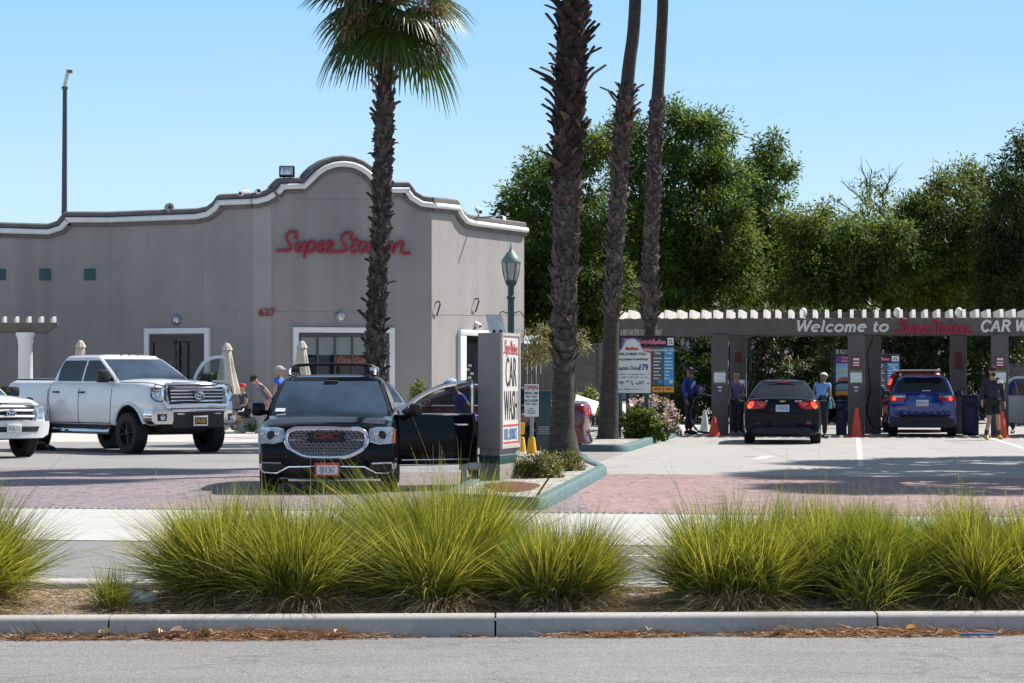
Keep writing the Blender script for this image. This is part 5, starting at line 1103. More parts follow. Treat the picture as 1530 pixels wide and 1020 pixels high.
F_GRASSY = foliage('green_grass_blades', [(.09, .16, .028), (.18, .26, .045), (.32, .38, .07)], .34, .5, .22)
F_STRAW = foliage('straw_blades', [(.35, .26, .16), (.45, .36, .25), (.26, .18, .10), (.5, .42, .3)], .25, .7)
F_LOW = foliage('low_shrub_leaves', [(.06, .09, .02), (.10, .14, .03), (.15, .19, .045), (.16, .10, .04)], .35, .5)
B_TREE = bark('tree_bark', (.03, .024, .02), (.10, .085, .07), (1, 1, .3), 6)
B_PALM = bark('palm_bark', (.012, .010, .009), (.06, .05, .045), (1, 1, 2.5), 7)
B_BOOT = bark('palm_boots', (.026, .021, .019), (.165, .135, .118), (1, 1, .5), 14)
B_BOOTD = bark('dark_palm_boots', (.012, .009, .008), (.085, .058, .048), (1, 1, .5), 14)
B_RED = bark('red_palm_bark', (.09, .05, .035), (.22, .135, .10), (1, 1, 3), 7)
def limb(mb, a, b, r0, r1, wob=.06, n=5):
    a, b = Vector(a), Vector(b); L = (b - a).length; P = []
    for i in range(n + 1):
        t = i / n; w = math.sin(math.pi * t) * wob * L; P.append(a.lerp(b, t) + Vector((rnd.uniform(-w, w), rnd.uniform(-w, w), rnd.uniform(-w, w) * .5 + (w * .4))))
    mb.tube(P, [r0 + (r1 - r0) * i / n for i in range(n + 1)], 7); return P
def tree(name, label, px, Y, lobes, mat, dens=2600, L=.185, Wd=.066, tr=.2, cat='tree', group='trees behind the car wash', clump=.4, twigs=(), depth=1.0, base=None):
    root = empty(name, GX(px, Y), 0, label, cat, group); o0 = GX(px, Y); s = Y / FOC; lb = []
    for (x, y, r) in lobes:
        c = W(x, y, Y) - o0; c.y += rnd.uniform(-1.3, 1.3) * depth; rr = r * s; lb.append((c, (rr * rnd.uniform(.92, 1.1), rr * rnd.uniform(.9, 1.15) * 1.0, rr * rnd.uniform(.85, 1.05))))
    spurs = []
    for c, r in lb:
        for _ in range(3):
            u = Vector((rnd.gauss(0, 1), rnd.gauss(0, 1), rnd.gauss(.5, .8))).normalized(); q = rnd.uniform(.26, .42); spurs.append((c + Vector((u.x * r[0], u.y * r[1], u.z * r[2])) * rnd.uniform(.95, 1.2), (r[0] * q, r[1] * q, r[2] * q * 1.15)))
    V, F = leaf_cloud(lb + spurs, dens, L, Wd, clump); np_mesh('crown', V, F, mat, root)
    mb = MB(); zmin = min(c.z - r[2] for c, r in lb); fk = Vector((0, 0, max(.8, zmin * .75)))
    limb(mb, (0, 0, -.05), fk, tr, tr * .8, .02); mains = sorted(lb, key=lambda q: q[0].z); nodes = [fk]
    for c, r in mains:
        p = min(nodes, key=lambda q: (q - c).length + (2 if q.z > c.z - .2 else 0)); P = limb(mb, p, c + Vector((0, 0, r[2] * .5)), tr * .26, .012, .035); nodes.append(P[3])
    mb.build('trunk', B_TREE, root)
    if twigs:
        mb = MB()
        for (x0, y0, x1, y1) in twigs:
            a = W(x0, y0, Y) - o0; b = W(x1, y1, Y) - o0; P = limb(mb, a, b, .035, .012, .05)
            for i in range(5):
                q = P[1 + i % 4]; d = (b - a).normalized(); limb(mb, q, q + (d + Vector((rnd.uniform(-.8, .8), rnd.uniform(-.5, .5), rnd.uniform(-.1, .7)))) * rnd.uniform(.25, .6), .012, .005, .05, 3)
        mb.build('bare_twigs', bark('grey_twigs', (.09, .08, .075), (.2, .18, .17)), root)
    return root
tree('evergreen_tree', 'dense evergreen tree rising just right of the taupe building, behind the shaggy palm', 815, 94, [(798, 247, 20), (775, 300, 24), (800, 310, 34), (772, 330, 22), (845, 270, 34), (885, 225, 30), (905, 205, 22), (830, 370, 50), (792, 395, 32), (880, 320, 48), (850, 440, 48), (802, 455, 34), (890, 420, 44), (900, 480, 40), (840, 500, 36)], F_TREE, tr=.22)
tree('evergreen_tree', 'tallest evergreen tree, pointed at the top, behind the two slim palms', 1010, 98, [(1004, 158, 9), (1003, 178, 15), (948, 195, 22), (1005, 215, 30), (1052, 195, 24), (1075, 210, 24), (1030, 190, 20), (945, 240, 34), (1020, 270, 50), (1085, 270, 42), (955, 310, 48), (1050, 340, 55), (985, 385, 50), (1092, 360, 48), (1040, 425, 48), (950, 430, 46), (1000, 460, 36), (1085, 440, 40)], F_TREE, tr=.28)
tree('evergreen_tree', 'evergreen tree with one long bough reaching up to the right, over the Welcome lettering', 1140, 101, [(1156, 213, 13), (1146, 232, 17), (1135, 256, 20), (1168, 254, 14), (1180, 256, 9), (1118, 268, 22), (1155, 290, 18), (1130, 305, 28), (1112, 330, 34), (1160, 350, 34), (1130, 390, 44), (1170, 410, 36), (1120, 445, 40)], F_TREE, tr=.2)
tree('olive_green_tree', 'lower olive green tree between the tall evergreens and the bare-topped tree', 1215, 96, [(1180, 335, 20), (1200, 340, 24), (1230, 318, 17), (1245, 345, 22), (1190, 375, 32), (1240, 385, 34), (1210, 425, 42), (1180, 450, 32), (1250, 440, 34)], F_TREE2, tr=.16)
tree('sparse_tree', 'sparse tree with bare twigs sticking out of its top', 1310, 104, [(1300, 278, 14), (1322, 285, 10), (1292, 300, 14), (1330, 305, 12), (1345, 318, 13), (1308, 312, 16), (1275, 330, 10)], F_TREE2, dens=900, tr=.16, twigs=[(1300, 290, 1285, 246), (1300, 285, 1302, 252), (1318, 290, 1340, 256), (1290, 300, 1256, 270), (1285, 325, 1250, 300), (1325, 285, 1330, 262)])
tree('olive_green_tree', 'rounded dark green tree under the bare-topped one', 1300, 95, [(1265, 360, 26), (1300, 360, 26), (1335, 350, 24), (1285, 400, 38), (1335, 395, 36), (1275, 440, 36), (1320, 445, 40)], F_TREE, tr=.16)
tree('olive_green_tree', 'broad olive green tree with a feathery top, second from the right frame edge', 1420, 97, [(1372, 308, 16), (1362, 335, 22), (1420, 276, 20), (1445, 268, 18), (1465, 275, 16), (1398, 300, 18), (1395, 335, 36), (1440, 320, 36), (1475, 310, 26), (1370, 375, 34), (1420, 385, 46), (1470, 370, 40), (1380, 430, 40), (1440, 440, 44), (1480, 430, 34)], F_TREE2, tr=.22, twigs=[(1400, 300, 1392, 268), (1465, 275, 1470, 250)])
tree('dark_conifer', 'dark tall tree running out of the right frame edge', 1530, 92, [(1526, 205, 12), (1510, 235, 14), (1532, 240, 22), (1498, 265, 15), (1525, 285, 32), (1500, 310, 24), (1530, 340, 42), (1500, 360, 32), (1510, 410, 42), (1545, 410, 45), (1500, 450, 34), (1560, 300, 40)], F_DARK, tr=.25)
for px, Y, lab in ((850, 110, 'dark evergreen showing in the gaps left of the slim palms'), (965, 112, 'dark evergreen in the gap between the two slim palms'), (1085, 111, 'dark evergreen low behind the tallest tree'), (1200, 110, 'dark evergreen low behind the olive green trees'), (1310, 111, 'dark evergreen low behind the bare-topped tree'), (1420, 110, 'dark evergreen low behind the feathery-topped tree'), (1520, 108, 'dark evergreen low behind the tree at the right frame edge')):
    q = 350 if px < 1150 else 385
    tree('evergreen_tree', lab, px, Y, [(px - 40, q + 30, 42), (px + 38, q + 25, 44), (px, q, 40), (px - 30, q + 85, 50), (px + 32, q + 80, 50), (px, q + 120, 50)], F_DARK, dens=1700, L=.24, Wd=.10, tr=.2)
OP = [(1015, 515, 30), (1000, 560, 34), (1035, 560, 36), (1020, 600, 34)]
def shrub(name, label, px, Y, lobes, mat, dens, L, Wd, clump=.2, cat='shrub', group=None, flowers=None, mats=None, nf=0, trunk=True, shell=.5):
    root = empty(name, GX(px, Y), 0, label, cat, group); o0 = GX(px, Y); s = Y / FOC
    lb = [(W(x, y, Y) - o0 + Vector((0, rnd.uniform(-.3, .3), 0)), (r * s, r * s * .9, r * s * .92)) for x, y, r in lobes]
    V, F = leaf_cloud(lb, dens, L, Wd, clump, shell); k = V.reshape(-1, 4, 3)[:, :, 2].min(axis=1) > -.02; V = V.reshape(-1, 4, 3)[k].reshape(-1, 3); np_mesh('foliage', V, np.arange(len(V)).reshape(-1, 4), mat, root)
    if trunk:
        mb = MB()
        for c, r in lb:
            for _ in range(2): limb(mb, (c.x * .3 + rnd.uniform(-.05, .05), c.y * .3, -.03), c + Vector((rnd.uniform(-.2, .2) * r[0], 0, r[2] * .4)), .018 if Y < 80 else .03, .006, .08, 4)
        mb.build('stems', B_TREE, root)
    if flowers:
        cs = []
        for c, r in lb:
            u = unit(NR.normal(size=(nf, 3))); u[:, 2] = np.abs(u[:, 2]); u[:, 1] = -np.abs(u[:, 1]); q = np.array(c) + u * np.array(r) * (.95 + .15 * NR.random((nf, 1)))
            cs.append((q[:, None, :] + NR.normal(size=(nf, 7, 3)) * .045).reshape(-1, 3))
        c = np.concatenate(cs); V, F = leaf_quads(c, NR.normal(size=c.shape) + [0, -.3, .3], .07, .06); np_mesh('blossoms', V, F, flowers, root)
    return root
for i, (px, lab) in enumerate(((1010, 'oleander bush behind the first canopy column'), (1075, 'oleander bush with pale blossoms right of the first canopy column'), (1140, 'pale blossoming oleander bush above the near-black sedan'), (1205, 'oleander bush behind the worker in pale blue'), (1280, 'dark oleander bush behind the rear menu board'), (1350, 'dark oleander bush above the red SUV'), (1420, 'oleander bush right of the blue SUV'), (1490, 'dark oleander bush behind the walking man'))):
    shrub('oleander_bush', lab, px, 90 + (i % 2), [(px - 20, 500, 30), (px + 18, 490, 32), (px - 5, 540, 42), (px + 25, 560, 36), (px - 25, 590, 36), (px + 10, 605, 34)], F_OLEA if i % 3 else F_DARK, 2300, .20, .055, .22, 'shrub', 'oleander hedge behind the canopy', F_PINK if i in (1, 2, 3, 6) else None, nf=5)
# small trees and shrubs nearer
tree('small_olive_tree', 'small pale olive tree against the dark fence between building and shaggy palm', 800, 78, [(790, 510, 14), (808, 500, 16), (800, 530, 20), (815, 520, 14), (786, 535, 12), (862, 505, 12), (868, 520, 10)], F_OLIVE, dens=2600, L=.11, Wd=.03, tr=.07, group=None, clump=.2, depth=.3)
shrub('clipped_bush', 'clipped yellow-green bush beside the second palm base', 960, 64.5, [(945, 627, 17), (965, 625, 18), (977, 630, 14), (947, 643, 17), (966, 644, 18), (978, 646, 13), (956, 632, 17)], F_HEDGE, 40000, .05, .03, .05, shell=.82)
shrub('flowering_bush', 'pink flowering bush in front of the menu board posts', 985, 66.5, [(955, 608, 13), (975, 606, 15), (992, 612, 14), (1003, 625, 12), (990, 634, 14), (1004, 642, 9)], F_OLEA, 8000, .09, .03, .1, flowers=F_PINK, nf=13)
shrub('low_shrub', 'low green shrub beside the sign pillar foot', 797, 40.2, [(783, 697, 14), (800, 694, 17), (820, 698, 16), (792, 712, 17), (822, 713, 17), (806, 716, 16), (780, 714, 13)], F_LOW, 42000, .08, .016, .06)
shrub('low_shrub', 'low reddish-green shrub against the shaggy palm base', 846, 43.0, [(838, 690, 12), (855, 692, 13), (848, 702, 13), (864, 702, 10)], F_LOW, 42000, .075, .016, .06)
shrub('round_bush', 'round bush in sun against the building corner', 622, 74, [(615, 582, 9), (628, 580, 10), (640, 586, 8), (622, 595, 12), (636, 600, 10), (615, 606, 9)], F_HEDGE, 12000, .08, .04, .12)
shrub('hedge', 'green hedge at the fence behind the white tilted panel', 880, 80, [(862, 592, 9), (876, 590, 10), (890, 592, 9), (868, 602, 10), (885, 604, 10), (896, 606, 7), (878, 614, 10)], F_HEDGE, 8000, .1, .05, .14)
shrub('planter_shrub', 'dark low plants in the green kerb planter behind the bench', 400, 76, [(395, 632, 10), (412, 628, 11), (430, 630, 10), (448, 632, 10), (380, 636, 8)], F_DARK, 7000, .1, .05, .12)
def strap_plant(name, label, px, Y, ztop, nb, Ln, mat, group=None):
    root = empty(name, GX(px, Y), 0, label, 'plant', group); mb = MB()
    for i in range(nb):
        a = rnd.random() * 6.28; e = rnd.uniform(.3, 1.3); P = []
        for k in range(6):
            t = k / 5; r = Ln * t * math.cos(e) ; z = ztop + Ln * (t * math.sin(e) - .75 * t * t); P.append(Vector((math.cos(a) * r, math.sin(a) * r, z)))
        s = Vector((-math.sin(a), math.cos(a), 0)); mb.grid([[p - s * .05 * math.sin(math.pi * (.12 + .85 * k / 5)), p + Vector((0, 0, -.015)), p + s * .05 * math.sin(math.pi * (.12 + .85 * k / 5))] for k, p in enumerate(P)])
    mb.build('foliage', mat, root); mb = MB(); mb.tube([(0, 0, .3), (.03, 0, ztop * .6), (0, 0, ztop + .05)], [.07, .05, .05], 8); mb.build('stem', B_TREE, root)
    mb = MB(); mb.lathe([(.2, 0), (.26, .4), (.28, .42), (.25, .42), (.2, .38)], 18); mb.build('pot', M['stone'], root)
strap_plant('potted_palm', 'potted palm with drooping green blades behind the open pickup door', 322, 75.5, 1.35, 34, 1.0, F_HEDGE)
strap_plant('potted_palm', 'potted plant by the pergola column at the left frame edge', 2, 79, 1.0, 34, .9, F_HEDGE)
# ------------------------------------------------------------------ palms
def palm_trunk(root, cl, boots, Y, o0, mat=None):
    """cl: (px, py, half width px) up the trunk; boots: (py0, py1, count, length, spread, mat)"""
    s = Y / FOC; P = [W(x, y, Y) - o0 for x, y, h in cl]; Rr = [h * s for x, y, h in cl]; ys = [-y for x, y, h in cl]
    mb = MB(); D = crv(P, 5); n = len(D); rr = [float(np.interp(i / (n - 1), np.linspace(0, 1, len(Rr)), Rr)) for i in range(n)]
    rows = [[D[i] + Vector((math.cos(a) * rr[i] * (1 + .03 * math.sin(5 * a + i)), math.sin(a) * rr[i] * (1 + .03 * math.sin(4 * a + i * 2)), 0)) for a in np.linspace(0, 2 * math.pi, 20, endpoint=False)] for i in range(n)]
    mb.grid(rows, True); mb.cur = 0; mats = [mat or B_PALM]
    for (y0, y1, cnt, ln, spread, bm_, rag) in boots:
        if bm_ not in mats: mats.append(bm_)
        mb.cur = mats.index(bm_)
        for i in range(cnt):
            t = (i + rnd.random() * .8) / cnt; py = y0 + (y1 - y0) * t; c = Vector((interp(-py, ys, [p.x for p in P]), interp(-py, ys, [p.y for p in P]), EYE + (HZ - py) * s)); r = interp(-py, ys, Rr) * .97
            a = i * 2.39996 + rnd.uniform(-.25, .25); out = Vector((math.cos(a), math.sin(a), 0)); sd = Vector((-out.y, out.x, 0)); l = ln * rnd.choice((.5, .7, .85, 1, 1, 1.15, 1.6)) * rnd.uniform(.8, 1.2); sp = spread * rnd.uniform(.4, 1.5); w = r * rnd.uniform(.24, .62); sk = rnd.uniform(-.75, .75)
            up = Vector((0, 0, 1)); p0 = c + out * (r - .02); p1 = c + out * (r + l * sp * .55) + up * l * .55 + sd * sk * l * .3; p2 = c + out * (r + l * sp * (1.0 + rag * rnd.uniform(-.2, 1.0))) + up * l * (1.0 - rag * rnd.uniform(0, .9)) + sd * sk * l
            th = out * .018 - up * .01
            rws = []
            for p, ww in ((p0, w), (p1, w * .85), (p2, w * rnd.uniform(.2, .65))): rws.append([p - sd * ww, p + th * 1.6, p + sd * ww, p - th])
            mb.grid(rws, True)
    return mb.build('trunk', mats, root, True, 30)
def fan_leaf(mb, o, d, pet, rad, droop, nseg=30, span=105, roll=0.0):
    d = d.normalized(); sd = d.cross(Vector((0, 0, 1)))
    if sd.length < .05: sd = Vector((1, 0, 0))
    sd.normalize(); nn = sd.cross(d).normalized(); sd = (sd * math.cos(roll) + nn * math.sin(roll)).normalized(); nn = sd.cross(d).normalized()
    h = o + d * pet + Vector((0, 0, -.10 * pet * droop)); mb.cur = 1; mb.tube([o, o + d * pet * .5 + Vector((0, 0, .02)), h], [.022, .016, .012], 5); mb.cur = 0
    for i in range(nseg):
        a = R(-span + 2 * span * (i + .5) / nseg); L = rad * (.72 + .28 * math.cos(a * .8)) * rnd.uniform(.92, 1.05); dr = (d * math.cos(a) + sd * math.sin(a)).normalized(); tn = (sd * math.cos(a) - d * math.sin(a)); pl = nn * (.05 if i % 2 else -.02)
        wmx = R(span * 2 / nseg) * .62; P = []
        for t in (0.06, .3, .55, .78, 1.0):
            q = h + dr * L * t + nn * (.10 * L * math.sin(t * 2.2)) + Vector((0, 0, -droop * L * max(0, t - .42) ** 1.6 * 1.5)); P.append(q + pl * t * .5 * L * .3)
        wd = [wmx * L * .06, wmx * L * .3, wmx * L * .5, wmx * L * .36, .002]
        mb.grid([[p - tn * w / 1, p + nn * w * .35, p + tn * w / 1] for p, w in zip(P, wd)])
def palm_crown(root, ctr, nfr, rad, pet, elo, ehi, stalks=(), seed=3):
    global rnd
    keep = rnd; rnd = random.Random(seed); mb = MB()
    for i in range(nfr):
        t = i / (nfr - 1); e = R(elo + (ehi - elo) * t ** .85 + rnd.uniform(-8, 8)); a = i * 2.39996 + rnd.uniform(-.2, .2)
        d = Vector((math.cos(a) * math.cos(e), math.sin(a) * math.cos(e), math.sin(e))); q = ctr + Vector((0, 0, -.35 + .5 * t)) + d * .12
        fan_leaf(mb, q, d, pet * rnd.uniform(.8, 1.2), rad * rnd.uniform(.85, 1.12), .28 + .5 * (1 - t), 34, rnd.uniform(90, 125), rnd.uniform(-.5, .5))
    mb.build('crown', [F_PALM, bark('palm_petiole', (.07, .10, .02), (.16, .18, .04))], root)
    if stalks:
        cs, ax = [], []; mb = MB()
        for (dx, dy, dz, n, ln) in stalks:
            tip = ctr + Vector((dx, dy, dz)); mid = ctr + Vector((dx * .7, dy * .7, dz + .35)); P = crv([ctr, mid, tip], 5); mb.tube(P, .012, 4)
            p = NR.normal(size=(n, 3)) * [.12, .12, .06]; tt = NR.random((n, 1)) ** 1.3; c = np.array(tip) + p * (1 - .3 * tt) + np.array([0, 0, -ln]) * tt; cs.append(c); ax.append(NR.normal(size=(n, 3)) * .35 + [0, 0, -1])
        mb.build('flower_stalk', B_RED, root); c = np.concatenate(cs); V, F = leaf_quads(c, np.concatenate(ax), .10, .018); np_mesh('flower_tassels', V, F, F_DRY, root)
    rnd = keep
Y = 45.0; o0 = GX(566, Y); p1 = empty('fan_palm', o0, 0, 'fan palm with its whole green crown in view, in front of the building sign', 'palm tree', 'palms')
palm_trunk(p1, [(556, 700, 15.2), (558, 640, 12.8), (561, 545, 11.6), (561, 510, 11.2), (565, 420, 10.8), (570, 320, 10.8), (573, 230, 10.4), (575, 150, 10.8), (578, 60, 8.8), (579, 0, 7.2)], [(700, 150, 760, .12, .24, B_BOOT, .2), (560, 160, 90, .13, .55, B_BOOTD, .5), (150, 10, 50, .2, .5, B_RED, .2)], Y, o0)
zc = W(578, 20, Y).z; palm_crown(p1, Vector((.14, 0, zc + .40)), 48, .83, .52, -50, 76, [(-.62, -.8, .0, 420, .85), (-.42, -.9, .1, 420, .7), (.30, -.85, .2, 380, .5), (.55, -.8, .1, 420, .5), (.85, -.4, -.25, 420, .85), (-.2, .6, .2, 600, .7)], 5)
def plain_palm(label, Y, cl, boots, ztop, px0, nfr=34, seed=4, rad=1.15, pet=.8):
    o0 = GX(px0, Y); p = empty('fan_palm', o0, 0, label, 'palm tree', 'palms'); x, y, h = cl[-1]; s = Y / FOC; yt = HZ - (ztop - EYE) / s
    palm_trunk(p, cl + [(x + (cl[-1][0] - cl[-2][0]) * .6, yt, h * .85)], boots, Y, o0); top = W(x + (cl[-1][0] - cl[-2][0]) * .6, yt, Y) - o0; palm_crown(p, top, nfr, rad, pet, -60, 72, (), seed); return p
plain_palm('thick shaggy palm trunk with jagged leaf stubs, standing nearest the sign pillar', 51.0, [(840, 694, 33), (840, 672, 26), (840, 640, 18.5), (841, 600, 16.4), (842, 560, 15.5), (843, 520, 15.1), (844, 430, 16.0), (846, 330, 16.8), (848, 260, 17.6), (850, 200, 18.5), (853, 110, 17.6), (857, 0, 16.0)],
   [(525, 275, 620, .16, .19, B_BOOT, .25), (275, -60, 430, .24, .36, B_BOOTD, .3), (275, -60, 50, .30, .6, B_BOOTD, .35), (560, 490, 30, .2, .4, B_BOOT, .3), (330, -40, 40, .25, .5, B_RED, .2)], 11.5, 840, 34, 8)
plain_palm('slim palm trunk with reddish bare top, in the gravel left of the clipped bush', 64.0, [(908, 664, 21.1), (908, 655, 17.6), (909, 640, 15.4), (910, 600, 14.1), (912, 540, 12.3), (914, 470, 11.0), (918, 400, 11.0), (922, 320, 11.0), (927, 240, 11.4), (934, 160, 10.5), (941, 90, 9.8), (949, 10, 9.2)],
   [(470, 130, 430, .15, .18, B_BOOT, .25), (270, 130, 45, .22, .55, B_BOOTD, .5), (200, 150, 20, .3, .5, B_RED, .4), (475, 455, 20, .18, .4, B_BOOT, .2)], 13.0, 908, 30, 9)
plain_palm('slimmest palm trunk, rising behind the menu board', 69.5, [(971, 655, 13.1), (971, 600, 11.5), (971, 500, 10.2), (970, 470, 11.5), (971, 420, 10.7), (974, 340, 10.2), (977, 250, 9.4), (981, 170, 9.4), (986, 90, 8.8), (990, 10, 8.4)],
   [(490, 150, 420, .14, .17, B_BOOT, .2), (475, 440, 30, .3, .6, B_BOOT, .2), (300, 180, 40, .18, .3, B_BOOTD, .3)], 14.0, 971, 30, 10)
plain_palm('palm standing beyond the right frame edge whose crown shadow falls on the pink pavers', 49.0, [(1805, 696, 22), (1806, 600, 16), (1810, 400, 15), (1814, 200, 14), (1818, 0, 13)], [(690, -100, 260, .24, .4, B_BOOT, .3)], 8.2, 1805, 46, 12, 1.7, 1.5)
plain_palm('nearest palm beyond the right frame edge, standing by the street side of the lot', 44.2, [(1925, 710, 22), (1926, 600, 16), (1930, 400, 15), (1934, 200, 14), (1938, 0, 13)], [(690, -100, 200, .24, .4, B_BOOT, .3)], 8.4, 1925, 40, 13, 1.7, 1.5)
plain_palm('farthest palm beyond the right frame edge, standing toward the canopy', 55.0, [(1830, 682, 22), (1831, 600, 16), (1835, 400, 15), (1839, 200, 14), (1843, 0, 13)], [(680, -100, 200, .24, .4, B_BOOT, .3)], 8.6, 1830, 40, 14, 1.7, 1.5)
# ------------------------------------------------------------------ ornamental grass
def grass_mesh(n, h, spread, mat_main, straw=.14, seed=1, nt=11, rt=.20, e0=34):
    g = np.random.default_rng(seed); K = 7
    ta = g.random(nt) * 2 * np.pi; tr_ = rt * np.sqrt(g.random(nt)); tc_ = np.stack([tr_ * np.cos(ta), tr_ * np.sin(ta) * .8, np.zeros(nt)], 1); th = .78 + .4 * g.random(nt); tl = np.radians(g.normal(size=(nt, 2)) * 16)
    k = g.integers(0, nt, n); az = g.random(n) * 2 * np.pi; isdry = g.random(n) < straw
    el = np.radians(e0 + (88 - e0) * g.random(n) ** .75); el[isdry] = np.radians(15 + 60 * g.random(isdry.sum())); L = h * th[k] * (.62 + .62 * g.random(n)); L[isdry] *= .55
    L *= np.where(g.random(n) < .02, 1.3, 1.0)
    b0 = tc_[k] + np.stack([g.normal(size=n) * .045, g.normal(size=n) * .045, np.zeros(n)], 1)
    nd_ = isdry.sum(); b0[isdry] = np.stack([np.cos(az[isdry]), np.sin(az[isdry]), 0 * az[isdry]], 1) * (rt * (.7 + .8 * g.random(nd_)))[:, None]
    hor = np.stack([np.cos(az), np.sin(az), np.zeros(n)], 1); H3 = hor * np.cos(el)[:, None] + np.concatenate([np.sin(tl[k]) * .6 + tc_[k][:, :2] * .9, np.zeros((n, 1))], 1); sw = g.normal(size=(n, 2)) * .10
    dr = (.10 + .75 * g.random(n) ** 1.6) * np.cos(el) ** .5 * spread; dr[isdry] += .35 + .8 * g.random(nd_)
    P = np.empty((n, K, 3)); t = np.linspace(0, 1, K)
    for q in range(K):
        tt = t[q]; P[:, q] = b0 + H3 * (L * tt * (1 + .25 * tt))[:, None]; P[:, q, 2] = L * (tt * np.sin(el) - dr * tt * tt * .8); P[:, q, :2] += sw * (L * tt * tt)[:, None]
    P[:, :, 2] = np.maximum(P[:, :, 2], .012 * g.random((n, 1))); w = .0021 + .0019 * g.random(n); w[isdry] *= 1.3
    sd = np.cross(hor, [0, 0, 1.0]); sd = unit(sd + np.array([0, 0, 1.0]) * .7 * g.normal(size=(n, 1)) + hor * .5 * g.normal(size=(n, 1)))
    wk = np.array([.8, 1, 1, .9, .75, .5, .1]); V = np.empty((n, K, 2, 3))
    for q in range(K): V[:, q, 0] = P[:, q] - sd * (w * wk[q])[:, None]; V[:, q, 1] = P[:, q] + sd * (w * wk[q])[:, None]
    idx = np.arange(n * K * 2).reshape(n, K, 2); F = np.stack([idx[:, :-1, 0], idx[:, :-1, 1], idx[:, 1:, 1], idx[:, 1:, 0]], -1).reshape(-1, 4)
    return V.reshape(-1, 3), F, np.repeat(isdry.astype(int), K - 1)
GM = []
for i, (n, h, sp, mt, st) in enumerate(((12000, .69, 1.1, F_GRASS, .18), (12000, .70, 1.05, F_GRASS, .24), (11000, .71, 1.15, F_GRASSY, .08), (8000, .78, .8, F_GRASS, .16), (900, .34, 1.1, F_GRASS, .25))):
    V, F, mi = grass_mesh(n, h, sp, mt, st, 20 + i, 11 if i < 4 else 3, (.28, .28, .27, .22, .1)[i], 56 if i == 3 else 38); o = np_mesh('grass_clump', V, F, [mt, F_STRAW], None, mi); GM.append(o.data); bpy.data.objects.remove(o)
CL = [(402, 18.75, 0, .84, 'low green clump wedged behind the straw-skirted one'), (606, 18.45, 1, .80, 'pale clump squeezed in left of the tallest one'), (1225, 18.85, 0, .86, 'back clump between the darker one and the third in the right-hand group'), (-66, 18.25, 1, 1.0, 'yellow-green grass clump at the left frame edge'), (342, 18.45, 0, .95, 'grass clump with a low sweep to the left, in front of the black SUV'), (462, 18.2, 1, .93, 'grass clump with a straw-coloured skirt below the license plate'), (565, 18.75, 2, .92, 'fresh green grass clump between the straw-skirted clump and the tallest one'),
 (655, 18.15, 0, .86, 'grass clump with dry blades at its foot, in front of the tallest one'), (676, 18.7, 3, .92, 'tallest grass clump, reaching the sign pillar foot'), (755, 18.7, 2, .72, 'green grass clump below the low shrubs'), (835, 18.2, 1, .78, 'rounded grass clump at the right end of the middle group'),
 (1095, 18.3, 1, .9, 'left clump of the right-hand grass group, fanning over the pink pavers'), (1180, 18.7, 0, .88, 'darker clump behind the left one of the right-hand grass group'), (1262, 18.5, 1, .86, 'third clump from the left in the right-hand grass group'), (1300, 18.1, 4, 1.3, 'small half-dry grass clump at the kerb in the right-hand group'), (1350, 18.5, 2, .82, 'fine green clump in the middle of the right-hand grass group'), (1440, 18.35, 0, .90, 'grass clump second from the right frame edge'), (1525, 18.5, 1, .92, 'grass clump cut by the right frame edge'), (168, 17.95, 4, .8, 'small grass tuft on the bare soil between two big clumps')]
for i, (px, Y, k, sc, lab) in enumerate(CL):
    o = bpy.data.objects.new('grass_clump', GM[k]); COL.objects.link(o); p = GX(px, Y); o.location = (p.x, p.y - .18, .10); o.scale = (sc * .9, sc * .9, sc); o.rotation_euler = (0, 0, i * 1.9); tag(o, lab, 'ornamental grass', 'ornamental grass clumps in the median')
# ------------------------------------------------------------------ litter under the kerb and on the soil
def needles(name, n, fn, L, mats, seed):
    g = np.random.default_rng(seed); c = np.array([fn(g) for _ in range(n)]); a = g.normal(size=(n, 3)) * [1, .6, .12]; V, F = leaf_quads(c, a, L * (.5 + g.random(n)), .006, .03); o = np_mesh(name, V, F, mats); o["kind"] = 'stuff'; return o
F_NEED = foliage('pine_needles', [(.34, .17, .09), (.46, .27, .16), (.27, .13, .07), (.54, .38, .25)], .1, .8)
PIL = [(120, 90, .5), (300, 70, 1.0), (385, 95, 1.3), (480, 60, .7), (40, 50, .5), (905, 70, .6), (985, 50, .4), (1180, 80, .6), (1290, 90, .9), (1400, 70, .7), (1500, 40, .4), (580, 40, .12), (700, 120, .04)]
wts = np.array([b * c for a, b, c in PIL]); wts = wts / wts.sum()
def pile(g):
    i = g.choice(len(PIL), p=wts); a, b, c = PIL[i]; px = a + g.normal() * b * .6; x = (px - CX) / FOC * 17; q = abs(g.normal()) * .07 * min(1, c + .2); return (x, L1(x) - .012 - q, .006 + max(0, .05 * min(1, c) * (1 - q * 9)) * g.random())
needles('pine_needle_litter', 7500, pile, .09, F_NEED, 3)
def soilpt(g): x = g.uniform(-3.6, 3.6); t = g.random(); y = L1b(x) + .03 + t * 2.1; return (x, y, .088 + .06 * math.sin(math.pi * min(1, t)) + .02 * g.random())
needles('dry_litter', 6000, soilpt, .07, F_STRAW, 4)
LF = plain('dead_leaf', (.5, .3, .16), .8, var=.3); LFP = plain('pale_dead_leaf', (.6, .47, .3), .8, var=.2); LFO = plain('orange_leaf', (.62, .3, .04), .7, var=.2)
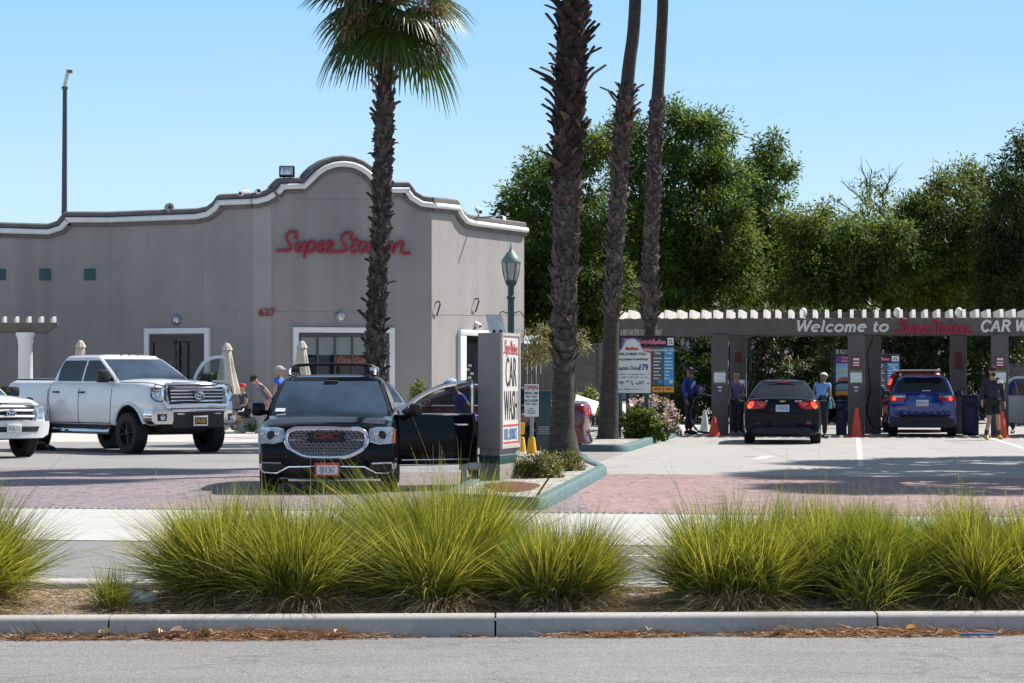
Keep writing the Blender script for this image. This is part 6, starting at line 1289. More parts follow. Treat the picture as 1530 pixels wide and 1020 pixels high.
for i, (px, sz, mt, lab) in enumerate(((268, .06, LFP, 'large curled tan leaf on top of the needle pile'), (243, .04, LFP, 'upright tan leaf left of the curled one'), (310, .05, LF, 'brown leaf right of the curled tan one'), (160, .05, LFP, 'pale flat leaf by the kerb joint'), (50, .04, LF, 'brown leaf near the left frame edge'), (1367, .05, LFO, 'orange-yellow leaf at the kerb'), (968, .04, LFP, 'pale crumpled leaf against the kerb'), (1170, .05, LFP, 'tan curled leaf below the right-hand grass group'), (510, .06, LF, 'small brown leaf below the tan grass skirt'), (238, .05, LF, 'small brown leaf below the upright one'))):
    x = (px - CX) / FOC * 17; mb = MB(); rows = []
    for a in range(6):
        t = a / 5; wv = sz * .55 * math.sin(math.pi * (.08 + .88 * t)) * (1 + .2 * (a % 2)); rows.append([Vector((sz * (t - .5) * 1.6, -wv, .02 + sz * .45 * (1 - 4 * (t - .5) ** 2) * .3 + wv * .35)), Vector((sz * (t - .5) * 1.6, 0, .01 + sz * .2 * (t - .5) ** 2)), Vector((sz * (t - .5) * 1.6, wv, .02 + wv * .6))])
    mb.grid(rows); o = mb.build('fallen_leaf', mt, None, True, 60, (x, L1(x) - .06 - (i % 3) * .02, .03), (.3, 0, i * 1.3)); tag(o, lab, 'leaf', 'fallen leaves along the kerb')
mb = MB(); mb.ball((0, 0, .05), .1, 8, (1.1, .8, .6)); o = mb.build('plastic_bag', M['signw'], None, True, 60, GX(212, 18.0) + Vector((0, 0, .1))); tag(o, 'crumpled white plastic bag beside the small grass tuft', 'plastic bag')
for v in o.data.vertices: v.co += Vector((rnd.uniform(-.015, .015), rnd.uniform(-.015, .015), rnd.uniform(-.015, .02)))
mb = MB(); mb.box((0, 0, 0), (.21, .03, .012), None, .004); o = mb.build('blue_wrapper', M['blueink'], None, True, 40, GX(1462, 17.05) + Vector((0, 0, .02)), (0, 0, .05)); tag(o, 'flat blue wrapper lying against the kerb', 'wrapper')
# ================================================================== SIGNS AND STREET FURNITURE
sp_ = empty('sign_pillar', (0, 0, 0), 0, 'tall taupe sign pillar whose white face reads CAR WASH FULL SERVICE', 'sign')
K0 = GX(747, 39.0); KL = K0 + Vector((-.31, .5, 0)); KR = K0 + Vector((.25, 1.12, 0)); KB = KL + (KR - K0)
zb, zt = .555, 2.17
mb = MB(); mb.prism([v + Vector((0, 0, zb)) for v in (K0, KR, KB, KL)], (0, 0, zt - zb)); mb.build('cabinet', plain('sign_cabinet_taupe', (.27, .245, .22), .6, var=.1), sp_, False)
rd = (KR - K0).normalized(); rn = Vector((rd.y, -rd.x, 0)); fl_ = (KR - K0).length
def kp(u, z, o=.0): return K0 + rd * (u * fl_) + Vector((0, 0, z)) + rn * o
mb = MB(); mb.prism([kp(.03, zb + .04, .0), kp(.97, zb + .04, .0), kp(.97, zt - .03, .0), kp(.03, zt - .03, .0)], rn * .02); face = mb.build('sign_face', plain('weathered_sign_face', (.60, .585, .55), .5, var=.06, scale=3), sp_, False)
mb = MB()
for (u0, u1, z0, z1) in ((0, 1, zb, zb + .05), (0, 1, zt - .04, zt), (0, .04, zb + .052, zt - .042), (.96, 1, zb + .052, zt - .042)): mb.prism([kp(u0, z0, .002), kp(u1, z0, .002), kp(u1, z1, .002), kp(u0, z1, .002)], rn * .035)
mb.build('sign_frame', plain('beige_sign_frame', (.45, .42, .38), .6), sp_, False)
text_mb('CAR', .60, kp(.52, 1.60, .024), rd, (0, 0, 1), M['ink'], 'lettering', face, .003, -.004, 0, .60); text_mb('WASH', .60, kp(.52, 1.13, .024), rd, (0, 0, 1), M['ink'], 'lettering', face, .003, -.004, 0, .50)
text_mb('FULL SERVICE', .22, kp(.50, .745, .024), rd, (0, 0, 1), plain('faded_blue_print', (.12, .22, .45), .5), 'lettering', face, .003, .0, 0, .62)
for z in (.875, .635): mb = MB(); mb.prism([kp(.08, z - .012, .02), kp(.93, z - .012, .02), kp(.93, z + .012, .02), kp(.08, z + .012, .02)], rn * .006); mb.build('red_rule', M['redl'], face, False)
script_sign('script_lettering', plain('faded_red_print', (.5, .1, .1), .5), face, lambda x, y: kp(.12 + (x - 50) / 1430 * .78, 1.97 + (200 - y) / 300 * .26, .028), rn, .010, .005, n=3)
mb = MB(); ins = lambda v, c, q: c + (v - c) * q
cc = (K0 + KR + KB + KL) / 4
mb.prism([ins(v, cc, .93) + Vector((0, 0, .0)) for v in (K0, KR, KB, KL)], (0, 0, .345)); ped = mb.build('pedestal', M['stucco_l'], sp_, False)
mb = MB(); mb.prism([ins(v, cc, .96) + Vector((0, 0, .345)) for v in (K0, KR, KB, KL)], (0, 0, .11)); mb.build('teal_band', M['green'], sp_, False)
mb = MB(); mb.prism([ins(v, cc, .93) + Vector((0, 0, .455)) for v in (K0, KR, KB, KL)], (0, 0, .1)); mb.build('neck', M['stucco_l'], sp_, False)
text_mb('627', .12, kp(.45, .22, -.018), rd, (0, 0, 1), M['redl'], 'lettering', ped, .004, .002)
mb = MB(); a = kp(.1, zt + .002, -.18); mb.prism([a, a + Vector((.24, .05, 0)), a + Vector((.17, .12, .25)), a + Vector((-.05, .06, .26))], (0, .03, 0)); o = mb.build('clear_panel', glassy('frosted_panel', (.6, .65, .68), .55, .2), None, False); tag(o, 'frosted clear panel propped on top of the sign pillar', 'panel')
mb = MB(); mb.tube([(0, 0, 0), (.0, .0, .05)], .02, 8); mb.tube([(.09, 0, 0), (.09, 0, .05)], .02, 8); o = mb.build('cable_gland', M['dim'], sp_, True, 40, K0 + Vector((-.08, .15, zt - .01)))
# OPEN sign in its yellow cone
def cone_mb(h, r, base, mb=None, top=.03):
    mb = mb or MB(); mb.lathe([(r, 0), (r * .97, .02), (top + .012, h - .03), (top, h), (top * .8, h)], 20)
    if base: mb.box((0, 0, .012), (r * 2.5, r * 2.5, .03), None, .008)
    return mb
osn = empty('opening_hours_sign', GX(794.5, 52.4), R(-8), 'white OPEN hours sign on a post in a yellow cone', 'sign')
cone_mb(.42, .115, False, top=.05).build('cone_base', M['yellow'], osn); mb = MB(); mb.tube([(0, 0, .38), (0, 0, .82)], .038, 10); mb.build('post', M['steel'], osn)
mb = MB(); mb.box((0, -.04, 1.10), (.265, .02, .60), None, .008); pn = mb.build('sign_panel', M['signw'], osn)
for (t, sz, z, mt, b) in (('OPEN', .105, 1.335, M['redl'], .003), ('MON - FRI', .056, 1.235, M['ink'], .002), ('8am - 6pm', .05, 1.175, M['ink'], .001), ('SAT & SUN', .056, 1.095, M['ink'], .002), ('9am - 5pm', .05, 1.035, M['ink'], .001)): text_mb(t, sz, (0, -.053, z), (1, 0, 0), (0, 0, 1), mt, 'lettering', pn, .001, b, 0, .95)
mb = MB()
for z in (.945, .905, .865): mb.box((0, -.052, z), (.15 if z < .94 else .08, .003, .014))
mb.build('small_print', M['slate'], pn)
oc = empty('folding_sign', GX(779, 53.3), R(25), 'second yellow cone sign half hidden behind the sign pillar', 'sign'); cone_mb(.40, .11, False, top=.05).build('cone_base', M['yellow'], oc); mb = MB(); mb.box((.01, 0, .56), (.12, .03, .22), None, .01); mb.build('sign_panel', M['yellow'], oc)
mb = MB(); mb.box((0, 0, .27), (.46, .5, .54), None, .02); mb.box((0, 0, .50), (.52, .56, .1), None, .02); o = mb.build('teal_planter_box', M['tealw'], None, True, 40, GX(793, 54.9)); tag(o, 'low teal planter box behind the OPEN sign cone', 'planter')
mb = MB(); mb.box((0, 0, .62), (.30, .5, 1.24), None, .02); mb.box((0, 0, 1.25), (.34, .54, .05), None, .01); cb = mb.build('utility_cabinet', plain('dark_teal_cabinet', (.015, .05, .052), .4), None, True, 40, GX(812, 54.4)); tag(cb, 'dark teal utility cabinet between the OPEN sign and the shaggy palm', 'cabinet')
mb = MB()
for z in (.45, .49, .53, .57): mb.box((0, -.252, z), (.22, .01, .018))
mb.build('vent_slats', M['steel'], cb)
# barricade legs
bc = empty('folding_barricade', GX(707, 39.6), R(6), 'white folding barricade on the ground left of the sign pillar', 'barricade')
for x in (-.13, .13):
    for q in (-1, 1): mb = MB(); mb.tube([(x, q * .2, 0), (x, q * .02, .42)], .035, 6); mb.build('leg', M['conew'], bc)
mb = MB(); mb.box((0, -.12, .30), (.42, .03, .10), Matrix.Rotation(0, 4, 'X'), .01); mb.build('board', M['conew'], bc)
# board with arched top: pull forward
pf = empty('pull_forward_sign', GX(960, 64.9), 0, 'white arched-top sign with handwriting reading WELCOMES YOU, on a dark green post', 'sign')
s = 64.9 / FOC; X = lambda px: (px - 960) * s; Zp = lambda py: EYE + (HZ - py) * s
ol = [(912, 587), (972, 587), (972, 528), (966, 527), (961, 524), (957, 518), (955, 512), (950, 507.5), (944, 506), (938, 507.5), (933, 512), (931, 518), (927, 524), (922, 527), (912, 528)]
mb = MB(); mb.prism([Vector((X(a), 0, Zp(b))) for a, b in ol], (0, .04, 0)); pn = mb.build('sign_panel', M['signw'], pf, False)
mb = MB(); mb.tube([(X(a), -.006, Zp(b)) for a, b in ol[2:]], .014, 6); mb.build('panel_edge', plain('pale_blue_edge', (.4, .5, .62), .5), pn)
mb = MB(); mb.tube([(X(966), .07, 0), (X(966), .07, Zp(570))], .055, 10); mb.build('post', M['green'], pf); mb = MB(); mb.tube([(X(925), .07, 0), (X(925), .07, Zp(570))], .055, 10); mb.build('post', M['green'], pf)
text_mb('WELCOMES YOU', .085, (X(944), -.006, Zp(529)), (1, 0, 0), (0, 0, 1), M['ink'], 'lettering', pn, .002, .002); text_mb('PLEASE PULL FORWARD TO THE WHITE LINE', .062, (X(942.5), -.006, Zp(537)), (1, 0, 0), (0, 0, 1), M['ink'], 'lettering', pn, .002, .002, 0, .62)
script_sign('script_lettering', M['redl'], pn, lambda x, y: Vector((X(934 + (x - 50) / 72), -.008, Zp(520.5 + (y - 200) / 55))), Vector((0, -1, 0)), .011, .004, n=2)
text_mb('Complete Detail', .13, (X(935), -.006, Zp(550)), (1, .0, 0), (0, 0, 1), M['ink'], 'handwriting', pn, .002, .001, .25, .72); text_mb('179', .19, (X(961), -.006, Zp(549)), (1, 0, 0), (0, 0, 1), plain('blue_marker', (.03, .07, .25), .5), 'handwriting', pn, .002, .006, .1, .8)
mb = MB()                                   # rows of unreadable pen scribble
for (y, h, x0, x1, st) in ((559, 1.0, 916, 970, 1.0), (563.5, 1.0, 918, 968, 1.1), (572, 3.6, 917, 970, 2.2), (581.5, .9, 920, 960, 1.0)):
    x = x0; P = []; r2_ = random.Random(int(y))
    while x < x1:
        if r2_.random() < .2 and len(P) > 1: mb.tube(P, .006 if h < 2 else .011, 5); P = []; x += st * 1.2
        P.append(Vector((X(x), -.006, Zp(y + r2_.uniform(-h, h))))); x += st * r2_.uniform(.4, .9)
    if len(P) > 1: mb.tube(P, .006 if h < 2 else .011, 5)
mb.build('handwriting', M['slate'], pn)
def menu(label, px0, px1, y0, y1, Y):
    c = GX((px0 + px1) / 2, Y); r = empty('menu_board', c, 0, label, 'menu board', 'car wash menu boards'); s = Y / FOC; w = (px1 - px0) * s; zt = EYE + (HZ - y0) * s; zb = EYE + (HZ - y1) * s; h = zt - zb
    mb = MB(); mb.box((0, .05, (zt + zb) / 2), (w, .1, h), None, .01); bd = mb.build('board', M['black'], r)
    U = lambda u: (u - .5) * w; Vv = lambda v: zt - v * h
    def pan(u0, u1, v0, v1, mat, name, y=-.006, th=.008): mb = MB(); mb.box(((U(u0) + U(u1)) / 2, y, (Vv(v0) + Vv(v1)) / 2), (U(u1) - U(u0), th, Vv(v0) - Vv(v1))); return mb.build(name, mat, bd, False)
    pan(.02, .33, .04, .20, M['purple'], 'header_panel'); p = pan(.02, .37, .22, .86, plain('photo_blue', (.25, .4, .6), .4, var=.3, scale=3), 'photo_panel')
    mb = MB()
    for (u, v, a, mt) in ((.12, .42, .05, 0), (.24, .40, .04, 0), (.16, .62, .09, 1), (.28, .60, .07, 1), (.1, .64, .05, 1)): mb.cur = mt; mb.ball((U(u), -.010, Vv(v)), a * w, 6, (1.3, .05, .6))
    mb.build('photo_print', [plain('photo_green', (.3, .45, .1), .5), plain('photo_brown', (.25, .08, .06), .5)], p)
    pan(.02, .37, .87, .97, M['gold'], 'footer_panel')
    cols = ((.385, .585, .20, .98, M['redl'], ['The Works', 'Wash']), (.595, .79, .20, .86, M['slate'], ['Supreme', 'Wash']), (.80, .985, .20, .86, M['skyb'], ['Super Clean', 'Wash']))
    for (u0, u1, v0, v1, mt, ti) in cols:
        q = pan(u0, u1, v0, v1, mt, 'price_panel')
        for k, t in enumerate(ti): text_mb(t, h * .055, (U((u0 + u1) / 2), -.012, Vv(v0 + .05 + .055 * k)), (1, 0, 0), (0, 0, 1), M['signw'], 'lettering', q, .001, .002, 0, .8)
        mb = MB(); n = 7
        for k in range(n): wd = rnd.uniform(.45, .8) * (U(u1) - U(u0)); mb.box((U(u0) + .06 * w * .2 + wd / 2 + .01, -.012, Vv(v0 + .19 + k * .058)), (wd, .004, h * .016))
        mb.build('small_print', M['signw'], q)
        mb = MB(); mb.ball((U(u1 - .05), -.010, Vv(v1 - .07)), .045 * w * .8, 6, (1, .1, 1)); mb.build('price_dot', M['skyb'] if mt is not M['skyb'] else M['white'], q)
    for u0, u1 in ((.595, .79), (.80, .985)):
        q = pan(u0, u1, .875, .975, M['gold'], 'footer_panel'); mb = MB(); mb.box((U((u0 + u1) / 2), -.012, Vv(.92)), ((U(u1) - U(u0)) * .6, .004, h * .03)); mb.build('small_print', M['redl'], q)
    hp = pan(.87, .98, .04, .17, M['signw'], 'icon_panel'); mb = MB(); mb.box((U(.905), -.012, Vv(.13)), (.02 * w, .004, .03 * h)); mb.box((U(.945), -.012, Vv(.13)), (.02 * w, .004, .03 * h)); mb.box((U(.925), -.012, Vv(.085)), (.05 * w, .004, .02 * h)); mb.build('icon_print', M['ink'], hp)
    text_mb('Sunnyday', h * .11, (U(.47), -.008, Vv(.105)), (1, 0, 0), (0, 0, 1), M['pink'], 'lettering', bd, .003, .004, .3, .62)
    script_sign('script_lettering', M['pink'], bd, lambda x, y: Vector((U(.585 + (x - 50) / 1430 * .26), -.010, Vv(.105) + (200 - y) / 300 * h * .11)), Vector((0, -1, 0)), .011, .004, n=2)
    for k, t in enumerate(('Wash', 'Special')): text_mb(t, h * .075, (U(.17), -.012, Vv(.085 + k * .075)), (1, 0, 0), (0, 0, 1), M['pink'], 'lettering', bd, .001, .004)
    for u in (.15, .85): mb = MB(); mb.box((U(u), .07, zb / 2), (.09, .09, zb)); mb.build('post', M['black'], r)
    mb = MB()
    for k in range(34):
        u = (.02 + .42 * k / 25) if k < 26 else (.66 + .1 * (k - 26) / 8); mb.tube([(U(u), .04, zt), (U(u) + rnd.uniform(-.03, .03), .04 + rnd.uniform(-.04, .04), zt + .14)], .006, 4)
    mb.build('bird_spikes', M['stone'], r); return r
menu('front menu board with red, slate and blue price columns, topped by bird spikes', 926, 1008, 501, 588, 67.6); menu('rear menu board behind the second canopy column', 1247, 1345, 529, 592, 83.0)
# lamp post
lp = empty('lamp_post', GX(763.5, 64), 0, 'green lantern lamp post at the right corner of the building', 'lamp post'); zg = EYE + (HZ - 418) * 64 / FOC
mb = MB(); mb.lathe([(.20, 0), (.20, .25), (.14, .35), (.115, .5), (.085, 1.0), (.075, zg - .45), (.10, zg - .43), (.10, zg - .38), (.07, zg - .36), (.075, zg - .15), (.12, zg - .1), (.14, zg - .02)], 20); mb.build('pole', M['green'], lp)
mb = MB(); mb.lathe([(.11, zg - .03), (.16, zg + .1), (.195, zg + .3), (.20, zg + .40)], 24); mb.build('lantern_glass', plain('milky_lantern', (.36, .36, .32), .25, var=.1), lp)
mb = MB(); mb.lathe([(.20, zg + .38), (.225, zg + .40), (.215, zg + .46), (.15, zg + .54), (.10, zg + .62), (.05, zg + .66), (.03, zg + .72), (.012, zg + .78), (.005, zg + .86)], 24); mb.build('lantern_cap', plain('weathered_green_cap', (.16, .24, .22), .5), lp)
for k in range(6): a = k * math.pi / 3; mb = MB(); mb.tube([(.125 * math.cos(a), .125 * math.sin(a), zg - .03), (.175 * math.cos(a), .175 * math.sin(a), zg + .12), (.21 * math.cos(a), .21 * math.sin(a), zg + .39)], .010, 5); mb.build('lantern_rib', M['green'], lp)
mb = MB(); mb.tube(crv([(-.28, 0, zg - .82), (-.2, 0, zg - .72), (0, 0, zg - .78), (.2, 0, zg - .72), (.3, 0, zg - .85)], 5), .012, 5); mb.build('banner_hook', M['green'], lp)
# tall mast
tm = empty('floodlight_mast', GX(97, 108), 0, 'tall slim dark mast with a pale angled tip, behind the left end of the building', 'light mast'); zz = EYE + (HZ - 130) * 108 / FOC
mb = MB(); mb.tube([(-.06, 0, 0), (0, 0, zz)], [.15, .085], 12); mb.lathe([(.09, zz - .1), (.13, zz - .05), (.13, zz), (.09, zz + .03)], 12); mb.build('pole', plain('dark_blue_grey_paint', (.05, .065, .085), .5), tm)
mb = MB(); mb.tube([(0, 0, zz), (.12, 0, zz + .68)], [.085, .07], 10); mb.build('tip', M['offw'], tm); mb = MB(); mb.box((.2, 0, zz + .60), (.18, .25, .12), None, .03); mb.build('lamp_head', M['slate'], tm)
# umbrellas
def umbrella(label, px, Y, ytop, ybot, rw):
    s = Y / FOC; r = empty('closed_umbrella', GX(px, Y), 0, label, 'umbrella', 'closed patio umbrellas'); zt = EYE + (HZ - ytop) * s; zb = EYE + (HZ - ybot) * s
    mb = MB(); prf = [(.04, zt - .12), (.10, zt - .18)] + [(.10 + (rw - .10) * t, zt - .18 - (zt - .18 - zb) * t) for t in (.2, .4, .6, .8, 1)] + [(rw * .7, zb + .01)]
    n = 28; rows = []
    for (q, z) in prf: rows.append([Vector((q * (1 + .20 * math.sin(7 * a + 1.5 * z)) * math.cos(a), q * (1 + .20 * math.sin(7 * a + 1.5 * z)) * math.sin(a), z + .02 * math.sin(7 * a))) for a in np.linspace(0, 2 * math.pi, n, endpoint=False)])
    mb.grid(rows, True); mb.build('canopy', M['canvas'], r, True, 80)
    mb = MB(); rows = []
    for (q, z) in ((.01, zt), (.06, zt - .02), (.10, zt - .09), (.145, zt - .19), (.13, zt - .195)): rows.append([Vector((q * (1 + .10 * math.sin(7 * a)) * math.cos(a), q * (1 + .10 * math.sin(7 * a)) * math.sin(a), z)) for a in np.linspace(0, 2 * math.pi, n, endpoint=False)])
    mb.grid(rows, True); mb.build('top_vent', plain('pale_canvas', (.52, .46, .4), .9), r, True, 80)
    mb = MB(); mb.tube([(0, 0, .05), (0, 0, zb + .3)], .025, 8); mb.build('pole', M['slate'], r); mb = MB(); mb.lathe([(.34, 0), (.34, .06), (.12, .10), (.06, .22)], 20); mb.build('base', M['stone'], r)
umbrella('closed beige umbrella right of the white pickup', 339, 75, 512, 588, .31); umbrella('closed beige umbrella in front of the large window', 451, 76, 509, 590, .30); umbrella('closed umbrella whose top shows above the pickup cab, left of the door', 120, 76, 508, 580, .22)
# bench and planter kerb
bn = empty('stone_bench', GX(374, 75.6), 0, 'cast stone bench by the green planter kerb, red-capped person seated on it', 'bench')
mb = MB(); mb.box((0, 0, .48), (.95, .42, .075), None, .03); mb.build('seat', M['stone'], bn)
for x in (-.28, .28): mb = MB(); mb.lathe([(.16, 0), (.17, .06), (.11, .14), (.10, .28), (.15, .40), (.17, .45)], 16, Matrix.Translation((x, 0, 0)) @ Matrix.Diagonal((1, .9, 1, 1))); mb.build('leg', M['stone'], bn)
mb = MB(); a = GX(318, 77); b = GX(466, 77); mb.box(((a.x + b.x) / 2, 77.2, .09), (b.x - a.x, .3, .2), None, .03); o = mb.build('kerb', M['green']); o['kind'] = 'structure'
# fences
def fence(name, label, x0, x1, Y, h, bw=.14):
    a = GX(x0, Y); b = GX(x1, Y); r = empty(name, a, 0, label, 'fence'); L = b.x - a.x; mb = MB(); n = int(L / bw)
    for i in range(n): mb.box((bw * (i + .5), rnd.uniform(-.006, .006), h / 2), (bw * .94, .03, h - rnd.uniform(0, .02)))
    mb.build('boards', M['fencem'], r, False); 
    for z in (h - .15, .4): mb = MB(); mb.box((L / 2, -.04, z), (L, .06, .1)); mb.build('rail', M['fencem'], r, False)
    for i in range(int(L / 2.4) + 1): mb = MB(); mb.box((min(L, i * 2.4), -.06, h / 2), (.12, .09, h + .06)); mb.build('post', M['fencem'], r, False)
fence('board_fence', 'dark grey board fence between the building and the front menu board', 781, 932, 86.8, 2.52); fence('board_fence', 'weathered grey fence behind the walking man at the right frame edge', 1505, 1640, 86, 1.9)
# tilted white panel and its stand
mb = MB(); mb.box((0, 0, 0), (.5, .42, .05), Matrix.Rotation(R(19), 4, 'Y') @ Matrix.Rotation(R(40), 4, 'X'), .01); mb.tube([(0, .1, 0), (0, .12, -.75)], .03, 6); o = mb.build('tilted_panel', M['signw'], None, True, 40, W(875, 605, 59.5)); tag(o, 'white tilted panel on a stand behind the maroon sedan tail', 'panel')
# cones
def cone(label, px, Y, h, r, mat, grp): c = cone_mb(h, r, True).build('traffic_cone', mat, None, True, 40, GX(px, Y), (0, 0, rnd.random())); tag(c, label, 'traffic cone', grp)
cone('orange cone in front of the first canopy column', 1067, 71.9, .50, .155, M['orange'], 'orange cones'); cone('tall orange cone at the second canopy column', 1280, 71.2, .74, .15, M['orange'], 'orange cones'); cone('orange cone behind the walking man', 1497, 70.2, .66, .16, M['orange'], 'orange cones')
cone('grubby white cone left of the first canopy column', 1053, 76, .62, .14, M['conew'], 'white cones'); cone('white cone right of the blue SUV', 1444, 75.5, .68, .17, M['conew'], 'white cones')
# vacuum bins and hoses
def vac(label, a, b, w=.34, h=.86):
    r = empty('vacuum_bin', LL(a, b), -LANE, label, 'bin', 'navy bins at the canopy columns'); mb = MB(); mb.box((0, 0, h / 2), (w, .45, h), None, .04); mb.build('bin', M['navy'], r); mb = MB(); mb.box((0, 0, h + .025), (w + .04, .5, .05), None, .02); mb.build('lid', M['navy'], r); mb = MB(); mb.box((0, -.228, h * .8), (w * .6, .012, .1), None, .004); mb.build('bin_slot', M['dim'], r)
vac('navy bin right of the first canopy column', -2.62, .95); vac('navy bin left of the second canopy column', .12, .9, .28); vac('tall navy bin behind the walking man', 3.45, 1.0, .42, 1.0)
def hose(label, pts): mb = MB(); mb.tube(crv([LL(*p) for p in pts], 8), .028, 8); o = mb.build('vacuum_hose', M['black']); tag(o, label, 'hose', 'black vacuum hoses')
hose('black hose looping on the ground left of the first canopy column', [(-3.2, .6, 1.0), (-3.6, .5, 1.0), (-3.78, .4, .5), (-3.6, .3, .12), (-3.2, .25, .06), (-2.9, .25, .08)])
hose('black hose hanging down the left side of the second canopy column', [(.0, .5, 2.55), (-.12, .5, 2.0), (-.1, .45, 1.2), (-.35, .4, .6), (-.2, .4, .35), (.05, .4, .5)])
hose('black hose hanging down the right side of the second canopy column', [(.95, .3, 2.55), (.8, .25, 2.1), (.86, .2, 1.3), (.78, .2, .7), (.9, .2, .28), (1.15, .2, .22), (1.2, .3, .5)])
hose('black hose hanging behind the first canopy column', [(-2.3, .9, 2.55), (-2.25, .9, 1.8), (-2.28, .9, 1.1), (-2.35, .8, .8)])
# office block far behind the trees
of = empty('office_block', GX(1130, 175), 0, 'pale office block with teal glass glimpsed through the trees', 'building'); w_ = 26; mb = MB(); mb.box((0, 8, 4.6), (w_, 16, 9.2)); mb.build('wall', plain('pale_office_wall', (.26, .27, .31), .7), of, False)
for i in range(3):
    for j in range(8): mb = MB(); mb.box((-w_ / 2 + 1.75 + j * 3.2, -.02, 1.9 + i * 2.7), (2.7, .12, 1.6)); mb.build('window', glassy('teal_glass', (.03, .16, .2)), of, False)
mb = MB(); mb.box((0, 8, 9.36), (w_ + .6, 16.6, .3)); mb.build('roof', M['grey'], of, False)
# ================================================================== PEOPLE
def skinned(name, V, E, Rr, mat, parent, flat=None, lv=2, root=0):
    me = bpy.data.meshes.new(name); me.from_pydata([tuple(v) for v in V], E, []); o = bpy.data.objects.new(name, me); COL.objects.link(o)
    o.modifiers.new('s', 'SKIN'); sv = me.skin_vertices[0].data
    for i, r in enumerate(Rr): sv[i].radius = (r, r) if not isinstance(r, tuple) else r
    for i in range(len(sv)): sv[i].use_root = (i == root)
    sb = o.modifiers.new('u', 'SUBSURF'); sb.levels = lv; sb.render_levels = lv
    C.view_layer.update(); dg = C.evaluated_depsgraph_get(); m2 = bpy.data.meshes.new_from_object(o.evaluated_get(dg)); bpy.data.objects.remove(o); m2.name = name
    if flat:
        for v in m2.vertices: flat(v)
    m2.materials.clear(); m2.materials.append(mat); return link(name, m2, parent, True, 180)
BASE = dict(pel=(0, 0, .95), sp=(0, 0, 1.12), ch=(0, 0, 1.32), nk=(0, .01, 1.47), h0=(0, -.01, 1.55), h1=(0, -.015, 1.625), h2=(0, .005, 1.70),
 shl=(.175, .01, 1.41), ell=(.225, .03, 1.14), wrl=(.24, -.04, .90), pml=(.245, -.06, .83), shr=(-.175, .01, 1.41), elr=(-.225, .03, 1.14), wrr=(-.24, -.04, .90), pmr=(-.245, -.06, .83),
 hil=(.085, 0, .90), knl=(.095, -.02, .50), anl=(.10, .03, .09), tol=(.115, -.13, .035), hir=(-.085, 0, .90), knr=(-.095, -.02, .50), anr=(-.10, .03, .09), tor=(-.115, -.13, .035))
RAD = dict(pel=.12, sp=.115, ch=.13, nk=.055, h0=.062, h1=.088, h2=.075, sh=.062, el=.043, wr=.030, pm=.034, hi=.09, kn=.058, an=.040, to=.034)
UP = ('sp', 'ch', 'nk', 'h0', 'h1', 'h2', 'shl', 'ell', 'wrl', 'pml', 'shr', 'elr', 'wrr', 'pmr')
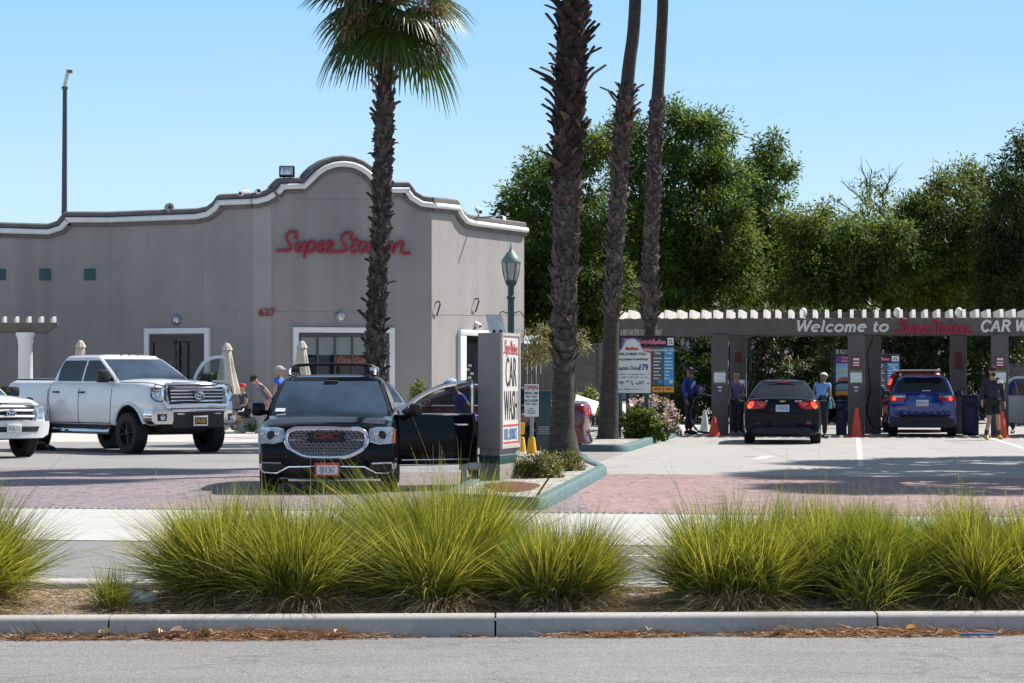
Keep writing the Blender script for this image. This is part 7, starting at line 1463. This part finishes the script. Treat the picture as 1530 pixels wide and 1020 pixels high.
def person(label, px, Y, facing, H=1.75, pose=None, lean=0, turn=0, skin=(.42, .24, .16), shirt=None, pants=None, shoes=(.02, .02, .02), hair=None, cap=None, sleeve='short', shorts=False, glasses=False, beard=False, socks=None, z0=0, group=None, headturn=0):
    J = {k: Vector(v) for k, v in BASE.items()}
    if lean or turn:
        P = J['pel']; X = Matrix.Rotation(R(turn), 3, 'Z') @ Matrix.Rotation(R(lean), 3, 'X')
        for k in UP: J[k] = P + X @ (J[k] - P)
    for k, v in (pose or {}).items(): J[k] = Vector(v)
    k = H / 1.75
    for q in J: J[q] = J[q] * k
    root = empty('person', GX(px, Y) + Vector((0, 0, z0)), facing, label, 'person', group)
    RA = {q: v * k for q, v in RAD.items()}
    sm = plain('skin_%02d' % int(skin[0] * 100), skin, .55, var=.08)
    names = ['pel', 'sp', 'ch', 'nk', 'h0', 'h1', 'h2', 'shl', 'ell', 'wrl', 'pml', 'shr', 'elr', 'wrr', 'pmr', 'hil', 'knl', 'anl', 'tol', 'hir', 'knr', 'anr', 'tor']
    V = [J[n] for n in names]; ix = {n: i for i, n in enumerate(names)}; rr = [RA.get(n, RA.get(n[:2], .05)) for n in names]
    E = [('pel', 'sp'), ('sp', 'ch'), ('ch', 'nk'), ('nk', 'h0'), ('h0', 'h1'), ('h1', 'h2'), ('ch', 'shl'), ('shl', 'ell'), ('ell', 'wrl'), ('wrl', 'pml'), ('ch', 'shr'), ('shr', 'elr'), ('elr', 'wrr'), ('wrr', 'pmr'), ('pel', 'hil'), ('hil', 'knl'), ('knl', 'anl'), ('anl', 'tol'), ('pel', 'hir'), ('hir', 'knr'), ('knr', 'anr'), ('anr', 'tor')]
    E = [(ix[a], ix[b]) for a, b in E]
    up = (J['h2'] - J['h0']).normalized(); fw = Matrix.Rotation(R(headturn), 3, up) @ (Matrix.Rotation(R(turn), 3, 'Z') @ Matrix.Rotation(R(lean), 3, 'X') @ Vector((0, -1, 0))); fw = (fw - up * fw.dot(up)).normalized(); sd = up.cross(fw).normalized()
    def addv(p, r, frm): V.append(p); rr.append(r); E.append((frm if isinstance(frm, int) else ix[frm], len(V) - 1)); return len(V) - 1
    addv(J['h1'] + fw * .115 * k - up * .01, .014 * k, 'h1')
    for q in (1, -1): addv(J['h1'] + sd * q * .098 * k - up * .005, .016 * k, 'h1')
    for s_, q in (('l', 1), ('r', -1)):
        w, p = J['wr' + s_], J['pm' + s_]; d = (p - w).normalized(); a = d.cross(Vector((0, 1, 0.05))).normalized(); b = a.cross(d).normalized(); 
        for fi, (off, ln) in enumerate(((-.027, .075), (-.009, .088), (.009, .083), (.026, .066))):
            m = addv(p + b * off * k + d * ln * .55 * k - a * .004, .0095 * k, 'pm' + s_); addv(p + b * off * k * 1.05 + d * ln * .9 * k + Vector((-q * .012, -.008, 0)) * k, .008 * k, m)
        m = addv(p - b * .045 * k - d * .01 * k, .011 * k, 'pm' + s_); addv(p - b * .058 * k + d * .03 * k, .009 * k, m)
    lo, hi = J['pel'], J['ch']; ax = (hi - lo).normalized(); ba = (Matrix.Rotation(R(turn), 3, 'Z') @ Vector((1, 0, 0))); bk = ax.cross(ba).normalized(); tl = (hi - lo).length
    def flat(v):
        t = (v.co - lo).dot(ax); d = v.co - (lo + ax * t); u = abs(d.dot(ba))
        if -.25 * k < t < tl + .10 * k and u < .17 * k: v.co = v.co - bk * d.dot(bk) * .42 - ba * d.dot(ba) * .08
    skinned('body', V, E, rr, sm, root, flat)
    c = J['h1']
    mb = MB()
    for q in (1, -1): mb.ball(c + fw * .083 * k + sd * q * .034 * k + up * .012 * k, .011 * k, 4)
    mb.build('eyes', M['ink'], root); mb = MB(); mb.ball(c + fw * .083 * k - up * .052 * k, .02 * k, 4, (1, .5, .25)); mb.build('mouth', plain('lips', (.28, .10, .08), .5), root)
    Mh = Matrix((( sd.x, -fw.x, up.x, 0), (sd.y, -fw.y, up.y, 0), (sd.z, -fw.z, up.z, 0), (0, 0, 0, 1)))
    def dome(r0, zlo, back, sc=(1, 1.12, 1)):
        mb = MB(); rows = []
        for i in range(7):
            th = math.pi * .5 * (1 - i / 6); rows.append([Vector((r0 * math.cos(th) * math.cos(a) * sc[0], r0 * math.cos(th) * math.sin(a) * sc[1] + back, zlo + r0 * math.sin(th) * sc[2] + (.02 * math.sin(a) if i == 6 else 0))) for a in np.linspace(0, 2 * math.pi, 18, endpoint=False)])
        X = Matrix.Translation(c) @ Mh; mb.grid([[X @ v for v in r] for r in rows], True); return mb, X
    if hair: mb, X = dome(.102 * k, .022 * k, .012 * k); 
    if hair:
        for i in range(60): a = rnd.random() * 6.28; th = rnd.random() * 1.4; mb.ball(X @ Vector((.10 * k * math.cos(th) * math.cos(a), .11 * k * math.cos(th) * math.sin(a) + .012, .03 * k + .10 * k * math.sin(th))), .02 * k, 3)
        mb.build('hair', plain('hair_%d' % int(hair[0] * 1000), hair, .8, var=.3, scale=40), root)
    if cap:
        mb, X = dome(.108 * k, .032 * k, .008 * k, (1, 1.12, .85)); rows = []
        for i in range(4): t = i / 3; rows.append([X @ Vector((.088 * k * math.sin(a) * (1 - .15 * t), -.10 * k - .085 * k * t * math.cos(a * .8), .042 * k - .012 * k * t - .02 * k * (a / 1.2) ** 2)) for a in np.linspace(-1.2, 1.2, 9)])
        mb.grid(rows); mb.build('cap', plain('cap_%d_%d' % (int(cap[0] * 100), int(cap[2] * 100)), cap, .8), root)
    if beard: mb = MB(); X = Matrix.Translation(c) @ Mh; mb.ball(X @ Vector((0, -.045 * k, -.075 * k)), .062 * k, 6, (1.05, .85, .75)); mb.build('beard', plain('beard', (.03, .02, .016), .9), root)
    if glasses:
        mb = MB(); X = Matrix.Translation(c) @ Mh
        for q in (1, -1): mb.box((q * .036 * k, -.098 * k, .012 * k), (.058 * k, .014, .036 * k), X, .006); mb.tube([X @ Vector((q * .066 * k, -.095 * k, .02 * k)), X @ Vector((q * .095 * k, .01, .015 * k))], .005, 4)
        mb.build('sunglasses', M['black'], root)
    # shirt
    sh = plain('cloth_%d_%d_%d' % tuple(int(x * 200) for x in shirt), shirt, .85, var=.16, scale=9)
    el = 1.0 if sleeve == 'long' else .55
    N = ['pel', 'sp', 'ch', 'nk', 'shl', 'al', 'shr', 'ar']; L = dict(J); L['pel'] = J['pel'] + (J['sp'] - J['pel']) * -.15; L['nk'] = J['ch'].lerp(J['nk'], .75); L['al'] = J['shl'].lerp(J['ell'], el); L['ar'] = J['shr'].lerp(J['elr'], el)
    V2 = [L[n] for n in N]; E2 = [(0, 1), (1, 2), (2, 3), (2, 4), (4, 5), (2, 6), (6, 7)]; r2 = [x * k for x in (.158, .148, .158, .075, .082, .072, .082, .072)]
    if sleeve == 'long':
        V2 += [J['ell'].lerp(J['wrl'], .95), J['elr'].lerp(J['wrr'], .95)]; E2 += [(5, 8), (7, 9)]; r2[5] = r2[7] = .064 * k; r2 += [.046 * k, .046 * k]
    def flat2(v):
        t = (v.co - lo).dot(ax); c0 = lo + ax * t; d = (v.co - c0); 
        if abs(d.dot(ba)) < .22 * k and t > -.3: v.co = v.co - bk * d.dot(bk) * .22
    skinned('shirt', V2, E2, r2, sh, root, flat2)
    # trousers or shorts
    pm = plain('cloth_%d_%d_%d' % tuple(int(x * 200) for x in pants), pants, .85, var=.16, scale=9)
    f = .85 if shorts else .93; V3 = [J['pel'] + Vector((0, 0, .03 * k)), J['hil'], J['hir']]; E3 = [(0, 1), (0, 2)]; r3 = [.142 * k, .115 * k, .115 * k]
    for s_, i in (('l', 1), ('r', 2)):
        if shorts: V3.append(J['hi' + s_].lerp(J['kn' + s_], .85)); E3.append((i, len(V3) - 1)); r3.append(.098 * k)
        else: V3 += [J['kn' + s_], J['kn' + s_].lerp(J['an' + s_], .93)]; E3 += [(i, len(V3) - 2), (len(V3) - 2, len(V3) - 1)]; r3 += [.082 * k, .062 * k]
    skinned('shorts' if shorts else 'trousers', V3, E3, r3, pm, root)
    for s_ in 'lr':
        a, t = J['an' + s_], J['to' + s_]; hd = (a - (t - a) * .35); mb = MB(); hd.z = min(a.z, hd.z); pts = [Vector((hd.x, hd.y, t.z + .012)), a.lerp(t, .3) + Vector((0, 0, -.008)), a.lerp(t, .75) + Vector((0, 0, -.008)), t + (t - a) * .22]
        mb.tube([p for p in pts], [.038 * k, .050 * k, .046 * k, .026 * k], 10); mb.build('shoe', plain('shoe_%d' % int(shoes[0] * 100), shoes, .6), root)
        if socks: mb = MB(); kn = J['kn' + s_]; mb.tube([a + Vector((0, 0, -.01)), a.lerp(kn, .32)], [.05 * k, .058 * k], 10); mb.build('sock', plain('sock', socks, .8), root)
    return root, J, k
NAVY = (.014, .018, .035); BLK = (.012, .012, .014); WB = (.03, .09, .42)
WALK = dict(hil=(.085, 0, .90), knl=(.10, -.10, .51), anl=(.11, -.14, .10), tol=(.12, -.30, .06), hir=(-.085, 0, .90), knr=(-.09, -.03, .49), anr=(-.09, .22, .13), tor=(-.10, .09, .035), ell=(.26, .07, 1.14), wrl=(.30, .04, .89), pml=(.305, .03, .81), elr=(-.26, .02, 1.14), wrr=(-.29, -.10, .92), pmr=(-.295, -.13, .85))
wm, J, k = person('man in dark jacket, black shorts and sunglasses walking toward the street', 1483, 67.6, R(8), 1.78, WALK, shirt=NAVY, pants=BLK, shoes=(.5, .3, .02), hair=(.018, .014, .012), sleeve='long', shorts=True, glasses=True, beard=True, socks=(.03, .028, .025), skin=(.36, .22, .15))
mb = MB(); mb.grid([[Vector((.06, -.132, 1.43)), Vector((.16, -.10, 1.475)), Vector((.245, -.03, 1.44))], [Vector((.07, -.150, 1.36)), Vector((.17, -.118, 1.38)), Vector((.255, -.05, 1.36))]]); mb.grid([[Vector((.262, -.045, 1.34)), Vector((.285, -.01, 1.34))], [Vector((.272, -.04, 1.22)), Vector((.30, .02, 1.22))]]); mb.build('jacket_panel', plain('pale_grey_cloth', (.4, .4, .42), .8), wm)
person('worker in a royal blue jacket and dark trousers standing left of the first canopy column', 1030, 74.2, R(60), 1.78, dict(ell=(.24, -.06, 1.16), wrl=(.20, -.26, 1.05), pml=(.19, -.33, 1.03)), shirt=(.018, .05, .26), pants=NAVY, cap=(.02, .025, .05), sleeve='long', skin=(.25, .14, .1), group='car wash workers')
person('bald man in a purple polo shirt and grey trousers beside the near-black sedan', 1100, 73.2, R(25), 1.66, shirt=(.17, .115, .26), pants=(.06, .065, .08), shoes=(.3, .33, .38), skin=(.42, .24, .17))
sw, J, k = person('worker in a pale blue shirt and white cap leaning over right of the near-black sedan', 1227, 69.2, R(-205), 1.66, dict(wrr=(-.30, -.10, .93), pmr=(-.31, -.12, .86)), lean=16, shirt=(.16, .33, .68), pants=BLK, cap=(.62, .62, .6), skin=(.2, .12, .085), group='car wash workers')
b = empty('spray_bottle', GX(1240, 69.1) + Vector((0, 0, .74)), 0, 'teal spray bottle in the hand of the pale blue shirted worker', 'bottle'); mb = MB(); mb.lathe([(.05, 0), (.055, .02), (.055, .14), (.025, .19), (.02, .23)], 14); mb.build('bottle', plain('teal_plastic', (.05, .3, .3), .3), b); mb = MB(); mb.box((0, -.02, .25), (.035, .1, .04), None, .01); mb.build('trigger', M['signw'], b)
person('worker in blue half hidden behind the third canopy column', 1508, 75.0, R(-30), 1.7, shirt=(.02, .06, .34), pants=BLK, hair=(.02, .018, .016), lean=18, skin=(.3, .18, .12), group='car wash workers')
person('worker in royal blue and pale cap beside the open SUV door', 706, 40.6, R(-75), 1.62, lean=30, shirt=(.015, .03, .36), pants=BLK, cap=(.35, .45, .62), skin=(.2, .12, .09), group='car wash workers', pose=None)
person('man in a bright blue shirt and grey cap standing behind the black SUV', 417, 69.6, R(75), 1.80, shirt=(.03, .12, .55), pants=(.03, .035, .06), cap=(.42, .42, .42), skin=(.36, .2, .14))
person('person in a slate blue shirt and pinkish shorts bending over behind the black SUV mirror', 404, 71.2, R(-70), 1.70, lean=38, shirt=(.085, .10, .16), pants=(.45, .26, .22), shorts=True, hair=(.03, .025, .02), skin=(.4, .22, .16), pose=None)
person('dark haired person standing in the shade between the umbrella and the black SUV', 444, 73.2, R(10), 1.66, shirt=(.04, .04, .05), pants=BLK, hair=(.015, .012, .012), skin=(.25, .14, .1))
SIT = dict(pel=(0, 0, .58), sp=(0, -.02, .75), ch=(0, -.06, .95), nk=(0, -.08, 1.10), h0=(0, -.10, 1.17), h1=(0, -.105, 1.245), h2=(0, -.085, 1.32), shl=(.175, -.06, 1.04), shr=(-.175, -.06, 1.04), ell=(.22, -.10, .79), elr=(-.22, -.10, .79), wrl=(.12, -.30, .74), wrr=(-.12, -.30, .74), pml=(.06, -.35, .73), pmr=(-.06, -.35, .73),
 hil=(.09, -.03, .56), hir=(-.09, -.03, .56), knl=(.13, -.42, .58), knr=(-.13, -.42, .58), anl=(.12, -.40, .12), anr=(-.12, -.40, .12), tol=(.13, -.55, .06), tor=(-.13, -.55, .06))
pe, J, k = person('person in red cap and slate shirt seated on the stone bench', 367, 75.5, R(-58), 1.72, SIT, shirt=(.045, .06, .085), pants=BLK, cap=(.42, .015, .02), shorts=True, skin=(.42, .22, .15), hair=None)
mb = MB(); mb.tube([(.16, -.14, .66), (.215, -.2, .60), (.23, -.34, .60)], .02, 6); mb.build('short_stripe', M['signw'], pe)
person('person in dark clothes crouching behind the small white pickup', 56, 58.4, R(-80), 1.7, dict(pel=(0, .15, .42), sp=(0, .08, .58), ch=(0, -.02, .76), nk=(0, -.1, .88), h0=(0, -.15, .93), h1=(0, -.19, 1.0), h2=(0, -.19, 1.07), shl=(.175, -.03, .84), shr=(-.175, -.03, .84), ell=(.2, -.2, .66), elr=(-.2, -.2, .66), wrl=(.15, -.4, .62), wrr=(-.15, -.4, .62), pml=(.14, -.47, .62), pmr=(-.14, -.47, .62), hil=(.09, .12, .40), hir=(-.09, .12, .40), knl=(.13, -.28, .45), knr=(-.13, -.2, .12), anl=(.12, -.12, .10), anr=(-.12, .22, .10), tol=(.12, -.28, .04), tor=(-.12, .36, .04)), shirt=(.03, .03, .035), pants=BLK, hair=(.02, .02, .02), skin=(.2, .12, .09))
print("objects", len(bpy.data.objects), "polys", sum(len(o.data.polygons) for o in bpy.data.objects if o.type == 'MESH'))
